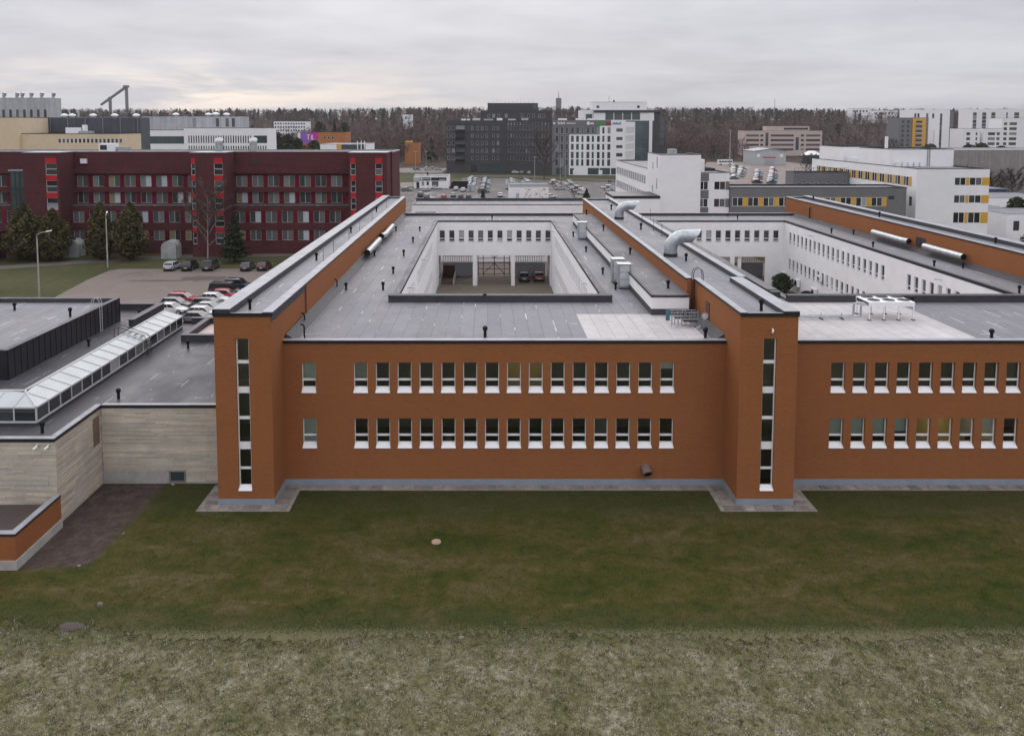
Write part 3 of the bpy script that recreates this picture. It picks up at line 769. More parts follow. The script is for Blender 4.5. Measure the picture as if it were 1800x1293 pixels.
# the passage under the far range: ceiling, back wall, gates
for x0, x1 in ((CX0, CX1), (DX0, DX1)):
    ibox('passage_ceiling', 'white', x0, x1, CY1 + .25, 131, 4.95, 5.3)
    ibox('wall', 'white', x0 - .35, x0 - .001, CY1 + .01, 131.2, 0, ZR - .1)
    ibox('wall', 'white', x1 + .001, x1 + .35, CY1 + .01, 131.2, 0, ZR - .1)
    ibox('wall', 'white', x0, x1, 130.9, 131.2, 4.9, ZR - .1)
    for k in range(3):
        wd = (x1 - x0) / 3; a = x0 + k * wd
        ibox('column', 'white', a - .27 if k else a, a + .27, CY1 + .245, CY1 + .75, 0, 4.94) if k else None
        if k != 1 or x0 > 20:
            ibox('low_wall', 'grey_light', a + .3, a + wd - .3, 131.25, 131.5, 0, 2.35)
            g = MB(BO)
            for i in range(int((wd - .6) / .38)): g.cyl((a + .4 + i * .38, 131.36, 2.35), (a + .4 + i * .38, 131.36, 4.3), .035, 5)
            g.box(a + .3, a + wd - .3, 131.32, 131.4, 3.3, 3.38); g.box(a + .3, a + wd - .3, 131.32, 131.4, 4.25, 4.33)
            g.build('railing', MT['rust'], inst)
        else:
            g = MB(BO)
            for u in (0.3, 1.15, 3.0, 4.65, 5.5): g.box(a + u - .06, a + u + .06, 131.3, 131.42, .05, 4.8)
            for z in (.35, 1.2, 2.2, 3.0, 3.75, 4.6): g.box(a + .3, a + 5.5, 131.32, 131.40, z - .045, z + .045)
            for p, q in (((1.15, .4), (3.0, 2.2)), ((3.0, 2.2), (4.65, .4)), ((1.15, 4.6), (3.0, 3.0)), ((3.0, 3.0), (4.65, 4.6))):
                g.cyl((a + p[0], 131.36, p[1]), (a + q[0], 131.36, q[1]), .05, 5)
            g.build('lattice_gate', MT['rust'], inst)
# basement ramp in the first yard
rp = MB(BO); rp.box(-7.6, -7.4, 123.6, 131, .02, .95, 0); rp.box(-5.45, -5.2, 123.6, 131, .02, .95, 0); rp.box(-7.4, -5.45, 130.7, 131, .02, 1.9, 1)
rp.build('ramp_wall', [MT['concrete'], MT['rust']], inst)
rp = MB(BO); rp.quad((-7.4, 124, .03), (-5.45, 124, .03), (-5.45, 130.6, .03), (-7.4, 130.6, .03)); rp.build('ramp', MT['rust'], inst)

# raised strip along the second wing
SX0, SX1, SY0, SY1, SZ = 12.9, 15.84, 61.7, 119.4, 11.72
ibox('skirt', 'upstand', SX0 - .03, SX1, SY0 - .03, SY1, ZR, ZR + .5)
ibox('parapet_wall', 'white', SX0, SX1, SY0, SY1, ZR + .501, SZ - .14)
ibox('coping', 'coping', SX0 - .06, SX1, SY0 - .06, SY1, SZ - .139, SZ - .02)
ibox('roof', 'felt_mid', SX0 + .14, SX1, SY0 + .1, SY1 - .1, SZ - .019, SZ + .02)
ibox('cap', 'upstand', SX0 - .05, SX0 + .139, SY0 - .05, SY1 - .001, SZ - .019, SZ + .06)
# long kerbs on the low roof right of the second wing
ibox('kerb', 'upstand', 24.6, 25.35, 68.0, 121, ZR - .05, ZR + .52)
ibox('cap', 'felt_mid', 24.5, 25.4, 68.9, 121.1, ZR + .521, ZR + .57)
ibox('kerb', 'upstand', 21.6, 22.1, 64.0, 124, ZR - .05, ZR + .3)
ibox('cap', 'cap', 21.55, 22.15, 63.9, 124.1, ZR + .301, ZR + .34)
# doors and hatches in the wing walls
ibox('door', 'rust', 16.40, 16.449, 58.1, 59.0, ZR + .3, ZR + 1.75)
hb = MB(BO); hb.box(50.84, 50.899, 91.8, 93.8, 10.75, 11.9); o = hb.build('hatch', MT['dark_steel'], inst)
hb = MB(BO); hb.box(50.82, 50.839, 92.75, 92.85, 10.75, 11.9); hb.build('hatch_bar', MT['coping'], o)
# flagstones round the foot of the walls
apron = MB(); apron.box(-19.0, -12.9, 50.0, YM - .0, -.05, .012); apron.box(-12.9, 15.2, 53.0, YM, -.05, .011); apron.box(15.2, 21.5, 50.0, YM, -.05, .012); apron.box(21.5, 50, 53.0, YM, -.05, .011)
apo = apron.build('stone_apron', M('silty joint mortar', (.22, .20, .175), .9, .3, 1.5)); apo['kind'] = 'structure'
ub = MB(); bev = .06
ub.add([(0, 0, 0), (1, 0, 0), (1, 1, 0), (0, 1, 0), (bev, bev, 1), (1 - bev, bev, 1), (1 - bev, 1 - bev, 1), (bev, 1 - bev, 1)], [(4, 5, 6, 7), (0, 1, 5, 4), (1, 2, 6, 5), (2, 3, 7, 6), (3, 0, 4, 7)])
stone_me = ub.mesh('paving_stone', MT['pave'])
def flag(x0, x1, y0, y1):
    g = .025
    o = link('paving_stone', stone_me, apo, (x0 + g, y0 + g, .0)); o.scale = (x1 - x0 - 2 * g, y1 - y0 - 2 * g, random.uniform(.03, .06))
    o.rotation_euler = (0, 0, random.uniform(-.012, .012))
def row(x0, x1, y0, y1, step):
    x = x0
    while x < x1 - .1:
        e = min(x1, x + step * random.uniform(.8, 1.25))
        if x1 - e < .25: e = x1
        flag(x, e, y0, y1); x = e
row(-12.9, 15.2, 53.05, YM - .04, .72); row(21.5, 37.5, 53.05, YM - .04, .72)
for x0, x1 in ((-17.8, -14.1), (16.45, 20.2)):
    row(x0 - 1.0, x1 + 1.0, 50.05, YT - .05, .62)
    for s in (x0 - 1.0, x1 + .05):
        y = YT
        while y < YM - .3:
            flag(s, s + .95, y, min(YM - .05, y + .62)); y += .64

# ------------------------------------------------------------------ limestone annex on the left
LO = (-27.0, 48.1, 0)
annex = thing('limestone_annex', 'low limestone annex with dark flat roof beside the left orange tower', 'building', LO)
def abox(name, mt, *a): return rect_prism(name, MT[mt], *a, parent=annex, off=LO)
AX, AYF, AYB = -26.95, 48.1, 54.1
abox('wall_core', 'concrete_d', -60, -34.6, AYF + .06, 83.6, -.2, 5.4)
abox('wall_core', 'concrete_d', -34.59, AX - .06, AYF + .06, 76.4, -.2, 5.39)
abox('wall_core', 'concrete_d', AX - .05, -17.85, AYB + .06, 77.4, -.2, 5.38)
def stone_mat():
    m, nt, bs = newmat('sawn limestone'); P = pos(nt)
    oi = N(nt, 'ShaderNodeObjectInfo')
    a = N(nt, 'ShaderNodeAttribute', attribute_name='tint')
    r = math_n(nt, 'FRACT', math_n(nt, 'ADD', oi.outputs['Random'], math_n(nt, 'MULTIPLY', a.outputs['Fac'], 7.3)))
    c = ramp(nt, r, [(0, (.44, .395, .325)), (.3, (.54, .485, .40)), (.55, (.48, .45, .40)), (.78, (.66, .58, .46)), (1, (.41, .385, .35))])
    n = noise(nt, P, .8, 5, .65); n2 = noise(nt, P, 7, 4, .6)
    k = math_n(nt, 'ADD', math_n(nt, 'MULTIPLY', n, .7), math_n(nt, 'MULTIPLY', n2, .3))
    c = mix(nt, 1.0, c, ramp(nt, k, [(.3, (.80, .80, .81)), (.7, (1.14, 1.13, 1.11))]), 'MULTIPLY')
    setc(nt, bs, c); bs.inputs['Roughness'].default_value = .9; bs.inputs['Specular IOR Level'].default_value = .2
    bump(nt, bs, n2, .4, .02)
    return m
MT['stone'] = stone_mat()
ub = MB(); ub.box(0, 1, 0, 1, 0, 1); unit_stone = ub.mesh('limestone_block', MT['stone'])
slist = []
def stone_wall(x0, y0, ang, W, z0, z1, hole=None):
    """courses of long thin blocks, cut round an opening (u0, u1, z0, z1)"""
    z = z0
    ca, sa = math.cos(ang), math.sin(ang)
    while z < z1 - .03:
        h = random.choice((.07, .09, .10, .12, .15, .2)); h = min(h, z1 - z)
        if z1 - z - h < .06: h = z1 - z
        if hole:
            for e in hole[2:]:
                if z < e - .03 < z + h: h = e - z
        runs = [(0, W)]
        if hole and hole[2] - .01 <= z and z + h <= hole[3] + .01: runs = [(0, hole[0]), (hole[1], W)]
        for a, e in runs:
            u = a
            while u < e - .01:
                l = random.uniform(.7, 3.4); l = min(l, e - u)
                if e - u - l < .3: l = e - u
                pr = random.choice((0, .006, .012, .02, .03))
                slist.append((l * h, x0 + ca * (u + .005) + sa * pr, y0 + sa * (u + .005) - ca * pr, z + .005, ang, l - .01, .1 + pr, h - .01))
                u += l
        z += h
stone_wall(AX, AYF + .1, PI / 2, 5.9, .0, 5.42, (4.7, 5.75, 3.0, 5.0))
stone_wall(AX + .03, AYB, 0, 9.1, .92, 5.42)
stone_wall(AX + 4.5, AYB, 0, 4.6, .12, .92, (.1, 1.3, .12, .92))
stone_wall(-36.0, AYF, 0, 9.15, .0, 5.42)
slist.sort(reverse=True)
for s in slist[:300]:
    o = link('limestone_block', unit_stone, annex, (s[1] - LO[0], s[2] - LO[1], s[3]), s[4]); o.scale = s[5:8]
b = MB(LO); tv = []
for s in slist[300:]:
    ca, sa = math.cos(s[4]), math.sin(s[4])
    vs = []
    for dz in (0, s[7]):
        for du, dv in ((0, 0), (s[5], 0), (s[5], s[6]), (0, s[6])): vs.append((s[1] + ca * du - sa * dv, s[2] + sa * du + ca * dv, s[3] + dz))
    b.add(vs, [(0, 3, 2, 1), (4, 5, 6, 7), (0, 1, 5, 4), (1, 2, 6, 5), (2, 3, 7, 6), (3, 0, 4, 7)]); tv += [random.random()] * 6
o = b.build('small_limestone_blocks', MT['stone'], annex); o['kind'] = 'stuff'
at = o.data.attributes.new('tint', 'FLOAT', 'FACE'); at.data.foreach_set('value', tv)
abox('base_course', 'concrete', AX + .03, AX + 4.5, AYB - .03, AYB + .1, -.2, .915)
abox('base_course', 'concrete', AX + 4.55, -17.82, AYB - .02, AYB + .1, -.2, .115)
abox('wall_panel', 'wood', AX - .08, AX - .05, 52.8, 53.85, 3.0, 5.0)
cw = MB(LO); cw.box(-22.25, -21.2, AYB + .0, AYB + .04, .15, .88); o = cw.build('cellar_window', MT['pane_sky'], annex)
cw = MB(LO)
for a in ((-22.3, -22.2, .1, .92), (-21.25, -21.15, .1, .92), (-22.2, -21.25, .1, .2), (-22.2, -21.25, .84, .92)): cw.box(a[0], a[1], AYB - .06, AYB + .06, a[2], a[3])
cw.build('frame', MT['concrete_d'], o)
# roof deck and its edges
b = MB(LO); z = 5.5
for x0, x1, y0, y1 in ((-60, AX, AYF + .3, AYB), (-60, -34.5, AYB, 83.2), (-34.5, -17.8, AYB, 76.4)): b.quad((x0, y0, z), (x1, y0, z), (x1, y1, z), (x0, y1, z))
b.build('roof', MT['felt_dark'], annex)
for x0, x1, y0, y1 in ((-60, AX + .06, AYF - .06, AYF + .4), (AX - .4, AX + .06, AYF + .4, AYB + .1), (AX + .061, -17.82, AYB - .06, AYB + .35)):
    abox('coping', 'coping', x0, x1, y0, y1, 5.43, 5.62); abox('cap', 'cap', x0 + .02, x1 - .02, y0 + .02, y1 - .02, 5.621, 5.66)
abox('parapet', 'upstand', -60, -34.5, 83.2, 83.7, 5.3, 6.15)
abox('cap', 'felt_mid', -60, -34.4, 83.1, 83.8, 6.151, 6.2)
abox('parapet', 'upstand', -35.0, -34.5, 76.4, 83.2, 5.3, 6.15)
abox('cap', 'felt_mid', -35.1, -34.4, 76.3, 83.1, 6.151, 6.2)
for a in ((-27.8, -17.9, 70.9, 71.4), (-27.8, -27.3, 71.4, 77.3), (-29.2, -17.9, 77.31, 77.8)):
    abox('light_well_kerb', 'upstand', a[0], a[1], a[2], a[3], 5.45, 6.08); abox('cap', 'felt_mid', a[0] - .05, a[1], a[2] - .05, a[3] + .0, 6.081, 6.12)
abox('light_well_floor', 'pink', -27.29, -17.9, 71.41, 77.3, 5.3, 5.52)
# raised black-clad block with standing seams
VX, VY0, VY1, VZ = -36.8, 59.9, 78.6, 7.85
abox('raised_block', 'coping', -60, VX - .06, VY0 + .06, VY1, 5.4, 7.4)
abox('roof', 'felt', -59.6, VX - .45, VY0 + .45, VY1 - .4, 7.4, 7.44)
for a in ((-60, VX - .06, VY0 + .06, VY0 + .4), (VX - .42, VX - .06, VY0 + .4, VY1), (-60, VX - .42, VY1 - .4, VY1)): abox('parapet', 'upstand', a[0], a[1], a[2], a[3], 7.39, VZ - .02)
for a in ((-60, VX + .04, VY0 - .04, VY0 + .42), (VX - .44, VX + .04, VY0 + .42, VY1 + .04), (-60, VX - .44, VY1 - .42, VY1 + .04)): abox('cap', 'felt_mid', a[0], a[1], a[2], a[3], VZ - .019, VZ + .03)
pm = MB(); pm.add([(0, -.055, 0), (.80, -.055, 0), (.80, -.055, 1), (0, -.055, 1), (0, 0, 0), (.80, 0, 0), (.80, 0, 1), (0, 0, 1), (.80, -.09, 0), (.84, -.09, 0), (.84, -.09, 1), (.80, -.09, 1), (.84, 0, 0), (.84, 0, 1)],
    [(0, 1, 2, 3), (1, 8, 11, 2), (8, 9, 10, 11), (9, 12, 13, 10), (4, 0, 3, 7), (3, 2, 6, 7), (11, 10, 13, 6)])
pmesh = pm.mesh('cladding_panel', M('black standing seam sheet', (.020, .019, .024), .38, .25, 1.2, spec=.5))
for i in range(22):
    o = link('cladding_panel', pmesh, annex, (VX - .06 - LO[0], VY0 + .06 + i * .845 - LO[1], 5.42), PI / 2); o.scale = (1, 1, 2.4)
for i in range(12):
    o = link('cladding_panel', pmesh, annex, (VX - .06 - (i + 1) * .845 - LO[0], VY0 + .06 - LO[1], 5.42), 0); o.scale = (1, 1, 2.4)
# skylight: glazed lean-to running back along the roof and turning left at the front
SLX, SLY0, SLY1, SE, SRZ, SW = -29.35, 50.5, 75.4, 6.78, 7.32, 1.65
sl = MB(LO)
sl.box(-60, SLX, SLY0, SLY0 + .2, 5.45, 5.72, 0); sl.box(SLX - .2, SLX, SLY0 + .2, SLY1, 5.45, 5.72, 0)
sl.add([(SLX - SW, SLY0 + SW, SRZ), (SLX - SW, SLY1 - .2, SRZ), (SLX - SW - 1.0, SLY1 - .2, 5.55), (SLX - SW - 1.0, SLY0 + SW + 1, 5.55), (-60, SLY0 + SW, SRZ), (-60, SLY0 + SW + 1, 5.55)], [(3, 2, 1, 0), (5, 3, 0, 4)], 0)
sl.quad((SLX - SW, SLY1, SRZ - .02), (SLX, SLY1, SE), (SLX, SLY1, 5.5), (SLX - SW, SLY1, 5.5), 0)
sk = sl.build('skylight', MT['upstand'], annex)
npn = 17; st = (SLY1 - SLY0) / npn
fr = MB(LO)
fr.box(SLX - .08, SLX + .03, SLY0, SLY1, SE - .10, SE + .02); fr.box(-60, SLX + .03, SLY0 - .03, SLY0 + .08, SE - .10, SE + .02)
fr.box(SLX - .06, SLX + .02, SLY0, SLY1, 5.721, 5.84); fr.box(-60, SLX, SLY0 - .02, SLY0 + .06, 5.721, 5.84)
fr.box(SLX - SW - .07, SLX - SW + .05, SLY0 + SW, SLY1, SRZ - .06, SRZ + .05)
fr.box(-60, SLX - SW, SLY0 + SW - .05, SLY0 + SW + .07, SRZ - .06, SRZ + .05)
fr.cyl((SLX, SLY0, SE), (SLX - SW, SLY0 + SW, SRZ), .07, 6)
for i in range(npn + 1):
    yy = SLY0 + i * st
    fr.box(SLX - .05, SLX + .025, yy - .04, yy + .04, 5.84, SE - .1)
    ins = SW if i else None
    if i and yy - SLY0 > .1:
        run = min(SW, yy - SLY0); zz = SE + (SRZ - SE) * run / SW
        fr.cyl((SLX - run, yy, zz + .02), (SLX, yy, SE + .02), .035, 5)
for i in range(14):
    xx = SLX - i * 1.46
    fr.box(xx - .04, xx + .04, SLY0 - .025, SLY0 + .05, 5.84, SE - .1)
    if i:
        run = min(SW, SLX - xx); zz = SE + (SRZ - SE) * run / SW
        fr.cyl((xx, SLY0 + run, zz + .02), (xx, SLY0, SE + .02), .035, 5)
fr.build('glazing_bars', MT['alu'], sk)
for i in range(npn):
    a, c = SLY0 + i * st, SLY0 + (i + 1) * st
    p = MB(LO); ra, rc = min(SW, a - SLY0), min(SW, c - SLY0)
    za, zc2 = SE + (SRZ - SE) * ra / SW, SE + (SRZ - SE) * rc / SW
    if ra < .05: p.add([(SLX, a, SE), (SLX, c, SE), (SLX - rc, c, zc2)], [(0, 1, 2)])
    else: p.quad((SLX, a + .03, SE), (SLX, c - .03, SE), (SLX - rc, c - .03, zc2), (SLX - ra, a + .03, za))
    p.build('roof_pane', MT['sky_pane'], sk)
    p = MB(LO); p.quad((SLX - .02, a + .04, 5.84), (SLX - .02, c - .04, 5.84), (SLX - .02, c - .04, SE - .1), (SLX - .02, a + .04, SE - .1)); p.build('side_pane', MT['pane'], sk)
for i in range(8):
    c, a = SLX - i * 1.46, SLX - (i + 1) * 1.46
    p = MB(LO); rc = min(SW, SLX - c); ra = min(SW, SLX - a)
    z_c, z_a = SE + (SRZ - SE) * rc / SW, SE + (SRZ - SE) * ra / SW
    if rc < .05: p.add([(c, SLY0, SE), (a, SLY0 + ra, z_a), (a, SLY0, SE)], [(0, 1, 2)])
    else: p.quad((a + .03, SLY0, SE), (c - .03, SLY0, SE), (c - .03, SLY0 + rc, z_c), (a + .03, SLY0 + ra, z_a))
    p.build('roof_pane', MT['sky_pane'], sk)
    p = MB(LO); p.quad((a + .04, SLY0 + .02, 5.84), (c - .04, SLY0 + .02, 5.84), (c - .04, SLY0 + .02, SE - .1), (a + .04, SLY0 + .02, SE - .1)); p.build('side_pane', MT['pane'], sk)
# planter in front of the annex
PO = (-27, 43.2, 0)
pl = thing('brick_planter', 'low orange brick planter with grey coping in front of the limestone wall', 'planter', PO)
def pbox(name, mt, *a): return rect_prism(name, MT[mt], *a, parent=pl, off=PO)
pbox('base', 'concrete', -45, -26.55, 43.12, 43.5, -.2, .55); pbox('base', 'concrete', -26.95, -26.55, 43.5, 48.0, -.2, .55)
pbox('wall', 'brick', -45, -26.62, 43.18, 43.5, .55, 1.98); pbox('wall', 'brick', -26.95, -26.62, 43.5, 48.0, .55, 1.98)
pbox('coping', 'coping', -45, -26.58, 43.14, 43.6, 1.981, 2.08); pbox('coping', 'coping', -27.0, -26.58, 43.6, 48.0, 1.981, 2.08)
pbox('cap', 'cap', -45, -26.6, 43.16, 43.58, 2.081, 2.12); pbox('cap', 'cap', -26.99, -26.6, 43.58, 48.0, 2.081, 2.12)
pbox('soil', 'dirt', -45, -27.0, 43.6, 48.0, .5, 1.45)

# ------------------------------------------------------------------ roof fittings
def make_vent():
    b = MB(); b.cyl((0, 0, -.05), (0, 0, .48), .085, 8)
    t = bpy.data.objects.new('roof_vent', None)
    me1 = b.mesh('pipe', MT['black'])
    b = MB(); b.cyl((0, 0, .40), (0, 0, .56), .125, 8, r2=.15); b.cyl((0, 0, .56), (0, 0, .64), .15, 8, r2=.06)
    return me1, b.mesh('cowl', MT['black'])
VENT = make_vent()
def vent(x, y, z, label, group, s=1.0):
    t = thing('roof_vent', label, 'roof vent', (x, y, z), random.uniform(0, 6), group)
    link('pipe', VENT[0], t); link('cowl', VENT[1], t); t.scale = (s, s, s * random.uniform(.92, 1.12))
ORD = ['first', 'second', 'third', 'fourth', 'fifth', 'sixth', 'seventh', 'eighth', 'ninth', 'tenth', 'eleventh', 'twelfth', 'thirteenth', 'fourteenth', 'fifteenth', 'sixteenth', 'seventeenth', 'eighteenth', 'nineteenth', 'twentieth', 'twenty-first', 'twenty-second', 'twenty-third', 'twenty-fourth', 'twenty-fifth', 'twenty-sixth', 'twenty-seventh', 'twenty-eighth']
def vents(lst, z, where, group, k=1.0, s=1.0):
    lst = sorted(lst, key=lambda p: p[1])
    for i, (x, y) in enumerate(lst):
        vent(x * k, y * k, z, f'black pipe vent {where}, {ORD[i]} from the front', group, s)
vents([(-9.38, 70.58), (-9.4, 78.49), (-9.46, 89.02), (-9.39, 99.49), (-9.47, 110.51)], ZR, 'along the left edge of the first courtyard', 'vents left of the first courtyard', 1.01, 1.15)
vents([(-12.7, 70.58), (-12.76, 89.02), (-12.79, 110.51)], ZR, 'close to the left ridge wing wall', 'vents by the left ridge wing', 1.01, 1.15)
vents([(11.38, 104.91), (11.52, 92.27), (11.43, 78.11), (11.52, 70.71)], ZR, 'along the right edge of the first courtyard', 'vents right of the first courtyard', 1.01, 1.15)
vents([(-.17, 54.6), (-.24, 65.7)], ZR, 'in the middle of the front roof', 'vents on the front roof', 1.01, 1.25)
vent(15.2, 54.6, ZR, 'black pipe vent on the pale felt by the second stair tower', 'vents on the front roof', 1.25)
vent(.72, 125.8, ZR, 'black pipe vent on the roof beyond the first courtyard', 'vents beyond the courtyards', 1.1)
vents([(14.78, 118.38), (14.71, 100.41), (14.76, 81.68), (14.79, 64.4)], SZ, 'on the raised white roof strip', 'vents on the raised strip', 1.0, 1.15)
vents([(-15.94, 52.64), (-15.65, 72.13), (-15.72, 90.96), (-15.88, 113.34)], 12.65, 'on the left ridge wing roof', 'vents on the left wing', 1.005, 1.15)
vents([(18.13, 116.05), (18.19, 93.79), (18.07, 71.76), (18.21, 52.2)], 12.65, 'on the middle ridge wing roof', 'vents on the middle wing', 1.005, 1.2)
vents([(47.11, 108.29), (46.76, 95.77), (46.83, 82.63), (46.74, 69.08)], ZR, 'along the right edge of the second courtyard', 'vents right of the second courtyard', 1.01, 1.15)
vents([(50.0, 108.0), (49.6, 82.2)], ZR, 'against the far right ridge wing', 'vents by the right ridge wing', 1.0, 1.15)
vents([(34.82, 64.4), (34.85, 54.1)], ZR, 'on the grey front roof of the second courtyard', 'vents on the right front roof', 1.01, 1.25)
vents([(39.15, 128.98), (39.5, 125.1)], ZR, 'on the roof beyond the second courtyard', 'vents beyond the courtyards', 1.005, 1.0)
vents([(53.11, 107.33), (53.36, 82.96), (53.8, 131)], 12.65, 'on the right ridge wing roof', 'vents on the right wing', 1.0, 1.1)
vents([(-45.13, 74.87), (-38.48, 72.3)], 7.44, 'on the black-clad roof block', 'vents on the black-clad block', 1.0, 1.25)
vents([(-35.46, 79.89), (-35.4, 69.39), (-26.46, 55.77), (-26.31, 68.67), (-28.35, 49.35)], 5.5, 'on the dark annex roof', 'vents on the annex roof', 1.0, 1.2)
# lightning rods on the wings
for i, (x, y) in enumerate([(-14.87, 71.39), (-14.85, 76.08), (-14.82, 84.57), (-14.9, 92.16), (-14.9, 102.26), (-14.89, 116.73), (19.38, 99.24), (21.65, 105.35), (19.68, 93.79), (19.6, 88.91)]):
    t = MB((x, y, 12.66)); zb = 12.66 if x < 21 else ZR
    t.cyl((x, y, zb), (x, y, 13.95), .022, 5); t.box(x - .1, x + .1, y - .1, y + .1, zb, zb + .06)
    tag(t.build('lightning_rod', MT['dark_steel']), f'thin lightning rod on the {"left" if x < 0 else "middle"} ridge wing, {ORD[i if x < 0 else i - 6]} of its row', 'lightning rod', 'lightning rods on the roofs').location = (x, y, 12.66)
# curved galvanised ducts on the middle wing
def gooseneck(x, y, s, label):
    t = thing('exhaust_duct', label, 'duct', (x, y, 12.66), 0)
    b = MB(); b.cyl((0, 0, 0), (0, 0, .32 * s), .66 * s, 20); b.build('collar', MT['dark_steel'], t, True)
    pts = []; rs = []
    for k in range(5):
        a = k / 4 * PI / 2; pts.append((1.15 * s * (1 - math.cos(a)), 0, (.75 + 1.15 * math.sin(a)) * s))
    pts = [(0, 0, .3 * s)] + pts + [(1.95 * s, 0, 1.92 * s), (2.35 * s, 0, 1.96 * s)]
    b = MB(); b.tube(pts, .62 * s, 20, caps=False)
    n0 = len(b.v) - 20                                     # slant the mouth
    for i in range(20):
        x_, y_, z_ = b.v[n0 + i]; b.v[n0 + i] = (x_ + (z_ - 1.96 * s) * .85, y_, z_)
    b.build('bend', MT['galv'], t, True)
    b = MB()
    for k in (2, 4): 
        p, q = Vector(pts[k]), Vector(pts[k + 1]); d = (q - p).normalized() * .05 * s
        b.cyl(p - d, p + d, .645 * s, 20, caps=False)
    b.build('seam_band', MT['galv'], t, True)
gooseneck(17.35, 74.8, 1.0, 'large galvanised gooseneck duct on the middle ridge wing, nearer one')
gooseneck(17.45, 105, .95, 'galvanised gooseneck duct at the far end of the middle ridge wing')
def lying_duct(p0, p1, r, label, kink=None, wall=0):
    t = thing('wall_duct', label, 'duct', p0)
    P0 = Vector(p0); pts = [Vector(p) - P0 for p in ([p0] + ([kink] if kink else []) + [p1])]
    b = MB(); b.tube(pts, r, 16, caps=False); b.build('pipe', MT['galv'], t, True)
    b = MB(); d = (pts[-1] - pts[0]).normalized()
    b.cyl(pts[0] + d * .02, pts[0] + d * .06, r * .93, 16); b.build('mouth', MT['black'], t)
    b = MB()
    for f in (.3, .75):
        m = pts[0].lerp(pts[-1], f); b.box(m.x - (.05 if wall < 0 else r + .25 if wall > 0 else 0), m.x + (r + .25 if wall < 0 else .05), m.y - .04, m.y + .04, m.z - .04, m.z + .04)
    b.build('bracket', MT['dark_steel'], t)
lying_duct((-13.35, 87.5, 10.95), (-13.35, 97.5, 10.95), .36, 'straight galvanised duct along the left ridge wing wall, nearer the camera', wall=1)
lying_duct((-13.35, 99.4, 11.15), (-13.35, 111, 10.95), .36, 'bent galvanised duct along the left ridge wing wall, behind the straight one', kink=(-13.2, 101.8, 11.0), wall=1)
lying_duct((50.25, 83.2, 11.2), (50.25, 90.8, 11.2), .35, 'galvanised duct with slanted open mouth on the right ridge wing wall', wall=-1)
lying_duct((50.25, 94.2, 11.25), (50.25, 103, 11.2), .35, 'galvanised duct beyond the dark hatch on the right ridge wing wall', kink=(50.2, 95.6, 11.2), wall=-1)
# galvanised air boxes on the raised strip
for i, (x, y) in enumerate([(12.5, 72.2), (12.4, 75), (12.45, 103.7)]):
    t = thing('air_box', ['tall galvanised air box on the white strip, nearest of three', 'tall galvanised air box on the white strip, middle of three', 'tall galvanised air box at the far end of the white strip'][i], 'air handler', (x, y, ZR), 0, 'galvanised air boxes')
    b = MB(); b.box(-.6, .55, -.55, .55, .12, 2.25); b.build('casing', MT['galv'], t)
    b = MB(); b.box(-.64, .59, -.59, .59, 2.251, 2.31); b.build('lid', MT['galv'], t)
    b = MB()
    for k in range(3): b.box(-.45, .4, -.575, -.551, .3 + k * .65, .85 + k * .65)
    b.build('door_panel', MT['alu'], t)
    b = MB(); b.box(-.55, .5, -.5, .5, 0, .119); b.build('foot', MT['dark_steel'], t)
# dry cooler on legs with six fans
t = thing('dry_cooler', 'white rooftop cooler table with six round fans on legs', 'air conditioner', (30.9, 61.0, ZR))
b = MB(); b.box(-1.75, 1.75, -1.05, 1.15, 1.1, 1.42); b.build('casing', MT['frame'], t)
b = MB(); b.box(-1.758, -1.752, -.95, 1.05, 1.13, 1.36); b.box(1.752, 1.758, -.95, 1.05, 1.13, 1.36); b.build('coil', MT['dark_steel'], t)
for i in range(3):
    for j in range(2):
        x, y = -1.15 + i * 1.15, -.5 + j * 1.08
        b = MB(); b.cyl((x, y, 1.42), (x, y, 1.50), .47, 18, caps=False); f = b.build('fan', MT['frame'], t)
        b = MB(); b.cyl((x, y, 1.47), (x, y, 1.495), .45, 18); b.build('grille', MT['black'], f)
for i in range(4):
    for y in (-1.0, 1.08):
        x = -1.68 + i * 1.12
        b = MB(); b.box(x - .04, x + .04, y - .04, y + .04, .06, 1.1); l = b.build('leg', MT['frame'], t)
        b = MB(); b.box(x - .1, x + .1, y - .16, y + .16, .012, .06); b.build('foot', MT['black'], l)
for k in range(2):
    b = MB(); y = -.35 + k * -.45; x = -2.6 + k * .35
    b.tube([(-1.75, y, 1.2), (x + .2, y, 1.2), (x + .04, y, 1.15), (x, y, 1.0), (x, y, .38), (x - .06, y, .27), (x - .25, y, .24), (-10.4, y, .24)], .085 if k == 0 else .07, 8)
    b.build('pipe', MT['galv'], t, True)
for x in (-5.2, -3.6, -7.2, -9):
    b = MB(); b.box(x - .04, x + .04, -.95, -.2, .012, .08); b.cyl((x, -.57, .05), (x, -.57, .5), .02, 5); b.build('pipe_support', MT['dark_steel'], t)
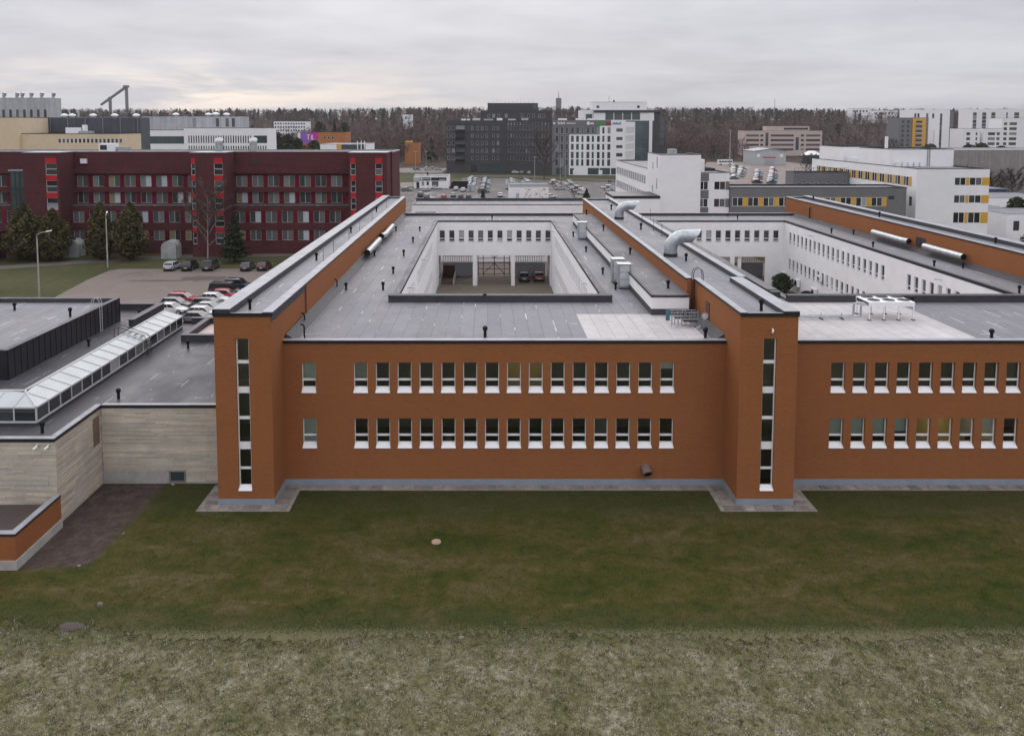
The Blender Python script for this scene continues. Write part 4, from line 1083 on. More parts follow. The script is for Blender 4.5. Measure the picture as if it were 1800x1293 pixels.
# rack of poles stacked by the door
t = thing('pole_rack', 'tangle of galvanised stands and poles stacked by the roof door', 'rack', (14.6, 58.2, ZR))
rr = random.Random(3)
for i in range(17):
    x = -1.0 + i * .125; y = rr.uniform(-.5, .4)
    b = MB(); b.cyl((x, y, .07), (x + rr.uniform(-.06, .06), y + rr.uniform(-.1, .1), rr.uniform(.75, 1.25)), .022, 5); b.build('pole', MT['galv'], t)
for i in range(9):
    x = -.8 + i * .24; y = rr.uniform(-.6, .1)
    b = MB(); b.cyl((x, y, .012), (x, y, .07), .13, 8); b.build('foot', MT['alu'], t)
for y, z in ((-.45, .65), (.3, .7), (-.1, 1.05), (.45, 1.1)):
    b = MB(); b.cyl((-1.05, y, z), (1.0, y + .1, z), .025, 5); b.build('crossbar', MT['galv'], t)
b = MB(); b.box(-1.3, -1.0, .3, .34, .35, 1.15); b.build('board', MT['teal'], t)
b = MB(); b.box(-.6, .7, .15, .6, .5, .62); b.box(-.1, .9, -.3, .2, .4, .5); b.build('crate', MT['dark_steel'], t)
t = thing('satellite_dish', 'small white dish on a pole beside the roof door', 'dish', (15.95, 57.75, ZR))
b = MB(); b.cyl((0, 0, 0), (0, 0, .95), .025, 6); b.build('mast', MT['galv'], t)
b = MB()
for k in range(3): b.cyl((0, -.03 - .05 * k, .95), (0, -.05 - .05 * k, .95), .1 + .06 * k, 12, r2=.13 + .06 * k, caps=k == 0)
b.build('bowl', MT['frame'], t)
# ladders
def ladder(name, label, x, y, z0, z1, ang, hoop=True, mt='dark_steel', w=.45):
    t = thing(name, label, 'ladder', (x, y, z0), ang); h = z1 - z0
    for s in (-1, 1):
        b = MB()
        pts = [(s * w / 2, 0, 0), (s * w / 2, 0, h)]
        if hoop: pts += [(s * w / 2, .0, h + .55), (s * w / 2, .12, h + .85), (s * w / 2, .4, h + 1.0), (s * w / 2, .7, h + .8), (s * w / 2, .8, h + .4), (s * w / 2, .8, h)]
        b.tube(pts, .03, 6); b.build('rail', MT[mt], t, True)
    for k in range(int(h / .3)):
        b = MB(); b.cyl((-w / 2, 0, .2 + k * .3), (w / 2, 0, .2 + k * .3), .018, 5); b.build('rung', MT[mt], t)
ladder('roof_ladder', 'dark hooped ladder up to the middle ridge wing roof', 16.2, 62.15, ZR, 12.85, -PI / 2)
ladder('roof_ladder', 'steel ladder with curved handrails up the black-clad roof block', VX + .22, 74.2, 5.52, VZ, PI / 2, mt='alu')
t = thing('crossing_steps', 'steel handrail ladder stepping over the glazed skylight', 'ladder', (-29.1, 66.5, 5.5))
for y in (0, .75):
    b = MB(); b.tube([(.15, y, 0), (.12, y, 1.3), (-.1, y, 1.7), (-2.3, y, 2.45), (-2.6, y, 2.3), (-2.65, y, 1.2)], .028, 6); b.build('handrail', MT['dark_steel'], t, True)
for k in range(5):
    b = MB(); b.box(.06, .2, 0, .75, .2 + k * .27, .23 + k * .27); b.build('tread', MT['dark_steel'], t)
for k in range(4):
    b = MB(); b.box(-.55 - .5 * k, -.35 - .5 * k, 0, .75, 1.55 + .16 * k, 1.58 + .16 * k); b.build('tread', MT['dark_steel'], t)
# drain pipes and wall fittings
for x, y, z0, z1, lab in ((-13.75, 58.9, ZR, 11.0, 'short black pipe elbow at the left wing joint'), (-12.85, 54.9, ZR, 11.15, 'black standing pipe at the front left corner of the roof'), (-13.7, 71.6, ZR, 11.1, 'thin grey pipe standing against the left wing wall')):
    b = MB((x, y, z0)); b.tube([(x, y, z0), (x, y, z1 - .2), (x - .08, y, z1 - .05), (x - .25, y, z1)], .06, 8)
    o = b.build('rain_pipe', MT['black'], None, True); o.location = (x, y, z0); tag(o, lab, 'pipe', 'pipes on the front roof')
b = MB((50.7, 124.7, ZR)); b.tube([(50.7, 124.7, ZR), (50.7, 124.7, 12.1), (50.82, 124.7, 12.2)], .09, 8)
o = b.build('rain_pipe', MT['black'], None, True); o.location = (50.7, 124.7, ZR); tag(o, 'dark rain pipe on the right ridge wing wall', 'pipe')
t = thing('air_inlet', 'short round grey pipe mouth low on the brick wall', 'pipe', (11.0, YM, 1.2))
b = MB(); b.tube([(0, .1, .05), (0, -.25, .05), (0, -.5, -.02), (.04, -.66, -.14)], .34, 16, caps=False); b.build('pipe', M('dull grey pink pipe', (.16, .12, .11), .6, .2, 3), t, True)
b = MB(); b.cyl((.02, -.5, -.06), (.02, -.52, -.065), .3, 14); b.build('mouth', MT['black'], t)
def cctv(x, y, z, label, grp):
    t = thing('security_camera', label, 'camera', (x, y, z), 0, grp)
    b = MB(); b.box(-.04, .04, -.16, 0, -.03, .03); b.build('bracket', MT['frame'], t)
    b = MB(); b.cyl((.02, -.13, -.06), (-.1, -.36, -.15), .06, 8); b.build('body', MT['frame'], t)
cctv(-27.95, AYF - .02, 5.25, 'white security camera under the limestone coping, left of two', 'cameras on the annex')
cctv(-27.25, AYF - .02, 5.25, 'white security camera under the limestone coping, by the corner', 'cameras on the annex')
cctv(18.5, YT - .01, 11.85, 'small camera high on the second stair tower', 'cameras on the towers')
# outdoor units on the white courtyard wall
for i, (y, z, g) in enumerate([(108.8, 3.6, 0), (97.6, 3.35, 0), (122.0, 1.3, 1), (116.8, 1.2, 1), (110.6, 1.1, 1)]):
    t = thing('outdoor_unit', ['white outdoor unit on the courtyard wall, further of the upper two', 'white outdoor unit on the courtyard wall, nearer of the upper two', 'outdoor unit low on the courtyard wall behind the shrub', 'large outdoor unit low on the courtyard wall', 'outdoor unit low on the courtyard wall near the parapet'][i], 'air conditioner', (46.15, y, z), -PI / 2, 'outdoor units in the second courtyard')
    s = 1.5 if g else 1.0
    b = MB(); b.box(-.5 * s, .5 * s, -.5, -.08, 0, .75 * s); b.build('casing', MT['frame'], t)
    b = MB(); b.cyl((.12 * s, -.5, .37 * s), (.12 * s, -.53, .37 * s), .28 * s, 14); b.build('fan', MT['dark_steel'], t)
    b = MB(); b.box(-.4 * s, -.36 * s, -.5, .1, -.06, -.005); b.box(.36 * s, .4 * s, -.5, .1, -.06, -.005); b.build('bracket', MT['dark_steel'], t)
# small wall lamps in the courtyards
for i, (x, y, a) in enumerate([(CX0, 92, PI / 2), (CX0, 76, PI / 2), (CX1, 117, -PI / 2), (CX1, 78, -PI / 2), (DX1, 112, -PI / 2), (DX1, 80, -PI / 2)]):
    t = thing('wall_lamp', f'small lamp arm on the {["left","left","right","right","right","right"][i]} white wall of the {"first" if i < 4 else "second"} courtyard, {"farther" if i % 2 == 0 else "nearer"}', 'lamp', (x, y, 9.35), a, 'lamps in the courtyards')
    b = MB(); b.cyl((0, 0, 0), (0, -.5, .1), .025, 5); b.build('arm', MT['dark_steel'], t)
    b = MB(); b.box(-.1, .1, -.75, -.45, .05, .13); b.build('head', MT['galv'], t)
# things lying on the lawn
b = MB(); b.cyl((0, 0, 0), (0, 0, .05), .30, 18, r2=.28); b.cyl((0, 0, .05), (0, 0, .065), .22, 18)
o = b.build('manhole_cover', M('sandy concrete lid', (.36, .26, .19), .9, .15, 4), None); o.location = (-3.09, 46.2, 0); tag(o, 'round sandy concrete manhole lid in the lawn', 'manhole cover')

# ------------------------------------------------------------------ cars
def car_meshes(kind):
    Lh, hw, zr = {'hatch': (2.1, .88, 1.47), 'sedan': (2.3, .90, 1.45), 'wagon': (2.32, .90, 1.50), 'suv': (2.28, .93, 1.68), 'van': (2.35, .95, 1.88), 'coupe': (2.15, .89, 1.38)}[kind]
    zb = .96 if kind in ('suv', 'van') else .88
    st = [(-Lh, .74, .42, .70), (-Lh + .07, .90, .27, zb - .06), (-Lh + .32, .985, .22, zb + .03), (-Lh * .45, 1, .2, zb + .02), (0, 1, .2, zb), (Lh - 1.25, 1, .2, zb - .02), (Lh - .55, .975, .21, zb - .14), (Lh - .14, .89, .25, zb - .25), (Lh, .72, .38, zb - .38)]
    b = MB(); ring = []
    for x, k, z0, z1 in st:
        w = hw * k
        ring.append([(x, -w * .86, z0), (x, -w * .99, z0 + .12), (x, -w, (z0 + z1) / 2), (x, -w * .975, z1 - .07), (x, -w * .90, z1), (x, 0, z1 + .025),
                     (x, w * .90, z1), (x, w * .975, z1 - .07), (x, w, (z0 + z1) / 2), (x, w * .99, z0 + .12), (x, w * .86, z0)])
    n = 11
    for r in ring: b.v += r
    for i in range(len(ring) - 1):
        for j in range(n): b.f.append([i * n + j, i * n + (j + 1) % n, (i + 1) * n + (j + 1) % n, (i + 1) * n + j]); b.m.append(0)
    b.f.append(list(range(n))); b.m.append(0); b.f.append([(len(ring) - 1) * n + j for j in reversed(range(n))]); b.m.append(0)
    c = {'hatch': (-Lh + .22, Lh - 1.15, -Lh + .62, Lh - 2.0), 'sedan': (-Lh + .62, Lh - 1.2, -Lh + 1.3, Lh - 2.0), 'wagon': (-Lh + .15, Lh - 1.3, -Lh + .55, Lh - 2.15),
         'suv': (-Lh + .18, Lh - 1.15, -Lh + .5, Lh - 1.95), 'van': (-Lh + .08, Lh - .75, -Lh + .28, Lh - 1.55), 'coupe': (-Lh + .4, Lh - 1.15, -Lh + 1.15, Lh - 2.05)}[kind]
    zc = zb - .03; wb, wm, wt = hw * .93, hw * .83, hw * .66
    R0 = [(c[0], -wb, zc), (c[1], -wb, zc), (c[1], wb, zc), (c[0], wb, zc)]
    f = .86; lx = lambda a, e: a + (e - a) * f; zm = zc + (zr - zc) * f
    R1 = [(lx(c[0], c[2]), -wm, zm), (lx(c[1], c[3]), -wm, zm), (lx(c[1], c[3]), wm, zm), (lx(c[0], c[2]), wm, zm)]
    R2 = [(c[2] + .12, -wt, zr), (c[3] - .15, -wt, zr), (c[3] - .15, wt, zr), (c[2] + .12, wt, zr)]
    k0 = len(b.v); b.v += R0 + R1 + R2
    for a in (0, 4):
        for j in range(4): b.f.append([k0 + a + j, k0 + a + (j + 1) % 4, k0 + a + 4 + (j + 1) % 4, k0 + a + 4 + j]); b.m.append(0)
    b.f.append([k0 + 8, k0 + 9, k0 + 10, k0 + 11]); b.m.append(0)
    # glass
    g = MB()
    def gq(p, q, r, s, ins, out):
        P = [Vector(v) for v in (p, q, r, s)]; nrm = (P[1] - P[0]).cross(P[3] - P[0]).normalized()
        def bl(u, v): return (P[0] * (1 - u) + P[1] * u) * (1 - v) + (P[3] * (1 - u) + P[2] * u) * v + nrm * out
        u0, u1, v0, v1 = ins; g.quad(bl(u0, v0), bl(u1, v0), bl(u1, v1), bl(u0, v1))
    for a, e in ((.03, .30), (.33, .60), (.63, .95)) if kind != 'coupe' else ((.05, .4), (.43, .94)):
        if kind == 'sedan' and a == .03: a = .1
        gq(R0[0], R0[1], R1[1], R1[0], (a, e, .12, .92), .008)
        gq(R0[2], R0[3], R1[3], R1[2], (1 - e, 1 - a, .12, .92), .008)
    gq(R0[1], R0[2], R1[2], R1[1], (.06, .94, .06, .96), .008); gq(R0[3], R0[0], R1[0], R1[3], (.08, .92, .25, .95), .008)
    tl = MB()
    for s in (-1, 1): tl.box(-Lh - .01, -Lh + .14, s * hw * .62, s * hw * .93, zb - .27, zb - .09)
    hl = MB()
    for s in (-1, 1): hl.box(Lh - .26, Lh - .03, s * hw * .52, s * hw * .9, zb - .36, zb - .24)
    pl_ = MB(); pl_.box(-Lh - .012, -Lh + .05, -.26, .26, .52, .63); pl_.box(Lh - .05, Lh + .012, -.26, .26, .42, .52)
    bp = MB(); bp.box(-Lh - .02, -Lh + .25, -hw * .86, hw * .86, .28, .44); bp.box(Lh - .2, Lh + .02, -hw * .84, hw * .84, .25, .42)
    for s in (-1, 1): bp.box(-Lh + .7, Lh - .8, s * (hw - .04), s * (hw + .004), .19, .3)
    wh = []
    for x in (-Lh + .78, Lh - .80):
        for s in (-1, 1): wh.append((x, s * (hw - .11)))
    return dict(body=b, glass=g, tail=tl, head=hl, plate=pl_, bumper=bp, wheels=wh, hw=hw)
wb_ = MB(); wb_.cyl((0, -.11, 0), (0, .125, 0), .325, 16); TYRE = wb_.mesh('tyre', MT['tyre'], True)
wb_ = MB(); wb_.cyl((0, .0, 0), (0, .132, 0), .20, 10); wb_.cyl((0, -.118, 0), (0, 0, 0), .20, 10); RIM = wb_.mesh('rim', MT['galv'])
CARC = {}
def car(kind, x, y, rz, col, label, group=None, near=False, z=0):
    if kind not in CARC:
        d = car_meshes(kind)
        fine = dict(body=d['body'].mesh('body', MT['paint'], True), window_glass=d['glass'].mesh('window_glass', MT['carglass']), plate=d['plate'].mesh('plate', MT['plate']), bumper=d['bumper'].mesh('bumper', MT['black']))
        fine['tail_lamp'] = d['tail'].mesh('tail_lamp', MT['lampr']); fine['headlight'] = d['head'].mesh('headlight', MT['lampw'])
        b = MB()
        for k, (nm) in enumerate(('body', 'glass', 'tail', 'head', 'bumper')):
            m = d[nm]; o0 = len(b.v); b.v += m.v; b.f += [[i + o0 for i in f] for f in m.f]; b.m += [k] * len(m.f)
        for wx, wy in d['wheels']:
            b.cyl((wx, wy - .11, .32), (wx, wy + .125, .32), .325, 12, 5); b.cyl((wx, wy - .118, .32), (wx, wy + .133, .32), .19, 8, 6)
        far_ = b.mesh('car', [MT['paint'], MT['carglass'], MT['lampr'], MT['lampw'], MT['black'], MT['tyre'], MT['galv']], True)
        CARC[kind] = (fine, far_, d['wheels'])
    fine, far_, wheels = CARC[kind]
    if near:
        t = thing('parked_car', label, 'car', (x, y, z), rz, group)
        for n, me in fine.items():
            o = link(n, me, t)
            if n == 'body': o.color = col + (1,)
        for wx, wy in wheels:
            wo_ = link('wheel', TYRE, t, (wx, wy, .325)); link('rim', RIM, wo_)
    else:
        t = link('parked_car', far_, None, (x, y, z), rz); t.color = col + (1,); tag(t, label, 'car', group)
    return t
CC = {'white': (.62, .63, .64), 'silver': (.36, .37, .385), 'grey': (.13, .135, .14), 'dark grey': (.05, .052, .056), 'black': (.014, .014, .016), 'red': (.30, .018, .03), 'dark red': (.055, .012, .016), 'blue': (.04, .085, .18), 'dark blue': (.018, .028, .055), 'teal': (.05, .12, .13), 'beige': (.32, .28, .22)}
near_list = [('wagon', -55.1, 137.9, PI / 2, 'silver', 'silver estate car, leftmost in the back row of the left car park'),
    ('suv', -52.0, 137.8, PI / 2, 'black', 'black hatchback-style car second from left in the back row'),
    ('van', -48.4, 137.9, PI / 2, 'dark grey', 'tall dark people carrier third from left in the back row'),
    ('hatch', -41.8, 137.5, PI / 2, 'dark grey', 'dark grey hatchback fourth in the back row, after the gap'),
    ('hatch', -39.0, 137.8, PI / 2 - .03, 'dark red', 'dark maroon hatchback at the right end of the back row'),
    ('wagon', -43.1, 111.4, -.08, 'red', 'bright red estate car parked nose right in the middle row'),
    ('hatch', -43.0, 108.4, -.06, 'grey', 'grey-blue hatchback between the red estate and a white car'),
    ('sedan', -42.5, 105.1, -.05, 'white', 'white saloon nearest the skylight in the middle row'),
    ('suv', -38.3, 120.9, -.06, 'dark blue', 'dark blue car farthest back in the right-hand row'),
    ('van', -39.0, 117.0, -.05, 'black', 'black van in the right-hand row beside a red car'),
    ('hatch', -37.9, 114.0, -.05, 'red', 'small red hatchback in the right-hand row'),
    ('hatch', -38.6, 111.4, -.06, 'white', 'white hatchback just nearer than the small red car'),
    ('wagon', -38.3, 108.2, -.05, 'dark grey', 'dark estate car between two white cars'),
    ('hatch', -37.2, 103.0, -.06, 'white', 'white hatchback near the tower edge in the right-hand row'),
    ('sedan', -37.1, 100.2, -.05, 'grey', 'grey saloon nearest the annex roof in the right-hand row'),
    ('sedan', -37.6, 105.7, -.05, 'silver', 'silver saloon half hidden behind the white hatchbacks')]
for k, x, y, a, c, lab in near_list: car(k, x, y, a, CC[c], lab, 'cars in the left car park', True)
car('hatch', 5.9, 127.9, PI / 2, CC['dark grey'], 'dark grey car parked under the first courtyard arch, left one', 'cars in the courtyard', True)
car('hatch', 8.25, 128.2, PI / 2 + .04, (.22, .12, .10), 'brownish car parked under the first courtyard arch, right one', 'cars in the courtyard', True)

# ------------------------------------------------------------------ trees
def tris_from(P, D, W_):
    """thin triangles: base at P, tip along D, half width W_"""
    n = len(P); up = RNG.normal(size=(n, 3)); s = np.cross(D, up); s /= np.linalg.norm(s, axis=1)[:, None] + 1e-9
    return np.stack([P - s * W_[:, None], P + s * W_[:, None], P + D], axis=1)
def leaf_tris(P, size):
    n = len(P); a = RNG.normal(size=(n, 3)); a /= np.linalg.norm(a, axis=1)[:, None]; b = RNG.normal(size=(n, 3)); b = np.cross(a, b); b /= np.linalg.norm(b, axis=1)[:, None]
    s = size * RNG.uniform(.6, 1.3, n)[:, None]
    return np.stack([P - a * s, P + a * s * .6 + b * s * .7, P + a * s * .5 - b * s * .8], axis=1)
def crown_points(n, h, r, shape):
    """points through a crown, thicker near the surface, in uneven clumps"""
    t = RNG.uniform(0, 1, n); th = RNG.uniform(0, 2 * PI, n)
    if shape == 'cone': rad = (1 - t) ** .85 * r * (.82 + .28 * np.sin(t * 42 + th * 1.0) * (t < .93))
    elif shape == 'tear': rad = r * np.clip(np.sin(np.clip(t, 0, 1) ** .62 * PI) ** .75, 0, 1) * (.86 + .2 * np.sin(th * 3 + t * 9) + .12 * np.sin(th * 7 - t * 21))
    else: rad = r * np.sqrt(np.clip(1 - (2 * t - 1) ** 2, 0, 1)) * (.8 + .25 * np.sin(th * 3 + t * 7))
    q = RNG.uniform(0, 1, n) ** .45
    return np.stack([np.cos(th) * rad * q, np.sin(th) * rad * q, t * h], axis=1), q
def evergreen(name, label, x, y, z, h, r, shape, mat, n=3500, leaf=.28, z0=.6, group=None, cat='tree'):
    t = thing(name, label, cat, (x, y, z), RNG.uniform(0, 6), group)
    b = MB(); b.tube([(0, 0, -.2), (.03, 0, h * .35), (0, .02, h * .85)], [r * .09 + .06, r * .06 + .03, .02], 7)
    for k in range(7):
        a = k * 2.4; zz = z0 + h * .1 * k; b.tube([(0, 0, zz), (math.cos(a) * r * .5, math.sin(a) * r * .5, zz + .2)], [.05, .02], 4)
    b.build('trunk', MT['bark'], t)
    P, q = crown_points(n, h - z0, r, shape); P[:, 2] += z0
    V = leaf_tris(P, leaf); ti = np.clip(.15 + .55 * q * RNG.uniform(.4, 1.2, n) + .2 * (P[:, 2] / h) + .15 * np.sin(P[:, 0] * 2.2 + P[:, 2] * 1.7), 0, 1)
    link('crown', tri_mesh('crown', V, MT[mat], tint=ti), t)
    return t
def bare_tree(name, label, x, y, z, h, spread, group=None, trunk='bark', n=1400, seed=0, cat='tree', twig='twig', twig_w=.03):
    t = thing(name, label, cat, (x, y, z), 0, group)
    rg = random.Random(seed); b = MB(); tips = []
    tr = [(0, 0, -.2), (rg.uniform(-.2, .2), rg.uniform(-.2, .2), h * .4), (rg.uniform(-.3, .3), rg.uniform(-.3, .3), h * .92)]
    b.tube(tr, [h * .009 + .04, h * .006, .02], 7)
    for k in range(15):
        f = .22 + .7 * k / 15; a = k * 2.4 + rg.uniform(-.4, .4); l = spread * (1.15 - f * .75) * rg.uniform(.7, 1.15)
        p = Vector(tr[1]).lerp(Vector(tr[2]), max(0, (f - .4) / .55)) if f > .4 else Vector(tr[0]).lerp(Vector(tr[1]), f / .4)
        q = p + Vector((math.cos(a) * l * .6, math.sin(a) * l * .6, l * .55)); e = q + Vector((math.cos(a) * l * .35, math.sin(a) * l * .35, l * .6))
        b.tube([p, q, e], [h * .003 + .015, .025, .012], 5)
        for u in np.linspace(0, 1, 8): tips.append(p.lerp(q, u)); tips.append(q.lerp(e, u))
        for m in range(3):
            u = rg.random(); s0 = q.lerp(e, u) if m else p.lerp(q, .3 + .7 * u); a2 = a + rg.uniform(-1.2, 1.2); s1 = s0 + Vector((math.cos(a2), math.sin(a2), rg.uniform(.4, 1.3))) * l * .4
            b.tube([s0, s1], [.02, .008], 4)
            for u in (.2, .5, .75, 1): tips.append(s0.lerp(s1, u))
    b.build('trunk', MT[trunk], t)
    T = np.array([tuple(p) for p in tips]); P = T[RNG.integers(0, len(T), n)]
    out = P.copy(); out[:, 2] = 0; out /= np.linalg.norm(out, axis=1)[:, None] + .3
    D = out * .5 + RNG.normal(size=(n, 3)) * .45 + np.array([0, 0, .55]); D *= (RNG.uniform(.35, 1.0, n) * spread * .22)[:, None]
    V = tris_from(P, D, np.full(n, twig_w)); link('crown', tri_mesh('crown', V, MT[twig], tint=RNG.uniform(0, 1, n)), t)
    return t
g = 'trees in front of the wine red building'
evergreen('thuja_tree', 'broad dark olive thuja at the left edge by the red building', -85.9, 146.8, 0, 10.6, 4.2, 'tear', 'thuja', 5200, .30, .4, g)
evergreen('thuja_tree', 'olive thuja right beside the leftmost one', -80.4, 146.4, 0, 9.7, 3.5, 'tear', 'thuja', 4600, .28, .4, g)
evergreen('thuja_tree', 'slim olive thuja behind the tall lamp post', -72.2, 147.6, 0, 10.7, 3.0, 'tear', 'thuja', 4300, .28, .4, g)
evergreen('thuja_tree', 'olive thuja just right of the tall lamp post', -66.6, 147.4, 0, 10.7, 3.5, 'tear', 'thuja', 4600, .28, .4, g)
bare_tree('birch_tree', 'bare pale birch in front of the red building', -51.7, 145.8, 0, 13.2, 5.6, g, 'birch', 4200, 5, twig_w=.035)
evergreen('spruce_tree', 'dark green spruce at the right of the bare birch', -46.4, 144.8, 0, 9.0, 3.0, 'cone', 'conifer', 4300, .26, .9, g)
# shrubs in the second courtyard
evergreen('courtyard_shrub', 'dark green shrub in the far corner of the second courtyard', 44.0, 117.5, 0, 3.0, 1.8, 'ball', 'bush', 1800, .2, .1, None, 'shrub')
evergreen('courtyard_shrub', 'low green shrub along the second courtyard wall', 44.9, 110.5, 0, 1.8, 1.3, 'ball', 'bush', 1200, .18, .1, None, 'shrub')
# lamp posts
for x, y, h, a, lab in ((-65.6, 115, 9.5, .3, 'concrete lamp post with one arm standing in the left lawn'), (-67.2, 139.4, 9.5, 1.9, 'concrete lamp post in front of the thuja trees')):
    t = thing('lamp_post', lab, 'lamp post', (x, y, 0), a, 'lamp posts left of the car park')
    b = MB(); b.cyl((0, 0, -.2), (0, 0, h - .8), .13, 8, r2=.09); b.build('post', MT['concrete'], t)
    b = MB(); b.tube([(0, 0, h - .9), (0, 0, h - .3), (.5, 0, h - .05), (1.3, 0, h + .1)], .045, 6); b.build('arm', MT['galv'], t)
    b = MB(); b.add([(1.2, -.12, h + .05), (2.0, -.16, h + .2), (2.0, .16, h + .2), (1.2, .12, h + .05), (1.2, -.1, h + .17), (2.0, -.1, h + .3), (2.0, .1, h + .3), (1.2, .1, h + .17)], [(3, 2, 1, 0), (4, 5, 6, 7), (0, 1, 5, 4), (1, 2, 6, 5), (2, 3, 7, 6), (3, 0, 4, 7)])
    b.build('lamp_head', MT['frame'], t)
# domed polycarbonate stair covers by the red building
for i, (x, y) in enumerate([(-79.2, 151.2), (-60.0, 149.6)]):
    t = thing('domed_shelter', ['clouded arched shelter half hidden behind the thujas', 'clouded arched shelter between thuja and bare birch'][i], 'shelter', (x, y, 0), 0, 'arched shelters')
    b = MB(); n = 10; pts = [(1.35 * math.cos(k / n * PI), 2.1 + 1.25 * math.sin(k / n * PI)) for k in range(n + 1)]; pts = [(1.35, 0)] + pts + [(-1.35, 0)]
    for k in range(len(pts) - 1): b.quad((pts[k][0], -1.2, pts[k][1]), (pts[k + 1][0], -1.2, pts[k + 1][1]), (pts[k + 1][0], 1.4, pts[k + 1][1]), (pts[k][0], 1.4, pts[k][1]))
    b.add([(p[0], -1.2, p[1]) for p in pts], [tuple(range(len(pts)))]); b.build('shell', MT['polycarb'], t)
    b = MB()
    for y_ in (-1.22, .1, 1.42):
        b.tube([(p[0] * 1.01, y_, p[1] * 1.005) for p in pts], .04, 5)
    b.cyl((0, -1.22, 0), (0, -1.22, 3.3), .035, 5); b.cyl((-1.3, -1.22, 1.6), (1.3, -1.22, 1.6), .03, 5); b.build('ribs', MT['alu'], t)

# ------------------------------------------------------------------ neighbouring buildings
def block(root, x0, y0, W, D, z0, z1, wall, roof='felt', S=(), E=(), Wt=(), kind='far', depth=.15, cop='coping', top=.3, face='SEWN'):
    """a box of four walls with openings, a deck and a coping, local to root"""
    if 'S' in face: facade(root, x0, y0, 0, W, z0, z1 - .12, list(S), MT[wall], depth, kind=kind)
    if 'E' in face: facade(root, x0 + W, y0, PI / 2, D, z0, z1 - .12, list(E), MT[wall], depth, kind=kind)
    if 'W' in face: facade(root, x0, y0 + D, -PI / 2, D, z0, z1 - .12, list(Wt), MT[wall], depth, kind=kind)
    if 'N' in face: facade(root, x0 + W, y0 + D, PI, W, z0, z1 - .12, [], MT[wall], depth, kind=kind)
    b = MB(); b.quad((x0, y0, z1 - top), (x0 + W, y0, z1 - top), (x0 + W, y0 + D, z1 - top), (x0, y0 + D, z1 - top)); b.build('roof', MT[roof], root)
    b = MB(); t = .25; e = .04
    b.box(x0 - e, x0 + W + e, y0 - e, y0 + t, z1 - .12, z1); b.box(x0 - e, x0 + W + e, y0 + D - t, y0 + D + e, z1 - .12, z1)
    b.box(x0 - e, x0 + t, y0 + t, y0 + D - t, z1 - .12, z1); b.box(x0 + W - t, x0 + W + e, y0 + t, y0 + D - t, z1 - .12, z1)
    b.build('coping', MT[cop], root)
    if top > .15:
        b = MB(); b.box(x0 + .01, x0 + W - .01, y0 + D - t, y0 + D - .01, z1 - top, z1 - .121); b.box(x0 + .01, x0 + t, y0 + t, y0 + D - t, z1 - top, z1 - .121); b.box(x0 + W - t, x0 + W - .01, y0 + t, y0 + D - t, z1 - top, z1 - .121); b.box(x0 + .01, x0 + W - .01, y0 + .01, y0 + t, z1 - top, z1 - .121)
        b.build('parapet', MT['upstand'], root)
def lbox(root, name, mt, *a): return rect_prism(name, MT[mt], *a, parent=root)

# wine red office building
rb = thing('red_office_building', 'long wine red brick office with ribbon windows and bright red window columns', 'building', (-60, 157, 0))
def red_row(x0, n, pitch, rows, kind='pair_office'):
    return [(x0 + i * pitch, x0 + i * pitch + 2.2, a, c, kind) for a, c in rows for i in range(n)]
up = [(13.0, 15.15), (9.75, 11.9)]; lo_ = [(6.1, 8.35), (2.6, 4.6)]
def red_panels(x0, n, pitch, rows, y, xmax):
    for a, c in rows:
        for i in range(n):
            xa = x0 + i * pitch + 2.23; xb = x0 + (i + 1) * pitch - .03
            if xb < xmax: lbox(rb, 'panel', 'wine_panel', xa, xb, y - .03, y + .1, a, c)
# world X = local - 60
for X0, X1, xs, n in ((-45, -21.4, -44.4, 0), (-21.4, 3.5, -21.0, 8), (10.1, 33.5, 9.4, 8)):
    s = 10.35 if X0 > 0 else -21.1
    if n == 0: s = -43.5; n = 7
    ops = [o for o in red_row(s, n, 3.12, up) if o[0] > X0 and o[1] < X1]
    facade(rb, X0, 0, 0, X1 - X0, 9.4, 19.85, [(o[0] - X0, o[1] - X0) + o[2:] for o in ops], MT['red_brick'], .2)
    red_panels(s, n, 3.12, up, 0, X1)
    ops = [o for o in red_row(s, n, 3.12, lo_) if o[0] > X0 and o[1] < X1]
    facade(rb, X0, -2, 0, X1 - X0, -.2, 9.39, [(o[0] - X0, o[1] - X0) + o[2:] for o in ops], MT['red_brick'], .2)
    red_panels(s, n, 3.12, lo_, -2, X1)
    lbox(rb, 'ledge', 'felt_mid', X0, X1, -2.05, -.001, 9.39, 9.5)
    lbox(rb, 'band', 'red_brick', X0, X1, -.5, -.001, 15.6, 16.95); lbox(rb, 'band', 'red_brick', X0, X1, -.45, -.001, 11.92, 12.95)
def red_tower(x0, x1, y, cols):
    ops = []
    for cx, cw in cols:
        z = 18.9
        while z > 3:
            ops.append((cx - x0, cx - x0 + cw, z - 2.1, z - 1.02, 'plain')); ops.append((cx - x0, cx - x0 + cw, z - 3.25, z - 2.15, 'plain')); z -= 3.3
    ops = [o for o in ops if o[2] > .3]
    facade(rb, x0, y, 0, x1 - x0, -.2, 19.85, ops, MT['red_brick'], .2)
    facade(rb, x1, y, PI / 2, .0 - y + .0, -.2, 19.85, [], MT['red_brick'], .2)
    facade(rb, x0, 0, -PI / 2, -y, -.2, 19.85, [], MT['red_brick'], .2)
    for cx, cw in cols:
        z = 18.9
        while z > 3:
            lbox(rb, 'panel', 'red_panel', cx, cx + cw, y - .04, y + .05, z - 1.0, z); z -= 3.3
    lbox(rb, 'cap', 'cap', x0 - .08, x1 + .08, y - .08, .5, 19.851, 19.98)
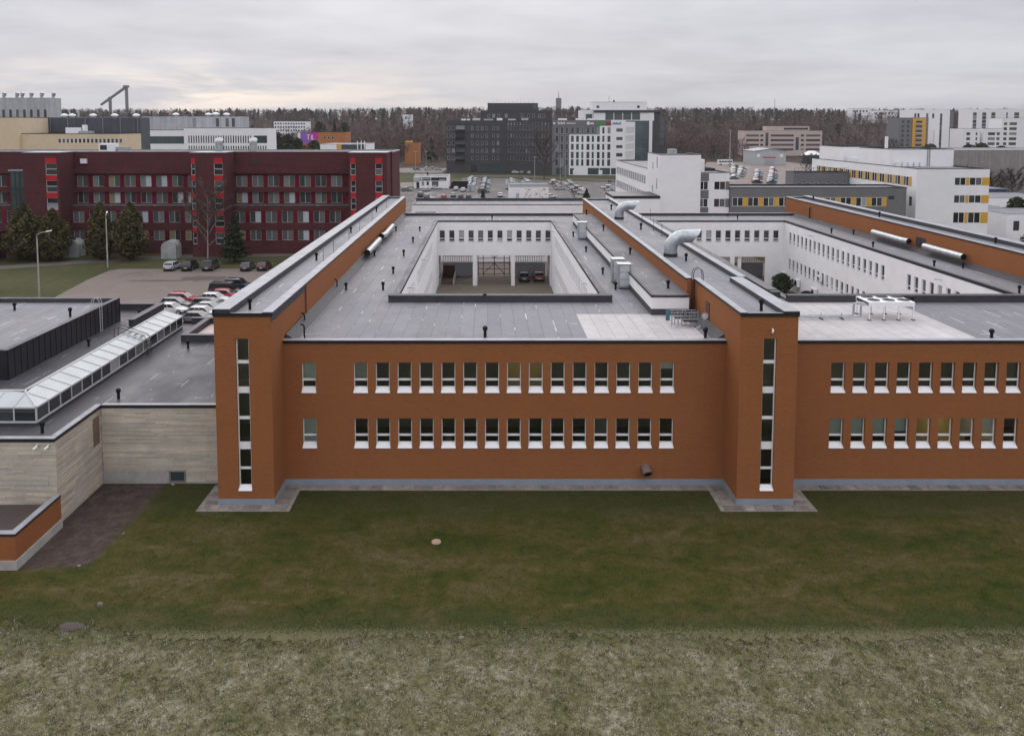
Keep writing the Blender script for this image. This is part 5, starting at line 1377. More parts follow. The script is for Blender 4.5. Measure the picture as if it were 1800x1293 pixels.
red_tower(-28.2, -21.4, -6, [(-23.9, 2.1)]); red_tower(3.6, 10.1, -6, [(3.75, .75), (8.05, 1.7)]); red_tower(33.65, 40.9, -6, [(34.0, .95), (38.7, 1.3)])
lbox(rb, 'bay_window', 'pane_sky', -32.6, -29.8, -2.9, -2.01, 6.0, 16.2); lbox(rb, 'bay_roof', 'cap', -32.8, -29.6, -3.1, -2.0, 16.2, 16.5)
for z in (8.4, 11.4, 12.6): lbox(rb, 'bay_frame', 'dark_steel', -32.65, -29.75, -2.95, -2.9, z, z + .4)
for x in (-32.6, -31.7, -30.8, -29.95): lbox(rb, 'bay_frame', 'dark_steel', x, x + .15, -2.96, -2.91, 6, 16.2)
facade(rb, 41.2, 0, PI / 2, 13, -.2, 19.85, [], MT['red_brick'], .2)
facade(rb, 40.9, 0, 0, .3, -.2, 19.85, [], MT['red_brick'], .2)
facade(rb, 41.2, 13, PI, 86.2, -.2, 19.85, [], MT['red_brick'], .2); facade(rb, -45, 13, -PI / 2, 13, -.2, 19.85, [], MT['red_brick'], .2)
b = MB(); b.quad((-45, 0, 19.7), (41.2, 0, 19.7), (41.2, 13, 19.7), (-45, 13, 19.7)); b.build('roof', MT['felt_mid'], rb)
lbox(rb, 'cap', 'cap', -45, 41.3, -.08, .25, 19.852, 19.95); lbox(rb, 'cap', 'cap', -45, 41.3, 12.75, 13.08, 19.7, 19.95); lbox(rb, 'cap', 'cap', 41.0, 41.3, .25, 12.75, 19.7, 19.95)
lbox(rb, 'vent_grille', 'dark_steel', 13.4, 14.9, -.06, .02, 17.4, 18.3)
b = MB(); b.box(-20.1, -18.9, -.5, -.02, 17.6, 18.5, 0); b.build('outdoor_unit', MT['frame'], rb)
for i, (x, lab) in enumerate([(6.5, 'grey drum fan on the red building roof above the middle stair tower'), (13.3, 'grey drum fan on the red building roof, right of two')]):
    t = thing('roof_fan', lab, 'fan', (x - 60, 159, 19.7), 0, 'drum fans on the red building')
    b = MB(); b.cyl((0, 0, 0), (0, 0, 2.3), .75, 14); b.build('drum', MT['galv'], t, True); b = MB(); b.cyl((0, 0, 2.3), (0, -.15, 2.5), .85, 14); b.build('lid', MT['alu'], t, True)
t = thing('rooftop_unit', 'white air handling unit on the red building roof', 'air handler', (-79, 166, 19.7)); lbox(t, 'casing', 'frame', -1.5, 1.8, -1, 1, 0, 1.6); lbox(t, 'duct', 'galv', 1.8, 4.6, -.4, .4, .2, .9); lbox(t, 'grille', 'dark_steel', -1.2, .2, -1.02, -1.001, .3, 1.3)
t = thing('low_entrance', 'low red brick entrance wing with grey roof at the far left', 'building', (-89.5, 136, 0)); block(t, -18, 0, 16, 14, -.2, 5.2, 'red_brick', 'felt', S=[(11, 13.5, .2, 3.2, 'pair')]); lbox(t, 'panel', 'red_panel', -2.2, -2.0, -.05, 2, 1.5, 3.6)

# beige and white institute behind the red building
t = thing('beige_factory', 'beige brick building with dark metal roof storey behind the red office', 'building', (-125, 205, 0))
block(t, -20, 0, 24.6, 14, 0, 27.2, 'beige', 'felt')
block(t, 4.61, 1, 25.5, 12.5, 0, 23.0, 'beige', 'felt', S=[(9.5 + i * 1.05, 9.5 + i * 1.05 + .8, 20.5, 21.7, 'far') for i in range(16)], depth=.1)
block(t, -2.4, 14.2, 32.2, 6, 0, 27.3, 'dark_rib', 'felt', cop='cap', top=.12)
for i in range(6): lbox(t, 'seam', 'cap', 5 + i * 4.8, 5.12 + i * 4.8, 14.1, 14.19, 22.8, 27.1)
def fans(lst, z, lab, grp):
    for i, (x, y, s) in enumerate(lst):
        t = thing('roof_fan', f'{lab}, {ORD[i]} from the left', 'fan', (x, y, z), 0, grp)
        b = MB(); b.cyl((0, 0, 0), (0, 0, .7 * s), .8 * s, 10); b.build('base', MT['galv'], t); b = MB(); b.cyl((0, 0, .7 * s), (0, 0, 1.15 * s), 1.35 * s, 12, r2=1.2 * s); b.cyl((0, 0, 1.15 * s), (0, 0, 1.5 * s), 1.2 * s, 12, r2=.3 * s); b.build('hood', MT['frame'], t, True)
fans([(-117.5, 222, .75), (-115.3, 222, .75), (-109.5, 222, .75), (-103.5, 222, .75), (-97.5, 222, .75)], 27.2, 'pale roof fan on the dark metal storey', 'fans on the dark roof storey')
t = thing('rooftop_unit', 'white ventilation units on the beige roof terrace', 'air handler', (-111, 211, 22.8)); lbox(t, 'casing', 'frame', 0, 3.2, -1, 1, 0, 1.7); lbox(t, 'duct', 'galv', 3.2, 7, -.5, .5, .2, .8); lbox(t, 'stack', 'frame', 3.4, 4.4, 1, 2, 0, 2.4)
t = thing('white_institute', 'white institute with upright slot windows and grey roof storey', 'building', (-139, 300, 0))
block(t, 0, 0, 26, 12, 0, 23.4, 'white2', 'felt', S=[(1.4, 25.6, 18.2, 21.0, 'farsky')], depth=.6)
slots = [(1.6 + i * .92, 1.6 + i * .92 + .46, a, c, 'fardark') for a, c in ((18.5, 21.3), (14.6, 17.5)) for i in range(32 if a < 18 else 26)]
block(t, 26.01, -3, 31.2, 12, 0, 24.2, 'white2', 'felt', S=slots + [(26.0, 30.9, 18.5, 21.3, 'farsky')], depth=.2)
block(t, -3, 28, 41.5, 9, 0, 28.8, 'grey_rib', 'felt', S=[(x, x + 1.3, 24.5, 28.0, 'fardark') for x in (21, 30.5, 34.5, 37)], cop='cap', top=.12)
fans([(-129, 331, 1.05), (-115.5, 331, 1.05), (-112.5, 331, 1.2), (-108, 331, 1.05)], 28.7, 'pale roof fan on the grey institute storey', 'fans on the grey roof storey')
t = thing('grey_hall', 'tall light grey ribbed hall at the far left with roof exhausts', 'building', (-184, 300, 0))
block(t, -40, 0, 60, 8, 0, 35.4, 'grey_rib', 'felt', S=[(3 + i * 2.6, 4 + i * 2.6, 27.6, 31.0, 'fardark') for i in range(22)], cop='cap', top=.12)
for i, x in enumerate((-182.5, -175.6, -172.2, -168.2, -163.8, -177.6)):
    tt = thing('exhaust_stack', f'grey exhaust stack on the far left hall roof, {["leftmost","third","fourth","fifth","rightmost","second"][i]}', 'exhaust', (x - 1, 304, 35.2), 0, 'stacks on the grey hall')
    b = MB(); b.cyl((0, 0, 0), (0, 0, 1.2), .55, 10); b.build('stack', MT['grey_light'], tt); b = MB(); b.cyl((0, 0, 1.2), (.4, 0, 2.3), .75, 10, r2=.7); b.build('cowl', MT['galv'], tt)

# low white range right behind the courtyards
t = thing('white_low_range', 'low white range with dark roof edge behind the first courtyard', 'building', (-13.9, 145.5, 0))
block(t, 0, 0, 36, 8.5, 0, 10.6, 'white', 'felt', S=[(.6, 4.4, 7.8, 9.2, 'farsky'), (6.0, 8.0, 7.8, 9.0, 'farsky')] + [(10 + i * 3.6, 13.2 + i * 3.6, 7.8, 9.05, 'farsky') for i in range(7)], top=.12)
lbox(t, 'parapet', 'upstand', 0.05, 35.95, 8.15, 8.45, 10.3, 11.0)
t = thing('grey_side_house', 'dark grey flat-roofed annex corner left of the low white range', 'building', (-34, 168, 0)); block(t, 0, 0, 12.5, 28, 0, 11.6, 'grey_wall', 'felt', E=[(6, 7.2, 6, 9.5, 'far')], kind='far')

# white stair tower building and grey-yellow range on the right
t = thing('white_stair_building', 'white rendered building with blank stair tower and grey window panels', 'building', (33.3, 154, 0))
block(t, 0, 0, 8.0, 11.5, 0, 19.5, 'white2', 'felt', Wt=[(5 - .3, 5.6, z, z + 1.5) for z in (16.2, 11.5, 6.8)] + [(8.6, 9.6, z, z + 2.3) for z in (16.6, 12.4, 8.2)], kind='plain')
rows3 = [(12.6, 14.5), (9.2, 11.1), (5.8, 7.7)]
block(t, .01, 11.51, 14, 41, 0, 16.2, 'white2', 'felt', Wt=[(1.2 + i * 2.55, 3.2 + i * 2.55, a, c, 'pair') for a, c in rows3 for i in range(15)], kind='plain', face='EWN')
block(t, 8.01, 2, 6.2, 9.5, 0, 15.9, 'white2', 'felt', S=[(.25, 2.0, a, c, 'pair') for a, c in ((12.45, 14.1), (9.05, 10.7), (5.6, 7.2))] + [(3.2, 5.4, a, c, 'pair') for a, c in ((12.45, 14.1), (9.05, 10.7), (5.6, 7.2))], depth=.1)
for a, c in ((10.75, 12.4), (14.15, 15.7), (7.25, 9.0)): lbox(t, 'panel', 'grey_wall', 8.1, 10.15, 1.95, 2.05, a, c)
for a, c in ((12.45, 14.1), (9.05, 10.7)): lbox(t, 'panel', 'grey_wall', 13.45, 14.2, 1.95, 2.05, a, c)
lbox(t, 'rooftop_hood', 'galv', 3, 4.5, 5, 7, 19.2, 20.3); lbox(t, 'roof_box', 'frame', 8.6, 9.8, 4, 6, 15.6, 18.3)
lbox(t, 'entrance_block', 'white2', -9, -.01, -1, 9, 0, 11.0); lbox(t, 'coping', 'coping', -9.1, .0, -1.1, 9.1, 11.001, 11.5)
t = thing('grey_yellow_range', 'grey rendered range with yellow panels between its windows', 'building', (47.6, 155.5, 0))
ws = [(.4 + i * 3.03, 2.5 + i * 3.03, a, c, 'pair') for a, c in ((9.25, 11.0), (5.7, 7.5)) for i in range(10)]
block(t, 0, 0, 34.5, 8, 0, 13.0, 'grey_wall', 'felt', S=ws, depth=.1)
for a, c in ((9.25, 11.0), (5.7, 7.5)):
    for i in range(10): lbox(t, 'panel', 'yellow', 2.56 + i * 3.03, 3.37 + i * 3.03, -.03, .05, a - .05, c + .05)
lbox(t, 'vent_grille', 'dark_steel', 31.0, 32.1, -.03, .02, 10.6, 11.3); lbox(t, 'parapet', 'coping', .3, 28, 7.4, 7.7, 12.7, 13.05)
t = thing('grey_rear_range', 'grey range with a row of windows behind the yellow-panelled one', 'building', (71.6, 186, 0))
block(t, 0, 0, 13, 5, 0, 14.2, 'grey_wall', 'felt', S=[(1 + i * 1.9, 2.2 + i * 1.9, 9.5, 11.6) for i in range(7)], kind='plain')
for i in range(14): lbox(t, 'railing', 'dark_steel', .2 + i * .9, .25 + i * .9, .1, .15, 14.2, 15.1)
lbox(t, 'railing', 'dark_steel', .1, 12.9, .1, .15, 15.1, 15.16)
t = thing('white_yellow_building', 'large white building with yellow panels and flat white roof blocks', 'building', (84.8, 157, 0))
rw = [(13.25, 14.8), (9.75, 11.3), (5.75, 7.9)]
wl_ = [(3 + i * 3.3, 5.1 + i * 3.3, a, c, 'pair') for a, c in ((12.9, 14.8),) for i in range(14)] + [(48.3, 49.6, 8.9, 10.9, 'plain'), (48.3, 49.6, 5.2, 6.8, 'plain')]
block(t, 0, 0, 14.35, 51, 0, 16.6, 'white2', 'felt', S=[(7.5, 9.7, a, c, 'pair') for a, c in rw] + [(10.45, 12.85, a, c, 'pair') for a, c in rw], Wt=wl_, depth=.1)
for a, c in rw:
    lbox(t, 'panel', 'yellow', 9.75, 10.4, -.03, .06, a, c); lbox(t, 'panel', 'yellow', 12.9, 14.38, -.03, .06, a, c)
for i in range(14): lbox(t, 'panel', 'yellow', -.03, .06, 51 - (6.25 + i * 3.3), 51 - (5.2 + i * 3.3), 12.9, 14.8)
block(t, .6, 12, 13.5, 14, 16.2, 20.1, 'white2', 'felt'); block(t, .6, 34, 12, 14, 16.2, 20.0, 'white2', 'felt')
b = MB()
for s in (0, .5): b.cyl((8.5 + s, 11.9, 16.4), (8.5 + s, 11.9, 20.8), .04, 5)
for k in range(13): b.cyl((8.5, 11.9, 16.7 + k * .3), (9.0, 11.9, 16.7 + k * .3), .025, 4)
b.build('ladder', MT['dark_steel'], t)
for i in range(5): lbox(t, 'outdoor_unit', 'frame', 1.6 + i * 1.25, 2.5 + i * 1.25, 11, 11.6, 16.4, 17.3)
for i in range(4): lbox(t, 'outdoor_unit', 'frame', 1.0, 2.2, 28 + i * 1.4, 29 + i * 1.4, 16.4, 17.6)
lbox(t, 'flue', 'frame', 3.6, 4.1, 20, 20.5, 20.0, 22.6)
# concrete hall and sheds at the right edge
t = thing('concrete_hall', 'long ribbed concrete hall with grey roof at the right edge', 'building', (147, 262, 0)); block(t, 0, 0, 75, 30, 0, 17.0, 'conc_rib', 'felt', cop='cap', top=.12)
t = thing('garage_row', 'row of low pale garages with sloping roofs behind the white building', 'building', (113, 205, 0)); block(t, 0, 0, 34, 16, 0, 6.5, 'white', 'felt', Wt=[(2 + i * 3.6, 4.4 + i * 3.6, .1, 4.0, 'far') for i in range(4)], S=[(2 + i * 3.6, 4.4 + i * 3.6, .1, 4.0, 'far') for i in range(8)], cop='cap', top=.12)
t = thing('site_cabin', 'dark blue site cabin with pale roof by the concrete hall', 'building', (135, 228, 0)); block(t, 0, 0, 14, 8, 0, 7.0, 'blue_sheet', 'felt', cop='cap', top=.12, S=[(1, 3, 3.6, 5.6), (6, 8, 3.6, 5.6)])
t = thing('white_shed', 'small white box shed beside the white building', 'building', (110.8, 184, 0)); block(t, 0, 0, 8.5, 7, 0, 6.2, 'white', 'felt', cop='cap', top=.12, S=[(5.5, 6.6, .1, 2.2)])
t = thing('low_office', 'low white office with dark windows at the right edge', 'building', (110.2, 168, 0)); block(t, 0, 0, 26, 12, 0, 6.4, 'white', 'felt', S=[(1.4 + i * 2.45, 2.8 + i * 2.45, 2.7, 4.9, 'plain') for i in range(4)] + [(11.4, 14.5, 1.5, 4.9, 'farsky')], cop='cap', top=.12, depth=.12)
t = thing('plastic_sheet', 'orange-red plastic sheet hung by the low office wall', 'sheet', (113.2, 163.5, 0))
b = MB(); b.add([(0, 0, 0), (1.6, .1, 0), (1.7, .5, 0), (.1, .5, 0), (.1, .1, 2.0), (1.5, .15, 2.2), (1.4, .4, 2.2), (.2, .4, 2.0), (.8, -.2, 1.1)], [(0, 1, 8), (1, 5, 8), (5, 4, 8), (4, 0, 8), (4, 5, 6, 7), (1, 2, 6, 5), (2, 3, 7, 6), (3, 0, 4, 7)]); b.build('sheet', MT['road_red'], t)
t = thing('membrane_dome', 'pale grey fabric hall roof at the right edge', 'tent hall', (118, 141, 0))
b = MB(); n = 12
for k in range(n):
    a0, a1 = k / n * PI, (k + 1) / n * PI
    b.quad((10 - 10 * math.cos(a0), 0, 6.6 * math.sin(a0)), (10 - 10 * math.cos(a1), 0, 6.6 * math.sin(a1)), (10 - 10 * math.cos(a1), 16, 6.6 * math.sin(a1)), (10 - 10 * math.cos(a0), 16, 6.6 * math.sin(a0)))
b.add([(10 - 10 * math.cos(k / n * PI), 0, 6.6 * math.sin(k / n * PI)) for k in range(n + 1)], [tuple(range(n + 1))]); b.build('membrane', MT['grey_light'], t, True)

# central car park: kiosk shop, mural hut, tarpaulin, portable cabin
t = thing('workshop_kiosk', 'small pale workshop with dark sign boards by the central car park', 'building', (-29.5, 318, 0))
block(t, 0, 0, 14, 11, 0, 5.1, 'white', 'felt', S=[(1.0, 2.2, .05, 2.5, 'fardark'), (3.2, 4.1, 1.2, 2.7, 'fardark'), (5.1, 6.0, 1.2, 2.7, 'fardark'), (7.2, 9.8, .05, 2.8, 'fardark')], cop='cap', top=.12, depth=.1)
for x0, x1 in ((2.5, 6.6), (6.9, 13.0)): lbox(t, 'sign_board', 'coping', x0, x1, -.12, -.02, 3.1, 4.35)
b = MB(); b.cyl((3.1, -.13, 3.75), (3.1, -.16, 3.75), .42, 14)
for i in range(9): b.box(3.75 + i * .3, 3.75 + i * .3 + (.2 if i % 3 else .24), -.16, -.13, 3.6, 3.9 + (.12 if i in (0, 4, 6) else 0))
for i in range(9): b.box(10.2 + i * .27, 10.4 + i * .27, -.16, -.13, 3.4, 3.62)
b.build('lettering', MT['sign_white'], t); lbox(t, 'fascia', 'grey_light', -.1, 2.4, -.25, -.05, 2.7, 4.4); lbox(t, 'chimney', 'dark_steel', 5.0, 5.5, 4, 4.5, 5.0, 6.2)
t = thing('mural_hut', 'small white substation hut painted with a yellow and orange mural', 'building', (7.3, 268, 0))
block(t, 0, 0, 13.3, 9, 0, 5.3, 'white', 'felt', cop='concrete_d', top=.15); lbox(t, 'fascia', 'grey_light', -.05, 13.35, -.06, -.005, 4.4, 5.17)
lbox(t, 'door', 'grey_light', 2.3, 3.4, -.06, -.01, .1, 2.3); rg = random.Random(4)
for i in range(42):
    x = rg.uniform(5, 12.6); z = rg.uniform(.7, 4.0); mt = rg.choice(['yellow', 'yellow', 'orange', 'sign_blue' if x < 7 else 'yellow', 'teal' if x < 7 else 'beige']); a = rg.uniform(.15, .8); c_ = rg.uniform(.12, .4)
    b = MB(); sh = rg.uniform(-.4, .4); b.add([(x, -.012 - i * .0004, z), (x + a, -.012 - i * .0004, z + sh * .3), (x + a + sh * .3, -.012 - i * .0004, z + c_), (x + sh * .3, -.012 - i * .0004, z + c_)], [(0, 1, 2, 3)]); b.build('mural_patch', MT[mt], t)
b = MB(); pts = [(0, 0), (.5, 2.0), (1.5, 2.9), (7.4, 2.8), (7.6, 0)]
t = thing('tarpaulin_tent', 'low black tarpaulin tent beside the workshop kiosk', 'tent', (-15.2, 319, 0))
b.add([(x, 0, z) for x, z in pts] + [(x, 5, z * .95) for x, z in pts], [(0, 1, 2, 3, 4), (9, 8, 7, 6, 5)] + [(i, 5 + i, 6 + i, i + 1) for i in range(4)]); b.build('cover', MT['tarp'], t); lbox(t, 'pole', 'dark_steel', 3.6, 3.7, -.06, 0, 0, 2.8)
t = thing('portable_cabin', 'small blue-grey portable cabin between the parked cars', 'cabin', (-7.6, 303, 0)); lbox(t, 'body', 'grey_light', 0, 2.4, 0, 2.2, 0, 2.4); lbox(t, 'roof', 'cap', -.1, 2.5, -.1, 2.3, 2.401, 2.6); lbox(t, 'door', 'plinth', .5, 1.4, -.03, -.001, .1, 2.1)
# black brick offices
t = thing('black_office', 'black brick office block with balconies beyond the car park', 'building', (-22, 425, 0))
fl = [(22.6, 24.6), (18.7, 20.8), (14.7, 16.8), (10.7, 12.8), (6.7, 8.8)]
ops = [(u, u + 1.1, a, c, 'fargrey') for a, c in fl for u in (13.3, 16.2, 18.6, 21.0, 24.6, 27.0)] + [(u, u + 1.6, a, c, 'fargrey') for a, c in fl for u in (.5, 3.0)] + [(5.2, 9.9, a - .6, c + .5, 'fardark') for a, c in fl] + [(13, 16.5, .3, 4.0, 'fardark')] + [(18.5 + i * 2.7, 20.9 + i * 2.7, .3, 4.2, 'farsky') for i in range(4)]
facade(t, 0, 0, 0, 31.7, -.5, 27.8, ops, MT['black_brick'], .25)
for a, c in fl: lbox(t, 'balcony', 'dark_steel', 5.1, 10.0, -1.3, -.01, a - .85, a - .65); lbox(t, 'balcony_rail', 'black', 5.1, 10.0, -1.3, -1.25, a - .65, a + .35)
ops = [(1.2 + i * 2.05, 2.2 + i * 2.05, a, c, 'fargrey') for a, c in fl + [(25.2, 26.6)] for i in range(14)]
facade(t, 31.7, 0, R(-41), 30.5, -.5, 27.8, ops, MT['black_brick'], .25)
facade(t, 0, 30, -PI / 2, 30, -.5, 27.8, [], MT['black_brick'])
b = MB(); b.add([(0, 0, 27.5), (31.7, 0, 27.5), (54.7, -20, 27.5), (70, 0, 27.5), (40, 30, 27.5), (0, 30, 27.5)], [(0, 1, 2, 3, 4, 5)]); b.build('roof', MT['felt'], t)
for i, (x, y, s) in enumerate([(8, 4, 2.5), (14, 5, 4), (20, 4, 5), (27, 5, 3), (33, 2, 4), (40, -3, 3.5), (11, 8, 1.5)]): lbox(t, 'roof_unit', ['frame', 'alu', 'galv'][i % 3], x, x + s, y, y + 2, 27.5, 28.6 + .4 * (i % 2))
t = thing('black_rear_block', 'dark brick block rising behind the black office', 'building', (-4, 480, 0)); block(t, 0, 0, 42.5, 30, 0, 33.9, 'black_brick', 'felt', S=[(u, u + 1.4, 29.8, 32, 'far') for u in (4, 7, 10, 14.5, 24, 28, 31, 34.5, 37)], depth=.2); block(t, 4, 4, 30.5, 20, 33.5, 38.6, 'black_brick', 'felt', S=[(27.5, 30.3, 35.5, 38.0, 'farsky')])
for i in range(12): lbox(t, 'aerial', 'dark_steel', 5 + i * 2.4, 5.08 + i * 2.4, 6, 6.08, 38.5, 40.2 + (i % 3) * .5)
# white and grey hotel-like block with signs
t = thing('white_office', 'white and grey office block with rows of tall windows and company signs', 'building', (32.8, 405, 0), R(-4))
wr = [(20.9, 24.2), (16.7, 19.9), (12.7, 15.8), (8.4, 11.8), (4.6, 8.0)]
us = [1.6 + i * 2.62 for i in range(11)]; wd = [1.5, 1.5, 1.2, 1.5, 1.5, 1.2, 1.6, 1.2, 1.5, 1.2, 1.6]
def wins(i0, i1, rows, off): return [(us[i] - off, us[i] - off + wd[i], a, c, 'far') for a, c in rows for i in range(i0, i1)]
facade(t, 0, 0, 0, 8.6, -.5, 27.8, wins(0, 3, wr, 0) + [(2, 5, .2, 3.6, 'farsky')], MT['grey_wall'], .25)
facade(t, 8.6, 0, 0, 15.4, 20.5, 27.8, wins(3, 9, wr[:1], 8.6), MT['grey_wall'], .25)
facade(t, 8.6, 0, 0, 15.4, -.5, 20.5, wins(3, 9, wr[1:], 8.6) + [(.5, 2.5, .2, 3.4, 'farsky'), (9.5, 15.2, .2, 3.6, 'farsky')], MT['white2'], .25)
facade(t, 24, 0, 0, 5.6, 24.9, 27.8, [], MT['grey_wall'], .25)
facade(t, 24, 0, 0, 5.6, -.5, 24.9, [(us[i] - 24, us[i] - 24 + wd[i], a, c, 'far') for a, c in wr for i in (9, 10)] + [(.1, 5.4, .2, 3.6, 'farsky')], MT['white2'], .25)
facade(t, 29.6, 0, 0, 7.2, -.5, 27.8, [(2.6, 5.9, a + .9, c - .6, 'far') for a, c in wr] + [(.2, 7, .2, 3.6, 'farsky')], MT['white2'], .25)
facade(t, 36.8, 0, R(72), 24, -.5, 27.0, [(1 + i * 2.2, 2.2 + i * 2.2, a, c, 'far') for a, c in wr for i in range(10)], MT['white2'], .25)
facade(t, 0, 20, -PI / 2, 20, -.5, 27.8, [], MT['grey_wall'])
b = MB(); b.add([(0, 0, 27.4), (36.8, 0, 27.4), (44.2, 22.8, 27.0), (0, 22, 27.4)], [(0, 1, 2, 3)]); b.build('roof', MT['felt'], t)
for x in (3, 12, 18, 22): lbox(t, 'roof_unit', 'frame', x, x + 4.5, 4, 6, 27.4, 28.7)
b = MB(); b.cyl((1.0, -.1, 26.2), (1.0, -.2, 26.2), .95, 16, caps=False); b.cyl((1.0, -.1, 26.2), (1.0, -.15, 26.2), .55, 12)
for i in range(5): b.box(2.9 + i * .72, 3.4 + i * .72, -.2, -.1, 25.7, 26.5 + (.35 if i in (0, 2, 4) else 0))
for i in range(10): b.box(7.2 + i * .46, 7.55 + i * .46, -.2, -.1, 25.9, 26.45)
b.cyl((18.2, -.1, 26.2), (18.2, -.2, 26.2), .85, 14); b.box(19.2, 20.9, -.2, -.1, 25.7, 26.5); b.build('sign_lettering', MT['sign_white'], t)
lbox(t, 'green_sign', 'sign_green', 22.6, 26.0, -.2, -.05, 25.3, 26.9); lbox(t, 'red_sign', 'sign_red', 27.0, 29.6, -.2, -.05, 25.4, 26.7)
b = MB()
for i in range(7): b.box(30.3 + i * .62, 30.75 + i * .62, -.2, -.08, 25.7, 26.4 + (.4 if i in (1, 3, 6) else 0))
b.build('blue_lettering', MT['sign_blue'], t)
# glazed tower block behind it
t = thing('glass_office', 'tall glazed office with white penthouse behind the sign-bearing block', 'building', (53.4, 450, 0))
gl = [(6.6 + i * 5.0, 11.2 + i * 5.0, 28.2, 32.3, 'farsky') for i in range(4)] + [(31.2 + k, 34.2 + k, z, z + 3.4, 'farsky') for k in (0, 6.0) for z in range(2, 28, 4)] + [(27.5, 31, z, z + 3.4, 'farsky') for z in range(2, 28, 4)]
facade(t, 6.3, 0, 0, 34, 27.8, 33.9, [o for o in gl if o[2] > 28], MT['white2'], .3); facade(t, 6.3, 0, 0, 34, 0, 27.8, [o for o in gl if o[2] < 28], MT['glasswall'], .3); lbox(t, 'pier', 'white2', 37.6, 39.4, -.25, -.01, 0, 32.3); facade(t, 40.3, 0, 0, 3.3, 0, 33.9, [], MT['black_brick'], .3)
facade(t, 43.6, 0, PI / 2, 25, 0, 33.9, [(2 + i * 3, 3.4 + i * 3, z, z + 2.6, 'far') for z in range(2, 32, 4) for i in range(7)], MT['black_brick'], .3)
block(t, 0, 1, 6.29, 20, 0, 34.0, 'white2', 'felt', S=[(2.0, 5.6, 28.5, 31.5, 'farsky')]); lbox(t, 'fascia', 'black_brick', 6.4, 43.7, -.5, -.02, 32.4, 33.7)
b = MB(); b.quad((6.3, 0, 33.8), (43.6, 0, 33.8), (43.6, 25, 33.8), (6.3, 25, 33.8)); b.build('roof', MT['felt'], t)
block(t, 6.4, 4, 30.6, 14, 33.8, 38.4, 'white2', 'felt', S=[(2, 3.6, 34.8, 36.4, 'far'), (25, 26.6, 34.8, 36.4, 'far')])
lbox(t, 'aerial', 'dark_steel', 16, 16.15, 8, 8.15, 38.2, 42); lbox(t, 'aerial', 'dark_steel', 18.5, 19.3, 8, 8.8, 38.2, 39.6)
# far office, garage, apartments
t = thing('pink_office', 'pinkish beige four-storey office at the forest edge', 'building', (199.5, 620, 0)); rws = [(9.3 + i * 3.6, 10.9 + i * 3.6) for i in range(3)] + [(5.7, 7.3)]
block(t, 0, 0, 60.5, 16, 0, 21.2, 'pink', 'felt', S=[(x, e, a, c, 'fardark') for a, c in rws for x, e in ((1.5, 11.5), (20.5, 38.5), (48, 59))] + [(x, e, a, c, 'fardark') for a, c in rws for x, e in ((12.5, 14.8), (44, 46.5))] + [(16.5, 18.8, 9, 19.5, 'farsky'), (40, 42.5, 6, 16, 'farsky')], depth=.3); block(t, 19, 4, 33, 10, 21, 24.7, 'pink', 'felt', S=[(13, 32, 21.8, 23.4, 'fardark')])
t = thing('grey_garage', 'grey gabled garage hall with a red sign by the far car park', 'building', (169.5, 506, 0))
b = MB(); b.add([(0, 0, 0), (20, 0, 0), (20, 0, 8.6), (10, 0, 10.0), (0, 0, 8.6), (0, 22, 0), (20, 22, 0), (20, 22, 8.6), (10, 22, 10.0), (0, 22, 8.6)], [(0, 1, 2, 3, 4), (1, 6, 7, 2), (0, 4, 9, 5), (9, 8, 7, 6, 5)]); b.build('wall', MT['grey_light'], t)
b = MB(); b.add([(-.3, -.3, 8.6), (10, -.3, 10.1), (20.3, -.3, 8.6), (-.3, 22.3, 8.6), (10, 22.3, 10.1), (20.3, 22.3, 8.6), (-.3, -.3, 9.1), (10, -.3, 10.6), (20.3, -.3, 9.1), (-.3, 22.3, 9.1), (10, 22.3, 10.6), (20.3, 22.3, 9.1)], [(6, 7, 10, 9), (7, 8, 11, 10), (0, 1, 7, 6), (1, 2, 8, 7), (0, 6, 9, 3), (2, 5, 11, 8)]); b.build('roof', MT['cap'], t)
lbox(t, 'gate', 'galv', 7, 12.5, -.1, -.01, 0, 3.6); lbox(t, 'sign', 'road_red', 5.5, 13.5, -.15, -.02, 4.6, 5.3)
for x in (1.6, 16.2): lbox(t, 'window', 'frame', x, x + 2.0, -.1, -.01, 5.2, 7.0)
t = thing('canopy_tent', 'small dark pavilion with a white pyramid roof by the far car park', 'tent', (213, 530, 0)); lbox(t, 'cabin', 'blue_sheet', 0, 9, 0, 9, .0, 5.5)
b = MB(); b.add([(-.6, -.6, 5.5), (9.6, -.6, 5.5), (9.6, 9.6, 5.5), (-.6, 9.6, 5.5), (3, 3, 8.2), (6, 3, 8.2), (6, 6, 8.2), (3, 6, 8.2)], [(0, 1, 5, 4), (1, 2, 6, 5), (2, 3, 7, 6), (3, 0, 4, 7), (4, 5, 6, 7)]); b.build('roof', MT['tent'], t)
t = thing('grey_yellow_flats', 'grey apartment block with yellow balcony column among the far flats', 'building', (309, 600, 0)); sr = [(6 + i * 3.5, 8 + i * 3.5) for i in range(7)]
block(t, 0, 0, 22, 18, 0, 31, 'grey_wall', 'felt', S=[(x, x + 2, a, c, 'fardark') for a, c in sr for x in (2, 6)]); lbox(t, 'balcony_column', 'yellow', 10, 20, -.6, -.01, 3, 30.5)
for a, c in sr: lbox(t, 'balcony', 'dark_steel', 12.5, 17, -.75, -.601, a, a + 1.6); lbox(t, 'balcony_rail', 'grey_light', 12.3, 17.2, -1.3, -.76, a - .9, a)
lbox(t, 'end_wall', 'white2', 22.01, 27, 1, 18, 0, 30.4); lbox(t, 'end_wall', 'white2', 27.01, 30, 0, 14, 0, 22.5)
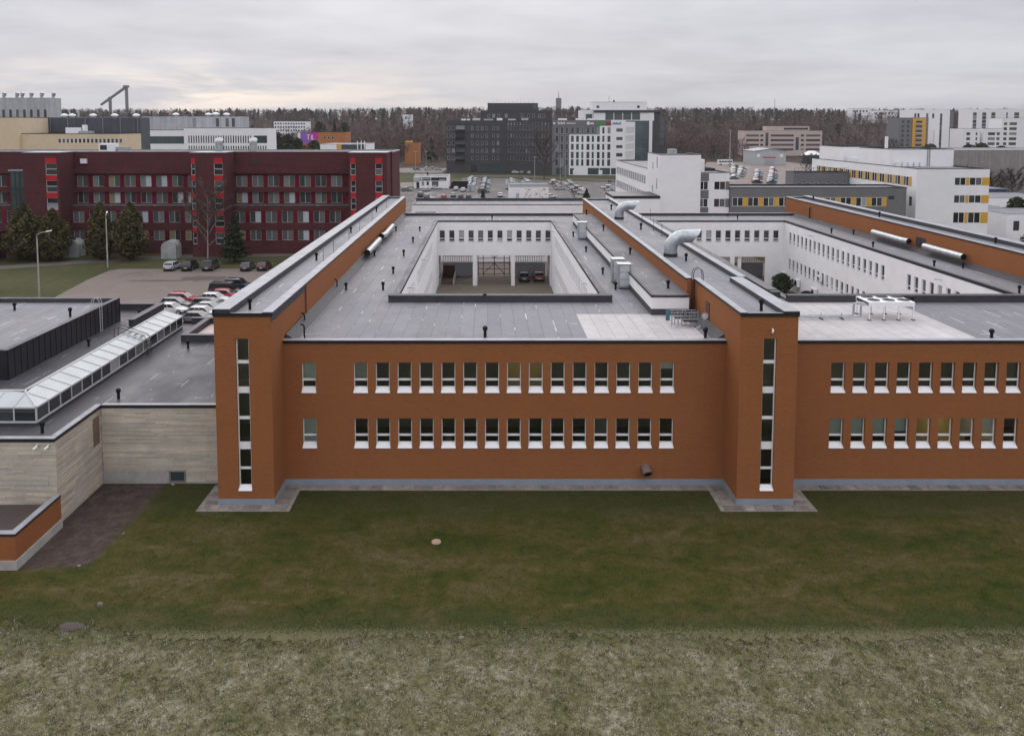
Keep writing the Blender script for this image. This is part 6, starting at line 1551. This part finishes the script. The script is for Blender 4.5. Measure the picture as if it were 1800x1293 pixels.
t = thing('striped_flats', 'tall white flats with dark upright window stripes', 'building', (340, 640, 0)); facade(t, 0, 0, 0, 30, 0, 37.8, [(x, x + 1.8, 6 + i * 3.2, 9.1 + i * 3.2, 'fardark') for x in (1.5, 4.0, 11, 15.8, 22.2) for i in range(9)], MT['white2'], .3)
facade(t, 30, 0, R(50), 16, 0, 36.6, [(x, x + 1.6, 7 + i * 3.2, 9 + i * 3.2, 'fardark') for x in (3, 10) for i in range(9)], MT['grey_wall'], .3); facade(t, 0, 20, -PI / 2, 20, 0, 37.8, [], MT['white2'])
b = MB(); b.add([(0, 0, 37.5), (30, 0, 37.5), (40.3, 12.3, 36.6), (0, 20, 37.5)], [(0, 1, 2, 3)]); b.build('roof', MT['felt'], t)
t = thing('striped_flats', 'long white flats with dark stripes at the upper right edge', 'building', (424, 700, 0)); facade(t, 0, 0, 0, 80, 0, 39.4, [(x, x + w_, 8 + i * 3.2, 10.9 + i * 3.2, 'fardark') for x, w_ in ((1, 3.2), (9, 3.6), (17, 3.6), (30, 1.4), (37, 4.4), (51, 1.4)) for i in range(9)], MT['white2'], .3); facade(t, 0, 20, -PI / 2, 20, 0, 39.4, [], MT['white2']); b = MB(); b.quad((0, 0, 39.2), (80, 0, 39.2), (80, 20, 39.2), (0, 20, 39.2)); b.build('roof', MT['felt'], t)
for x0, w_, h, lab, cols in ((333, 12.5, 23, 'small white flats left of the stepped white pair', ((3, 2.6), (9.5, 1.2))), (347.6, 13, 23, 'lower white flats stepped against a higher neighbour', ((3.5, 5), (9.6, 2.2))), (360.7, 16, 30.3, 'higher white flats at the right end of the far row', ((1.2, 2.4), (5.2, 5.2)))):
    t = thing('white_flats', lab, 'building', (x0, 560, 0), 0, 'white flats at the right'); block(t, 0, 0, w_, 15, 0, h, 'white2', 'felt', S=[(x, x + e, a, a + 2.0, 'fardark') for x, e in cols for a in np.arange(4.3, h - 2.5, 3.5)], depth=.3)
# left middle distance
t = thing('purple_hall', 'orange brick hall with a purple and magenta painted end and white lettering', 'building', (-102, 430, 0)); block(t, 0, 0, 25, 20, 0, 21.6, 'orange', 'felt', S=[(13.5 + i * 2.2, 14.8 + i * 2.2, 17.8, 19.2, 'far') for i in range(3)]); lbox(t, 'painted_panel', 'purple', 1.2, 6.5, -.15, -.02, 15, 21.5); lbox(t, 'painted_panel', 'magenta', 6.51, 10.6, -.15, -.02, 15, 21.5); lbox(t, 'white_strip', 'sign_white', -.2, 1.19, -.16, -.02, 17, 21.2)
b = MB()
for i, (x, z, w_, h) in enumerate([(5.2, 17.6, .5, 2.6), (4.8, 19.8, 1.5, .5), (6.9, 17.5, .45, 2.4), (7.5, 17.5, .45, 2.4), (6.8, 18.4, 1.2, .4), (8.2, 15.6, .5, 2.2), (8.3, 16.4, 1.5, .5), (9.3, 14.8, .5, 2.2), (9.8, 15, .8, 1.4)]): b.box(x, x + w_, -.2, -.16, z, z + h)
b.build('lettering', MT['sign_white'], t)
t = thing('mid_grey_house', 'flat building with beige, ochre and blue-grey wall bands behind the red office', 'building', (-55, 262, 0)); block(t, 0, 0, 15, 20, 0, 19.0, 'white', 'felt', cop='cap', top=.12); lbox(t, 'panel', 'yellow', 5.4, 7.0, -.06, -.01, 10, 18.8); lbox(t, 'panel', 'dark_rib', 7.0, 14.9, -.06, -.01, 10, 18.8); lbox(t, 'hatch', 'black', 2.4, 3.1, -.05, -.01, 16.4, 17.0)
for x in (12.2, 13.4, 14.5): lbox(t, 'standpipe', 'frame', x, x + .3, -.4, -.1, 15, 20)
t = thing('orange_house', 'orange brick house at the wood edge left of the black office', 'building', (-54, 520, 0)); block(t, 0, 0, 9, 16, 0, 14.0, 'orange', 'felt'); lbox(t, 'roof_box', 'yellow', 0, 4.5, 2, 8, 13.8, 14.9)
t = thing('far_flats', 'pale long flats almost hidden in the left wood', 'building', (-214, 800, hgt(-200, 800) - 1)); block(t, 0, 0, 34, 14, 0, 17.5, 'white2', 'felt', S=[(1 + i * 2.6, 2.6 + i * 2.6, a, a + 1.6, 'fardark') for a in (4, 7.5, 11, 14.3) for i in range(12)])
for i, (x, y, w_, h) in enumerate([(455, 1000, 24, 12), (488, 1010, 30, 9), (20, 900, 16, 8), (-95, 900, 10, 9)]):
    t = thing('hillside_villa', ['white villa on the right hillside, upper one', 'white villa on the right hillside, beside the upper one', 'pale house half hidden in the central wood', 'pale house roof in the wood left of centre'][i], 'house', (x, y, hgt(x, y) - 1), 0, 'houses in the woods'); block(t, 0, 0, w_, 12, 0, h + 8, 'white2', 'felt', S=[(2 + k * 4, 4 + k * 4, h + 3, h + 5.5, 'fardark') for k in range(int(w_ / 4) - 1)])
# ski jump on the ridge
t = thing('ski_jump_tower', 'slanted concrete ski jump on two pillars rising above the wooded ridge', 'tower', (-535, 1150, hgt(-535, 1150)))
z0 = 54 - hgt(-535, 1150)
b = MB(); P0, P1 = Vector((-20, 0, z0 + 1)), Vector((17, 0, z0 + 26.5)); b.add([P0 + Vector((0, -2.5, -1.2)), P1 + Vector((0, -2.5, -1.6)), P1 + Vector((0, -2.5, 1.6)), P0 + Vector((0, -2.5, 1.2)), P0 + Vector((0, 2.5, -1.2)), P1 + Vector((0, 2.5, -1.6)), P1 + Vector((0, 2.5, 1.6)), P0 + Vector((0, 2.5, 1.2))], [(0, 1, 2, 3), (7, 6, 5, 4), (3, 2, 6, 7), (0, 4, 5, 1), (1, 5, 6, 2), (0, 3, 7, 4)]); b.build('ramp', MT['concrete_d'], t)
lbox(t, 'pillar', 'concrete_d', 15.5, 18.5, -2, 2, -1, z0 + 26); lbox(t, 'pillar', 'concrete_d', -8.5, -5.5, -2, 2, -1, z0 + 12.2); lbox(t, 'cabin', 'concrete_d', 13.5, 20, -3, 3, z0 + 25.5, z0 + 28.5)
t = thing('lattice_mast', 'thin mast standing on the ridge at the right', 'mast', (610, 1700, 30)); b = MB(); b.cyl((0, 0, 0), (0, 0, 52), .8, 5, r2=.4); b.build('pole', MT['concrete_d'], t)
t = thing('ridge_tower', 'small square tower with aerial on the ridge behind the black office', 'tower', (110, 1240, hgt(110, 1240))); lbox(t, 'shaft', 'concrete_d', -4, 4, -4, 4, 0, 32); b = MB(); b.cyl((0, 0, 32), (0, 0, 42), .5, 5, r2=.2); b.build('aerial', MT['dark_steel'], t)

# ------------------------------------------------------------------ cars in the far car parks
KN = {'hatch': 'hatchback', 'sedan': 'saloon', 'wagon': 'estate car', 'suv': 'off-roader', 'van': 'van', 'coupe': 'coupe'}
crg = random.Random(11)
def lot_car(x, y, rz, col, kind, where, z=0, group='cars in the central car park'):
    car(kind, x, y, rz, CC[col], f'{col} {KN[kind]} {where}', group, False, z)
cols_ = ['white', 'silver', 'grey', 'dark grey', 'black', 'white', 'silver', 'grey', 'blue', 'dark blue', 'red', 'teal', 'beige']
kinds_ = ['hatch', 'sedan', 'wagon', 'suv', 'hatch', 'wagon', 'sedan']
for x, y, a, c, k, lab in [(-23.4, 304.5, 1.2, 'silver', 'hatch', 'in front of the workshop kiosk door'), (-20.5, 314.5, .1, 'white', 'sedan', 'parked along the workshop kiosk wall'), (-12.2, 309, 1.5, 'white', 'hatch', 'by the black tarpaulin, left of two'), (-9.3, 303.5, 1.5, 'white', 'wagon', 'by the black tarpaulin, right of two'),
    (-23.6, 280.5, 1.5, 'dark blue', 'suv', 'at the left end of the front row'), (-21, 274.5, 1.5, 'grey', 'hatch', 'second in the front row'), (-15, 273.5, 1.5, 'red', 'hatch', 'alone in the front row'), (-12.0, 279.5, 1.55, 'teal', 'sedan', 'right of the red hatchback'), (-9.2, 275, 1.5, 'dark grey', 'hatch', 'low in the front row before the roof edge'), (-6.5, 274, 1.5, 'black', 'hatch', 'near the middle of the front row'), (4.5, 280.5, 1.55, 'white', 'hatch', 'standing alone left of the mural hut'), (-31, 305, .2, 'grey', 'wagon', 'at the left edge beside the kiosk'), (-36, 306, .2, 'black', 'sedan', 'at the left edge of the central lot'), (-37, 316, 1.4, 'beige', 'van', 'behind the kiosk at the left'), (22, 276, .3, 'white', 'hatch', 'right behind the mural hut')]:
    lot_car(x, y, a, c, k, lab)
def row_of(x0, y0, x1, y1, n, rz, where, seq=None, kinds=None, z=0, group='cars in the central car park'):
    for i in range(n):
        f = i / max(1, n - 1); c = seq[i % len(seq)] if seq else crg.choice(cols_); k = (kinds or kinds_)[i % len(kinds or kinds_)] if kinds else crg.choice(kinds_)
        lot_car(x0 + (x1 - x0) * f + crg.uniform(-.2, .2), y0 + (y1 - y0) * f, rz + crg.uniform(-.05, .05), c, k, f'{where}, {ORD[i]} from the near end', z, group)
row_of(-1.6, 297.5, -.4, 372, 17, 0, 'in the long row left of the aisle', ['dark grey', 'teal', 'grey', 'dark grey', 'silver', 'silver', 'blue', 'grey', 'blue', 'silver', 'white', 'teal', 'silver', 'white', 'grey', 'teal', 'dark grey'])
row_of(-7.4, 322, -7.0, 374, 11, 0, 'in the portable cabin row', ['white', 'silver', 'white', 'white', 'silver', 'white', 'grey', 'white', 'silver', 'silver', 'white'])
row_of(9.2, 312, 10.4, 362, 9, PI, 'in the row left of the mural hut', ['dark grey', 'silver', 'grey', 'silver', 'silver', 'white', 'silver', 'white', 'silver'])
row_of(16.8, 340, 16.2, 362, 4, PI, 'behind the mural hut', ['white', 'white', 'silver', 'dark red'])
row_of(28.6, 312, 29.4, 350, 7, 0, 'in the row right of the mural hut', ['silver', 'grey', 'silver', 'red', 'dark grey', 'white', 'white'])
row_of(34.9, 291, 34.6, 346, 10, PI, 'in the row beside the kerb spruce', ['white', 'silver', 'white', 'dark red', 'white', 'silver', 'grey', 'white', 'white', 'silver'])
row_of(46.4, 281, 47.8, 318, 7, PI, 'at the foot of the white building', ['white', 'silver', 'silver', 'grey', 'silver', 'dark grey', 'white'])
for i, (x, y, c) in enumerate([(15, 419, 'white'), (19, 418, 'silver'), (23, 415, 'white')]): lot_car(x, y, .2, c, 'wagon', f'in front of the black office, {ORD[i]} from the left')
for i, (x, y, c) in enumerate([(-34, 452, 'white'), (-28, 449, 'white'), (-40, 450, 'dark grey'), (-31, 458, 'silver')]): lot_car(x, y, .2, c, 'hatch', f'on the street left of the black office, {ORD[i]} from the front', .06, 'cars on the street')
G2 = 'cars in the overflow car park'
row_of(115, 370, 150, 482, 27, .15, 'in the left overflow row', z=.24, group=G2)
row_of(121.5, 383, 146, 455, 18, .15, 'in the second overflow row', z=.24, group=G2)
row_of(116, 342, 146, 428, 22, .15, 'in the third overflow row', z=.24, group=G2)
row_of(121.5, 340, 164, 456, 28, .15, 'in the right overflow row', z=.24, group=G2)
t = thing('white_bus', 'white minibus at the back of the overflow car park', 'bus', (150, 503, .24), .1)
b = MB(); b.box(-4.6, 4.6, -1.2, 1.2, .5, 3.3); b.build('body', MT['frame'], t); b = MB()
for i in range(5): b.box(-4.3 + i * 1.75, -2.8 + i * 1.75, -1.22, -1.2, 1.7, 2.7)
b.build('side_window', MT['carglass'], t)
for x in (-3, 3):
    b = MB(); b.cyl((x, -1.22, .5), (x, 1.22, .5), .5, 12); b.build('wheel', MT['tyre'], t)
for i, (x, y, c, k) in enumerate([(108.5, 152, 'white', 'wagon'), (113, 157, 'silver', 'hatch'), (117, 199, 'white', 'wagon'), (123, 201, 'silver', 'hatch'), (131, 219, 'grey', 'suv'), (140, 220, 'white', 'sedan')]):
    lot_car(x, y, .1, c, k, ['beside the pale fabric hall', 'by the low office wall', 'by the pale garages, left', 'by the pale garages, right', 'by the dark blue cabin, left', 'by the dark blue cabin, right'][i], 0, 'cars at the right edge')
# parked cars: small extras behind the left trees
# ------------------------------------------------------------------ single trees of the middle distance
g = 'trees round the central car park'
bare_tree('birch_tree', 'bare birch standing over the central car park', 26.0, 366, 0, 21, 7.0, g, 'bark', 3200, 2, twig_w=.075)
evergreen('spruce_tree', 'small dark spruce by the roof edge in the car park', -1.5, 262, 0, 4.0, 1.2, 'cone', 'conifer', 900, .25, .2, g)
evergreen('spruce_tree', 'dark spruce bush at the kerb right of the mural hut', 33.2, 266, 0, 3.9, 1.7, 'cone', 'conifer', 900, .28, .2, g)
bare_tree('shrub', 'bare brown shrub right of the mural hut', 29.0, 264, 0, 3.6, 2.2, g, 'bark', 500, 8, 'shrub', twig_w=.06)
bare_tree('broadleaf_tree', 'round bare tree beside the end of the red office', -41, 300, 0, 15, 7.5, g, 'bark', 3200, 3, twig_w=.08)
bare_tree('broadleaf_tree', 'bare tree left of the workshop kiosk', -52, 330, 0, 12, 6, g, 'bark', 2400, 4, twig_w=.08)
bare_tree('broadleaf_tree', 'dense bare tree in front of the orange house', -49, 420, 0, 13, 8, g, 'bark', 2600, 6, twig_w=.1)
gg = 'evergreens behind the red office'
for i, (x, y, h, r, s) in enumerate([(-93, 350, 22.5, 4.5, 'ball'), (-88, 352, 21, 5, 'ball'), (-82, 345, 19.5, 4.5, 'ball'), (-76, 350, 18.5, 4.5, 'ball'), (-71, 347, 17, 4, 'ball'), (-97, 362, 24, 4, 'cone'), (-99, 470, 27, 6, 'ball'), (-92, 480, 29, 5, 'cone'), (-84, 470, 26.5, 5.5, 'ball'), (-66, 360, 16.5, 4, 'ball')]):
    evergreen('pine_tree' if s == 'ball' else 'spruce_tree', f'dark evergreen tree behind the red office, {ORD[i]} counted from the left front', x, y, 0, h, r, s, 'conifer', 1500, .55, h * .25 if s == 'ball' else .6, gg)
evergreen('spruce_tree', 'bushy dark spruce in front of the ribbed concrete hall', 137, 236, 0, 12.5, 4.2, 'cone', 'conifer', 2600, .42, .3)
evergreen('pine_tree', 'dark pine at the right edge above the low office', 123, 184, 0, 8.4, 3.2, 'ball', 'conifer', 2000, .36, .6, 'pines at the right edge')
evergreen('pine_tree', 'second dark pine right at the picture edge', 127.5, 185, 0, 7.6, 2.8, 'ball', 'conifer', 1600, .36, .6, 'pines at the right edge')
for i, (x, y, h) in enumerate([(152, 258, 9), (160, 259, 10), (168, 258, 9), (175, 259, 10)]): bare_tree('broadleaf_tree', f'bare thicket tree along the concrete hall, {ORD[i]} from the left', x - 4, y, 0, h, 4.5, 'bare trees along the concrete hall', 'bark', 3200, 20 + i, twig_w=.06)
for i, (x, y, h) in enumerate([(144, 330, 11), (147, 345, 12), (151, 362, 11), (155, 380, 12), (158, 395, 11)]): bare_tree('broadleaf_tree', f'thin bare tree right of the overflow lot, {ORD[i]} from the near end', x, y, 0, h, 3.2, 'bare trees by the overflow lot', 'bark', 1500, 30 + i, twig_w=.08)
evergreen('thuja_hedge', 'green shrub by the low office at the right edge', 110, 160, 0, 3.6, 1.8, 'ball', 'bush', 1200, .22, .1, None, 'shrub')
for i, (x, y, h, r) in enumerate([(326, 540, 7, 6), (338, 545, 8, 6), (352, 546, 6, 5), (311, 560, 7, 6)]): evergreen('pine_tree', f'dark evergreen bush at the foot of the far flats, {ORD[i]}', x, y, 5, h, r, 'ball', 'conifer', 800, .8, .2, 'evergreens at the far flats')
# lamp standards in the car parks
for i, (x, y, h) in enumerate([(-36, 398, 12), (-31, 402, 12), (34, 372, 13), (38, 388, 11), (146, 480, 22), (21, 355, 11)]):
    t = thing('lamp_standard', ['slim street lamp on the grass left of the black office, left one', 'slim street lamp on the grass left of the black office, right one', 'street lamp in front of the white office', 'street lamp nearer the white office entrance', 'tall pale mast beside the grey garage', 'street lamp by the car park birch'][i], 'lamp post', (x, y, 0), 0, 'street lamps')
    b = MB(); b.cyl((0, 0, 0), (0, 0, h), .16 if h < 20 else .4, 6, r2=.1); b.build('post', MT['galv'], t); b = MB(); b.box(-.9, .9, -.15, .15, h, h + .15); b.build('lamp_head', MT['alu'], t)
for i, (x, y) in enumerate([(43, 392), (55.5, 391)]):
    t = thing('flag_box', f'small white sign box on the lawn before the white office, {["left", "right"][i]} one', 'sign', (x, y, 0), 0, 'sign boxes'); lbox(t, 'panel', 'frame', -.9, .9, -.2, .2, 1.2, 3.2); lbox(t, 'leg', 'galv', -.1, .1, -.1, .1, 0, 1.2)
# two people walking by the car park
for i, x in enumerate((52.4, 53.3)):
    pts = [(0, 0, .95), (0, 0, 1.15), (0, 0, 1.42), (0, 0, 1.52), (0, 0, 1.68), (.1, .05, .5), (.1, .1, .08), (.1, -.05, .06), (-.1, -.05, .5), (-.1, -.12, .08), (-.1, -.25, .06), (.21, 0, 1.38), (.26, .03, 1.1), (.25, -.05, .85), (-.21, 0, 1.38), (-.26, -.03, 1.1), (-.25, -.12, .88)]
    ed = [(0, 1), (1, 2), (2, 3), (3, 4), (0, 5), (5, 6), (6, 7), (0, 8), (8, 9), (9, 10), (2, 11), (11, 12), (12, 13), (2, 14), (14, 15), (15, 16)]
    rad = [.16, .15, .17, .06, .11, .08, .055, .05, .08, .055, .05, .07, .05, .04, .07, .05, .04]
    me = bpy.data.meshes.new('person'); me.from_pydata(pts, ed, []); me.materials.append(MT['cloth'])
    o = link('person', me, None, (x, 343.5 + i * .4, 0), i * .6)
    md = o.modifiers.new('skin', 'SKIN'); sv = me.skin_vertices[0].data
    for k, r_ in enumerate(rad): sv[k].radius = (r_, r_)
    sv[0].use_root = True; o.modifiers.new('sub', 'SUBSURF').render_levels = 1
    tag(o, ['person in dark coat walking beyond the far car park, left of two', 'person in dark coat walking beyond the far car park, right of two'][i], 'person', 'people by the central car park')

# ------------------------------------------------------------------ the far woods: one mass
def bare_template(rg):
    n = 46; h = 1.0
    tr = []
    for k in range(3):
        a0, a1 = k * 2.1, (k + 1) * 2.1; r = .012
        tr.append([(math.cos(a0) * r, math.sin(a0) * r, 0), (math.cos(a1) * r, math.sin(a1) * r, 0), (0, 0, .9)])
    tr = np.array(tr)
    t = rg.uniform(.16, .98, n); th = rg.uniform(0, 2 * PI, n); rad = .2 * np.sqrt(np.clip(1 - ((t - .6) / .47) ** 2, .03, 1)) * rg.uniform(.1, 1, n)
    P = np.stack([np.cos(th) * rad, np.sin(th) * rad, t - .06], 1); D = np.stack([np.cos(th) * .09, np.sin(th) * .09, np.full(n, .13)], 1) * rg.uniform(.6, 1.5, n)[:, None]
    V = tris_from(P, D, rg.uniform(.009, .018, n))
    return np.concatenate([tr, V]), np.array([1] * 3 + [0] * n)
def conifer_template(rg, pine=False):
    out = []
    for k in range(3):
        a0, a1 = k * 2.1, (k + 1) * 2.1; out.append([(math.cos(a0) * .012, math.sin(a0) * .012, 0), (math.cos(a1) * .012, math.sin(a1) * .012, 0), (0, 0, .95)])
    n = 44; t = rg.uniform(.45 if pine else .08, 1, n); th = rg.uniform(0, 2 * PI, n)
    rad = (.13 * np.sqrt(np.clip(1 - ((t - .74) / .28) ** 2, .05, 1)) if pine else (1 - t) * .19 + .012)
    P = np.stack([np.cos(th) * rad * .5, np.sin(th) * rad * .5, t], 1); a = np.stack([np.cos(th) * rad * 1.1, np.sin(th) * rad * 1.1, t - .05], 1)
    s = np.stack([-np.sin(th), np.cos(th), 0 * th], 1) * (.045 + rad * .28)[:, None]
    V = np.stack([P + np.array([0, 0, .07]), a - s, a + s], 1)
    return np.concatenate([np.array(out), V]), np.array([1] * 3 + [2] * n)
TB = [bare_template(RNG) for _ in range(6)]; TCf = [conifer_template(RNG) for _ in range(4)] + [conifer_template(RNG, True) for _ in range(3)]
clear = [(-125, -60, 400, 455), (-110, -60, 380, 430), (-35, 60, 400, 560), (-75, -20, 400, 512), (40, 110, 400, 490), (185, 275, 470, 645), (100, 215, 300, 552), (290, 480, 480, 735), (-65, -30, 505, 545), (-225, -170, 765, 815), (-560, -480, 1120, 1150)]
VS, MI, TI = [], [], []
count = 0
while count < 9500:
    y = 555 + (1330 - 555) * RNG.uniform() ** 1.25; x = RNG.uniform(-1, 1) * (.74 * y + 60)
    if count < 900:
        y = RNG.uniform(548, 640)
    if any(a < x < c and d < y < e for a, c, d, e in clear): continue
    if -235 < x < -165 and 700 < y < 800 and RNG.uniform() < .75: continue
    if x > 290 and y < 760 and RNG.uniform() < .5: continue
    ridge = min(1, max(0, (y - 820) / 260)); patch = .5 + .5 * math.sin(x * .013 + 2) * math.sin(y * .011 + x * .004)
    con = RNG.uniform() < (.03 + .46 * ridge * (.25 + .9 * patch) + (.07 if patch > .8 else 0))
    V, mi = (TCf[RNG.integers(7)] if con else TB[RNG.integers(6)])
    h = RNG.uniform(12, 18.5) if not con else RNG.uniform(11, 17.5)
    a = RNG.uniform(0, 6.28); ca, sa = math.cos(a), math.sin(a); wd_ = RNG.uniform(.8, 1.35)
    Q = V * np.array([h * wd_, h * wd_, h]); Q = np.stack([Q[..., 0] * ca - Q[..., 1] * sa + x, Q[..., 0] * sa + Q[..., 1] * ca + y, Q[..., 2] + hgt(x, y) - .3], -1)
    if not con and RNG.uniform() < .3: mi = np.where(mi == 1, 3, mi)
    VS.append(Q); MI.append(mi); TI.append(np.clip(RNG.uniform(0, 1) * .7 + RNG.uniform(0, .3, len(mi)), 0, 1)); count += 1
MT['birch_far'] = M('far pale trunks', (.16, .135, .12), .9, .3, .1)
MT['conifer_far'] = leaf_mat('far conifers', (.018, .023, .018), (.042, .050, .036))
MT['twig_far'] = leaf_mat('far bare twigs', (.070, .043, .038), (.15, .095, .084))
wo_ = link('forest', tri_mesh('forest', np.concatenate(VS), [MT['twig_far'], MT['bark'], MT['conifer_far'], MT['birch_far']], np.concatenate(MI), np.concatenate(TI)))
tag(wo_, 'bare brown woods with dark conifers along the far ridge', 'forest', None, 'stuff')

# ------------------------------------------------------------------ grass blades
def blades(name, label, n, xr, yr, hmin, hmax, wd_, mats, keep, per=10, rad=.09, lean=.55):
    """tufts of blades, each tuft with its own tone"""
    k0 = n // per
    x = RNG.uniform(xr[0], xr[1], k0); y = yr[0] + (yr[1] - yr[0]) * RNG.uniform(0, 1, k0) ** 1.15
    k = keep(x, y); x, y = x[k], y[k]; k0 = len(x)
    tone = RNG.uniform(0, 1, k0) ** .9; big = RNG.uniform(.6, 1.5, k0)
    x = np.repeat(x, per); y = np.repeat(y, per); tone = np.repeat(tone, per); big = np.repeat(big, per); n = len(x)
    x = x + RNG.normal(0, rad, n); y = y + RNG.normal(0, rad, n)
    P = np.stack([x, y, np.full(n, -.02)], 1); h = RNG.uniform(hmin, hmax, n) * big
    D = np.stack([RNG.normal(0, lean, n), RNG.normal(0, lean, n), np.ones(n)], 1) * h[:, None]
    V = tris_from(P, D, RNG.uniform(.6, 1.3, n) * wd_)
    ti = np.clip(tone * .75 + RNG.uniform(0, .25, n), 0, 1)
    o = link(name, tri_mesh(name, V, mats, tint=ti)); tag(o, label, 'grass', None, 'stuff')
m, nt, bs = newmat('straw and frosted blades')
at_ = N(nt, 'ShaderNodeAttribute', attribute_name='tint')
n_ = noise(nt, pos(nt), .7, 8, .76)
f_ = math_n(nt, 'ADD', math_n(nt, 'MULTIPLY', at_.outputs['Fac'], .62), math_n(nt, 'MULTIPLY', n_, .42))
setc(nt, bs, ramp(nt, f_, [(.27, (.045, .054, .015)), (.43, (.10, .094, .038)), (.56, (.19, .158, .088)), (.68, (.325, .285, .21)), (.78, (.54, .525, .48)), (.9, (.72, .72, .70))]))
bs.inputs['Roughness'].default_value = .8; bs.inputs['Specular IOR Level'].default_value = .15
MT['straw'] = m
MT['green_blade'] = leaf_mat('short green blades', (.018, .034, .003), (.15, .125, .05))
ledge = np.vectorize(lawn_edge)
blades('rough_grass', 'rough straw-coloured grass with pale frosted tufts in the foreground', 460000, (-34, 38), (23, 39.2), .02, .08, .015, MT['straw'], lambda x, y: (y < ledge(x) + RNG.normal(0, .75, len(x))) & (np.abs(x - 1) < .72 * y + 3))
blades('lawn_grass', 'short green grass of the mown lawn before the brick wall', 300000, (-30, 42), (36.2, 53.0), .02, .065, .02, MT['green_blade'], lambda x, y: (y > ledge(x) + RNG.normal(-.2, .7, len(x))) & (np.abs(x - 1) < .74 * y + 3) & ~((x < -21.6) & (y > 42.6)) & ~((x < -12.9) & (x > -19) & (y > 50)) & ~((x > 15.2) & (x < 21.5) & (y > 50)))
# small litter, stones and molehills
for i, (x, y, s, mt, lab) in enumerate([(-20.3, 39.9, .24, 'pave', 'pale flat stone lying in the lawn at the left'), (-1.3, 37.2, .16, 'pave', 'pale rubble bit at the lawn edge'), (-23.3, 43.6, .12, 'pave', 'small pale stone at the flower bed tip, left'), (-22.4, 47.2, .11, 'pave', 'small pale stone at the flower bed side'), (-22.0, 53.9, .14, 'concrete', 'pale stone by the cellar window')]):
    b = MB(); n = 7; ring = [(math.cos(k / n * 2 * PI) * s * random.uniform(.7, 1.3), math.sin(k / n * 2 * PI) * s * .6 * random.uniform(.7, 1.3)) for k in range(n)]
    b.add([(p[0], p[1], -.02) for p in ring] + [(p[0] * .7, p[1] * .7, s * .35) for p in ring], [tuple(range(n, 2 * n))] + [(k, (k + 1) % n, n + (k + 1) % n, n + k) for k in range(n)])
    o = b.build('stone', MT[mt]); o.location = (x, y, .01); tag(o, lab, 'stone', 'stones in the lawn')
b = MB(); n = 12
for j, (rr_, zz) in enumerate(((.75, -.02), (.5, .1), (.2, .17))): b.v += [(math.cos(k / n * 2 * PI) * rr_ * random.uniform(.8, 1.2), math.sin(k / n * 2 * PI) * rr_ * .6 * random.uniform(.8, 1.2), zz) for k in range(n)]
for j in range(2):
    for k in range(n): b.f.append([j * n + k, j * n + (k + 1) % n, (j + 1) * n + (k + 1) % n, (j + 1) * n + k]); b.m.append(0)
b.f.append([2 * n + k for k in range(n)]); b.m.append(0)
o = b.build('soil_mound', MT['dirt'], None, True); o.location = (-20.9, 38.1, .0); o.scale = (.9, .8, .5); tag(o, 'dark low soil mound at the left lawn edge', 'mound')
# the seated person and desk seen through a lit ground floor window
ox, oy, oz = us2[8] + .55, YM + 1.6, 1.86
pts = [(0, 0, .55), (0, .03, .8), (0, .02, 1.05), (0, 0, 1.15), (0, -.02, 1.3), (.12, -.3, .55), (.12, -.35, .1), (-.12, -.3, .55), (-.12, -.35, .1), (.19, 0, 1.02), (.24, -.08, .8), (.16, -.3, .78), (-.19, 0, 1.02), (-.24, -.08, .8), (-.16, -.3, .78)]
ed = [(0, 1), (1, 2), (2, 3), (3, 4), (0, 5), (5, 6), (0, 7), (7, 8), (2, 9), (9, 10), (10, 11), (2, 12), (12, 13), (13, 14)]
rad = [.16, .15, .16, .06, .11, .09, .06, .09, .06, .07, .055, .04, .07, .055, .04]
me = bpy.data.meshes.new('person'); me.from_pydata(pts, ed, []); me.materials.append(MT['cloth'])
o = link('person', me, None, (ox, oy, oz)); o.modifiers.new('skin', 'SKIN'); sv = me.skin_vertices[0].data
for k, r_ in enumerate(rad): sv[k].radius = (r_, r_)
sv[0].use_root = True; o.modifiers.new('sub', 'SUBSURF').render_levels = 1
tag(o, 'person in dark clothes sitting at a desk behind a lit ground floor window', 'person')
t = thing('desk', 'office desk with monitor behind the lit ground floor windows', 'desk', (us2[7] + .3, YM + 1.0, 1.85))
lbox(t, 'table_top', 'wood', -1, 1.8, 0, .7, .72, .76); lbox(t, 'leg', 'dark_steel', -.95, -.9, .05, .65, 0, .72); lbox(t, 'leg', 'dark_steel', 1.7, 1.75, .05, .65, 0, .72); lbox(t, 'monitor', 'black', -.6, 0, .35, .4, .85, 1.25)

# ------------------------------------------------------------------ damp winter air
hz = MB(); hz.box(-1795, 1795, -495, 2195, -2, 96)
vm = bpy.data.materials.new('thin winter haze'); vm.use_nodes = True; nt = vm.node_tree; nt.nodes.clear()
pv = N(nt, 'ShaderNodeVolumePrincipled'); pv.inputs['Color'].default_value = (.86, .88, .93, 1); pv.inputs['Density'].default_value = .00007; pv.inputs['Anisotropy'].default_value = .2
mo = N(nt, 'ShaderNodeOutputMaterial'); L(nt, pv.outputs[0], mo.inputs['Volume'])
ho = hz.build('haze', vm); ho['kind'] = 'stuff'; ho['label'] = 'thin grey winter haze over the whole district'
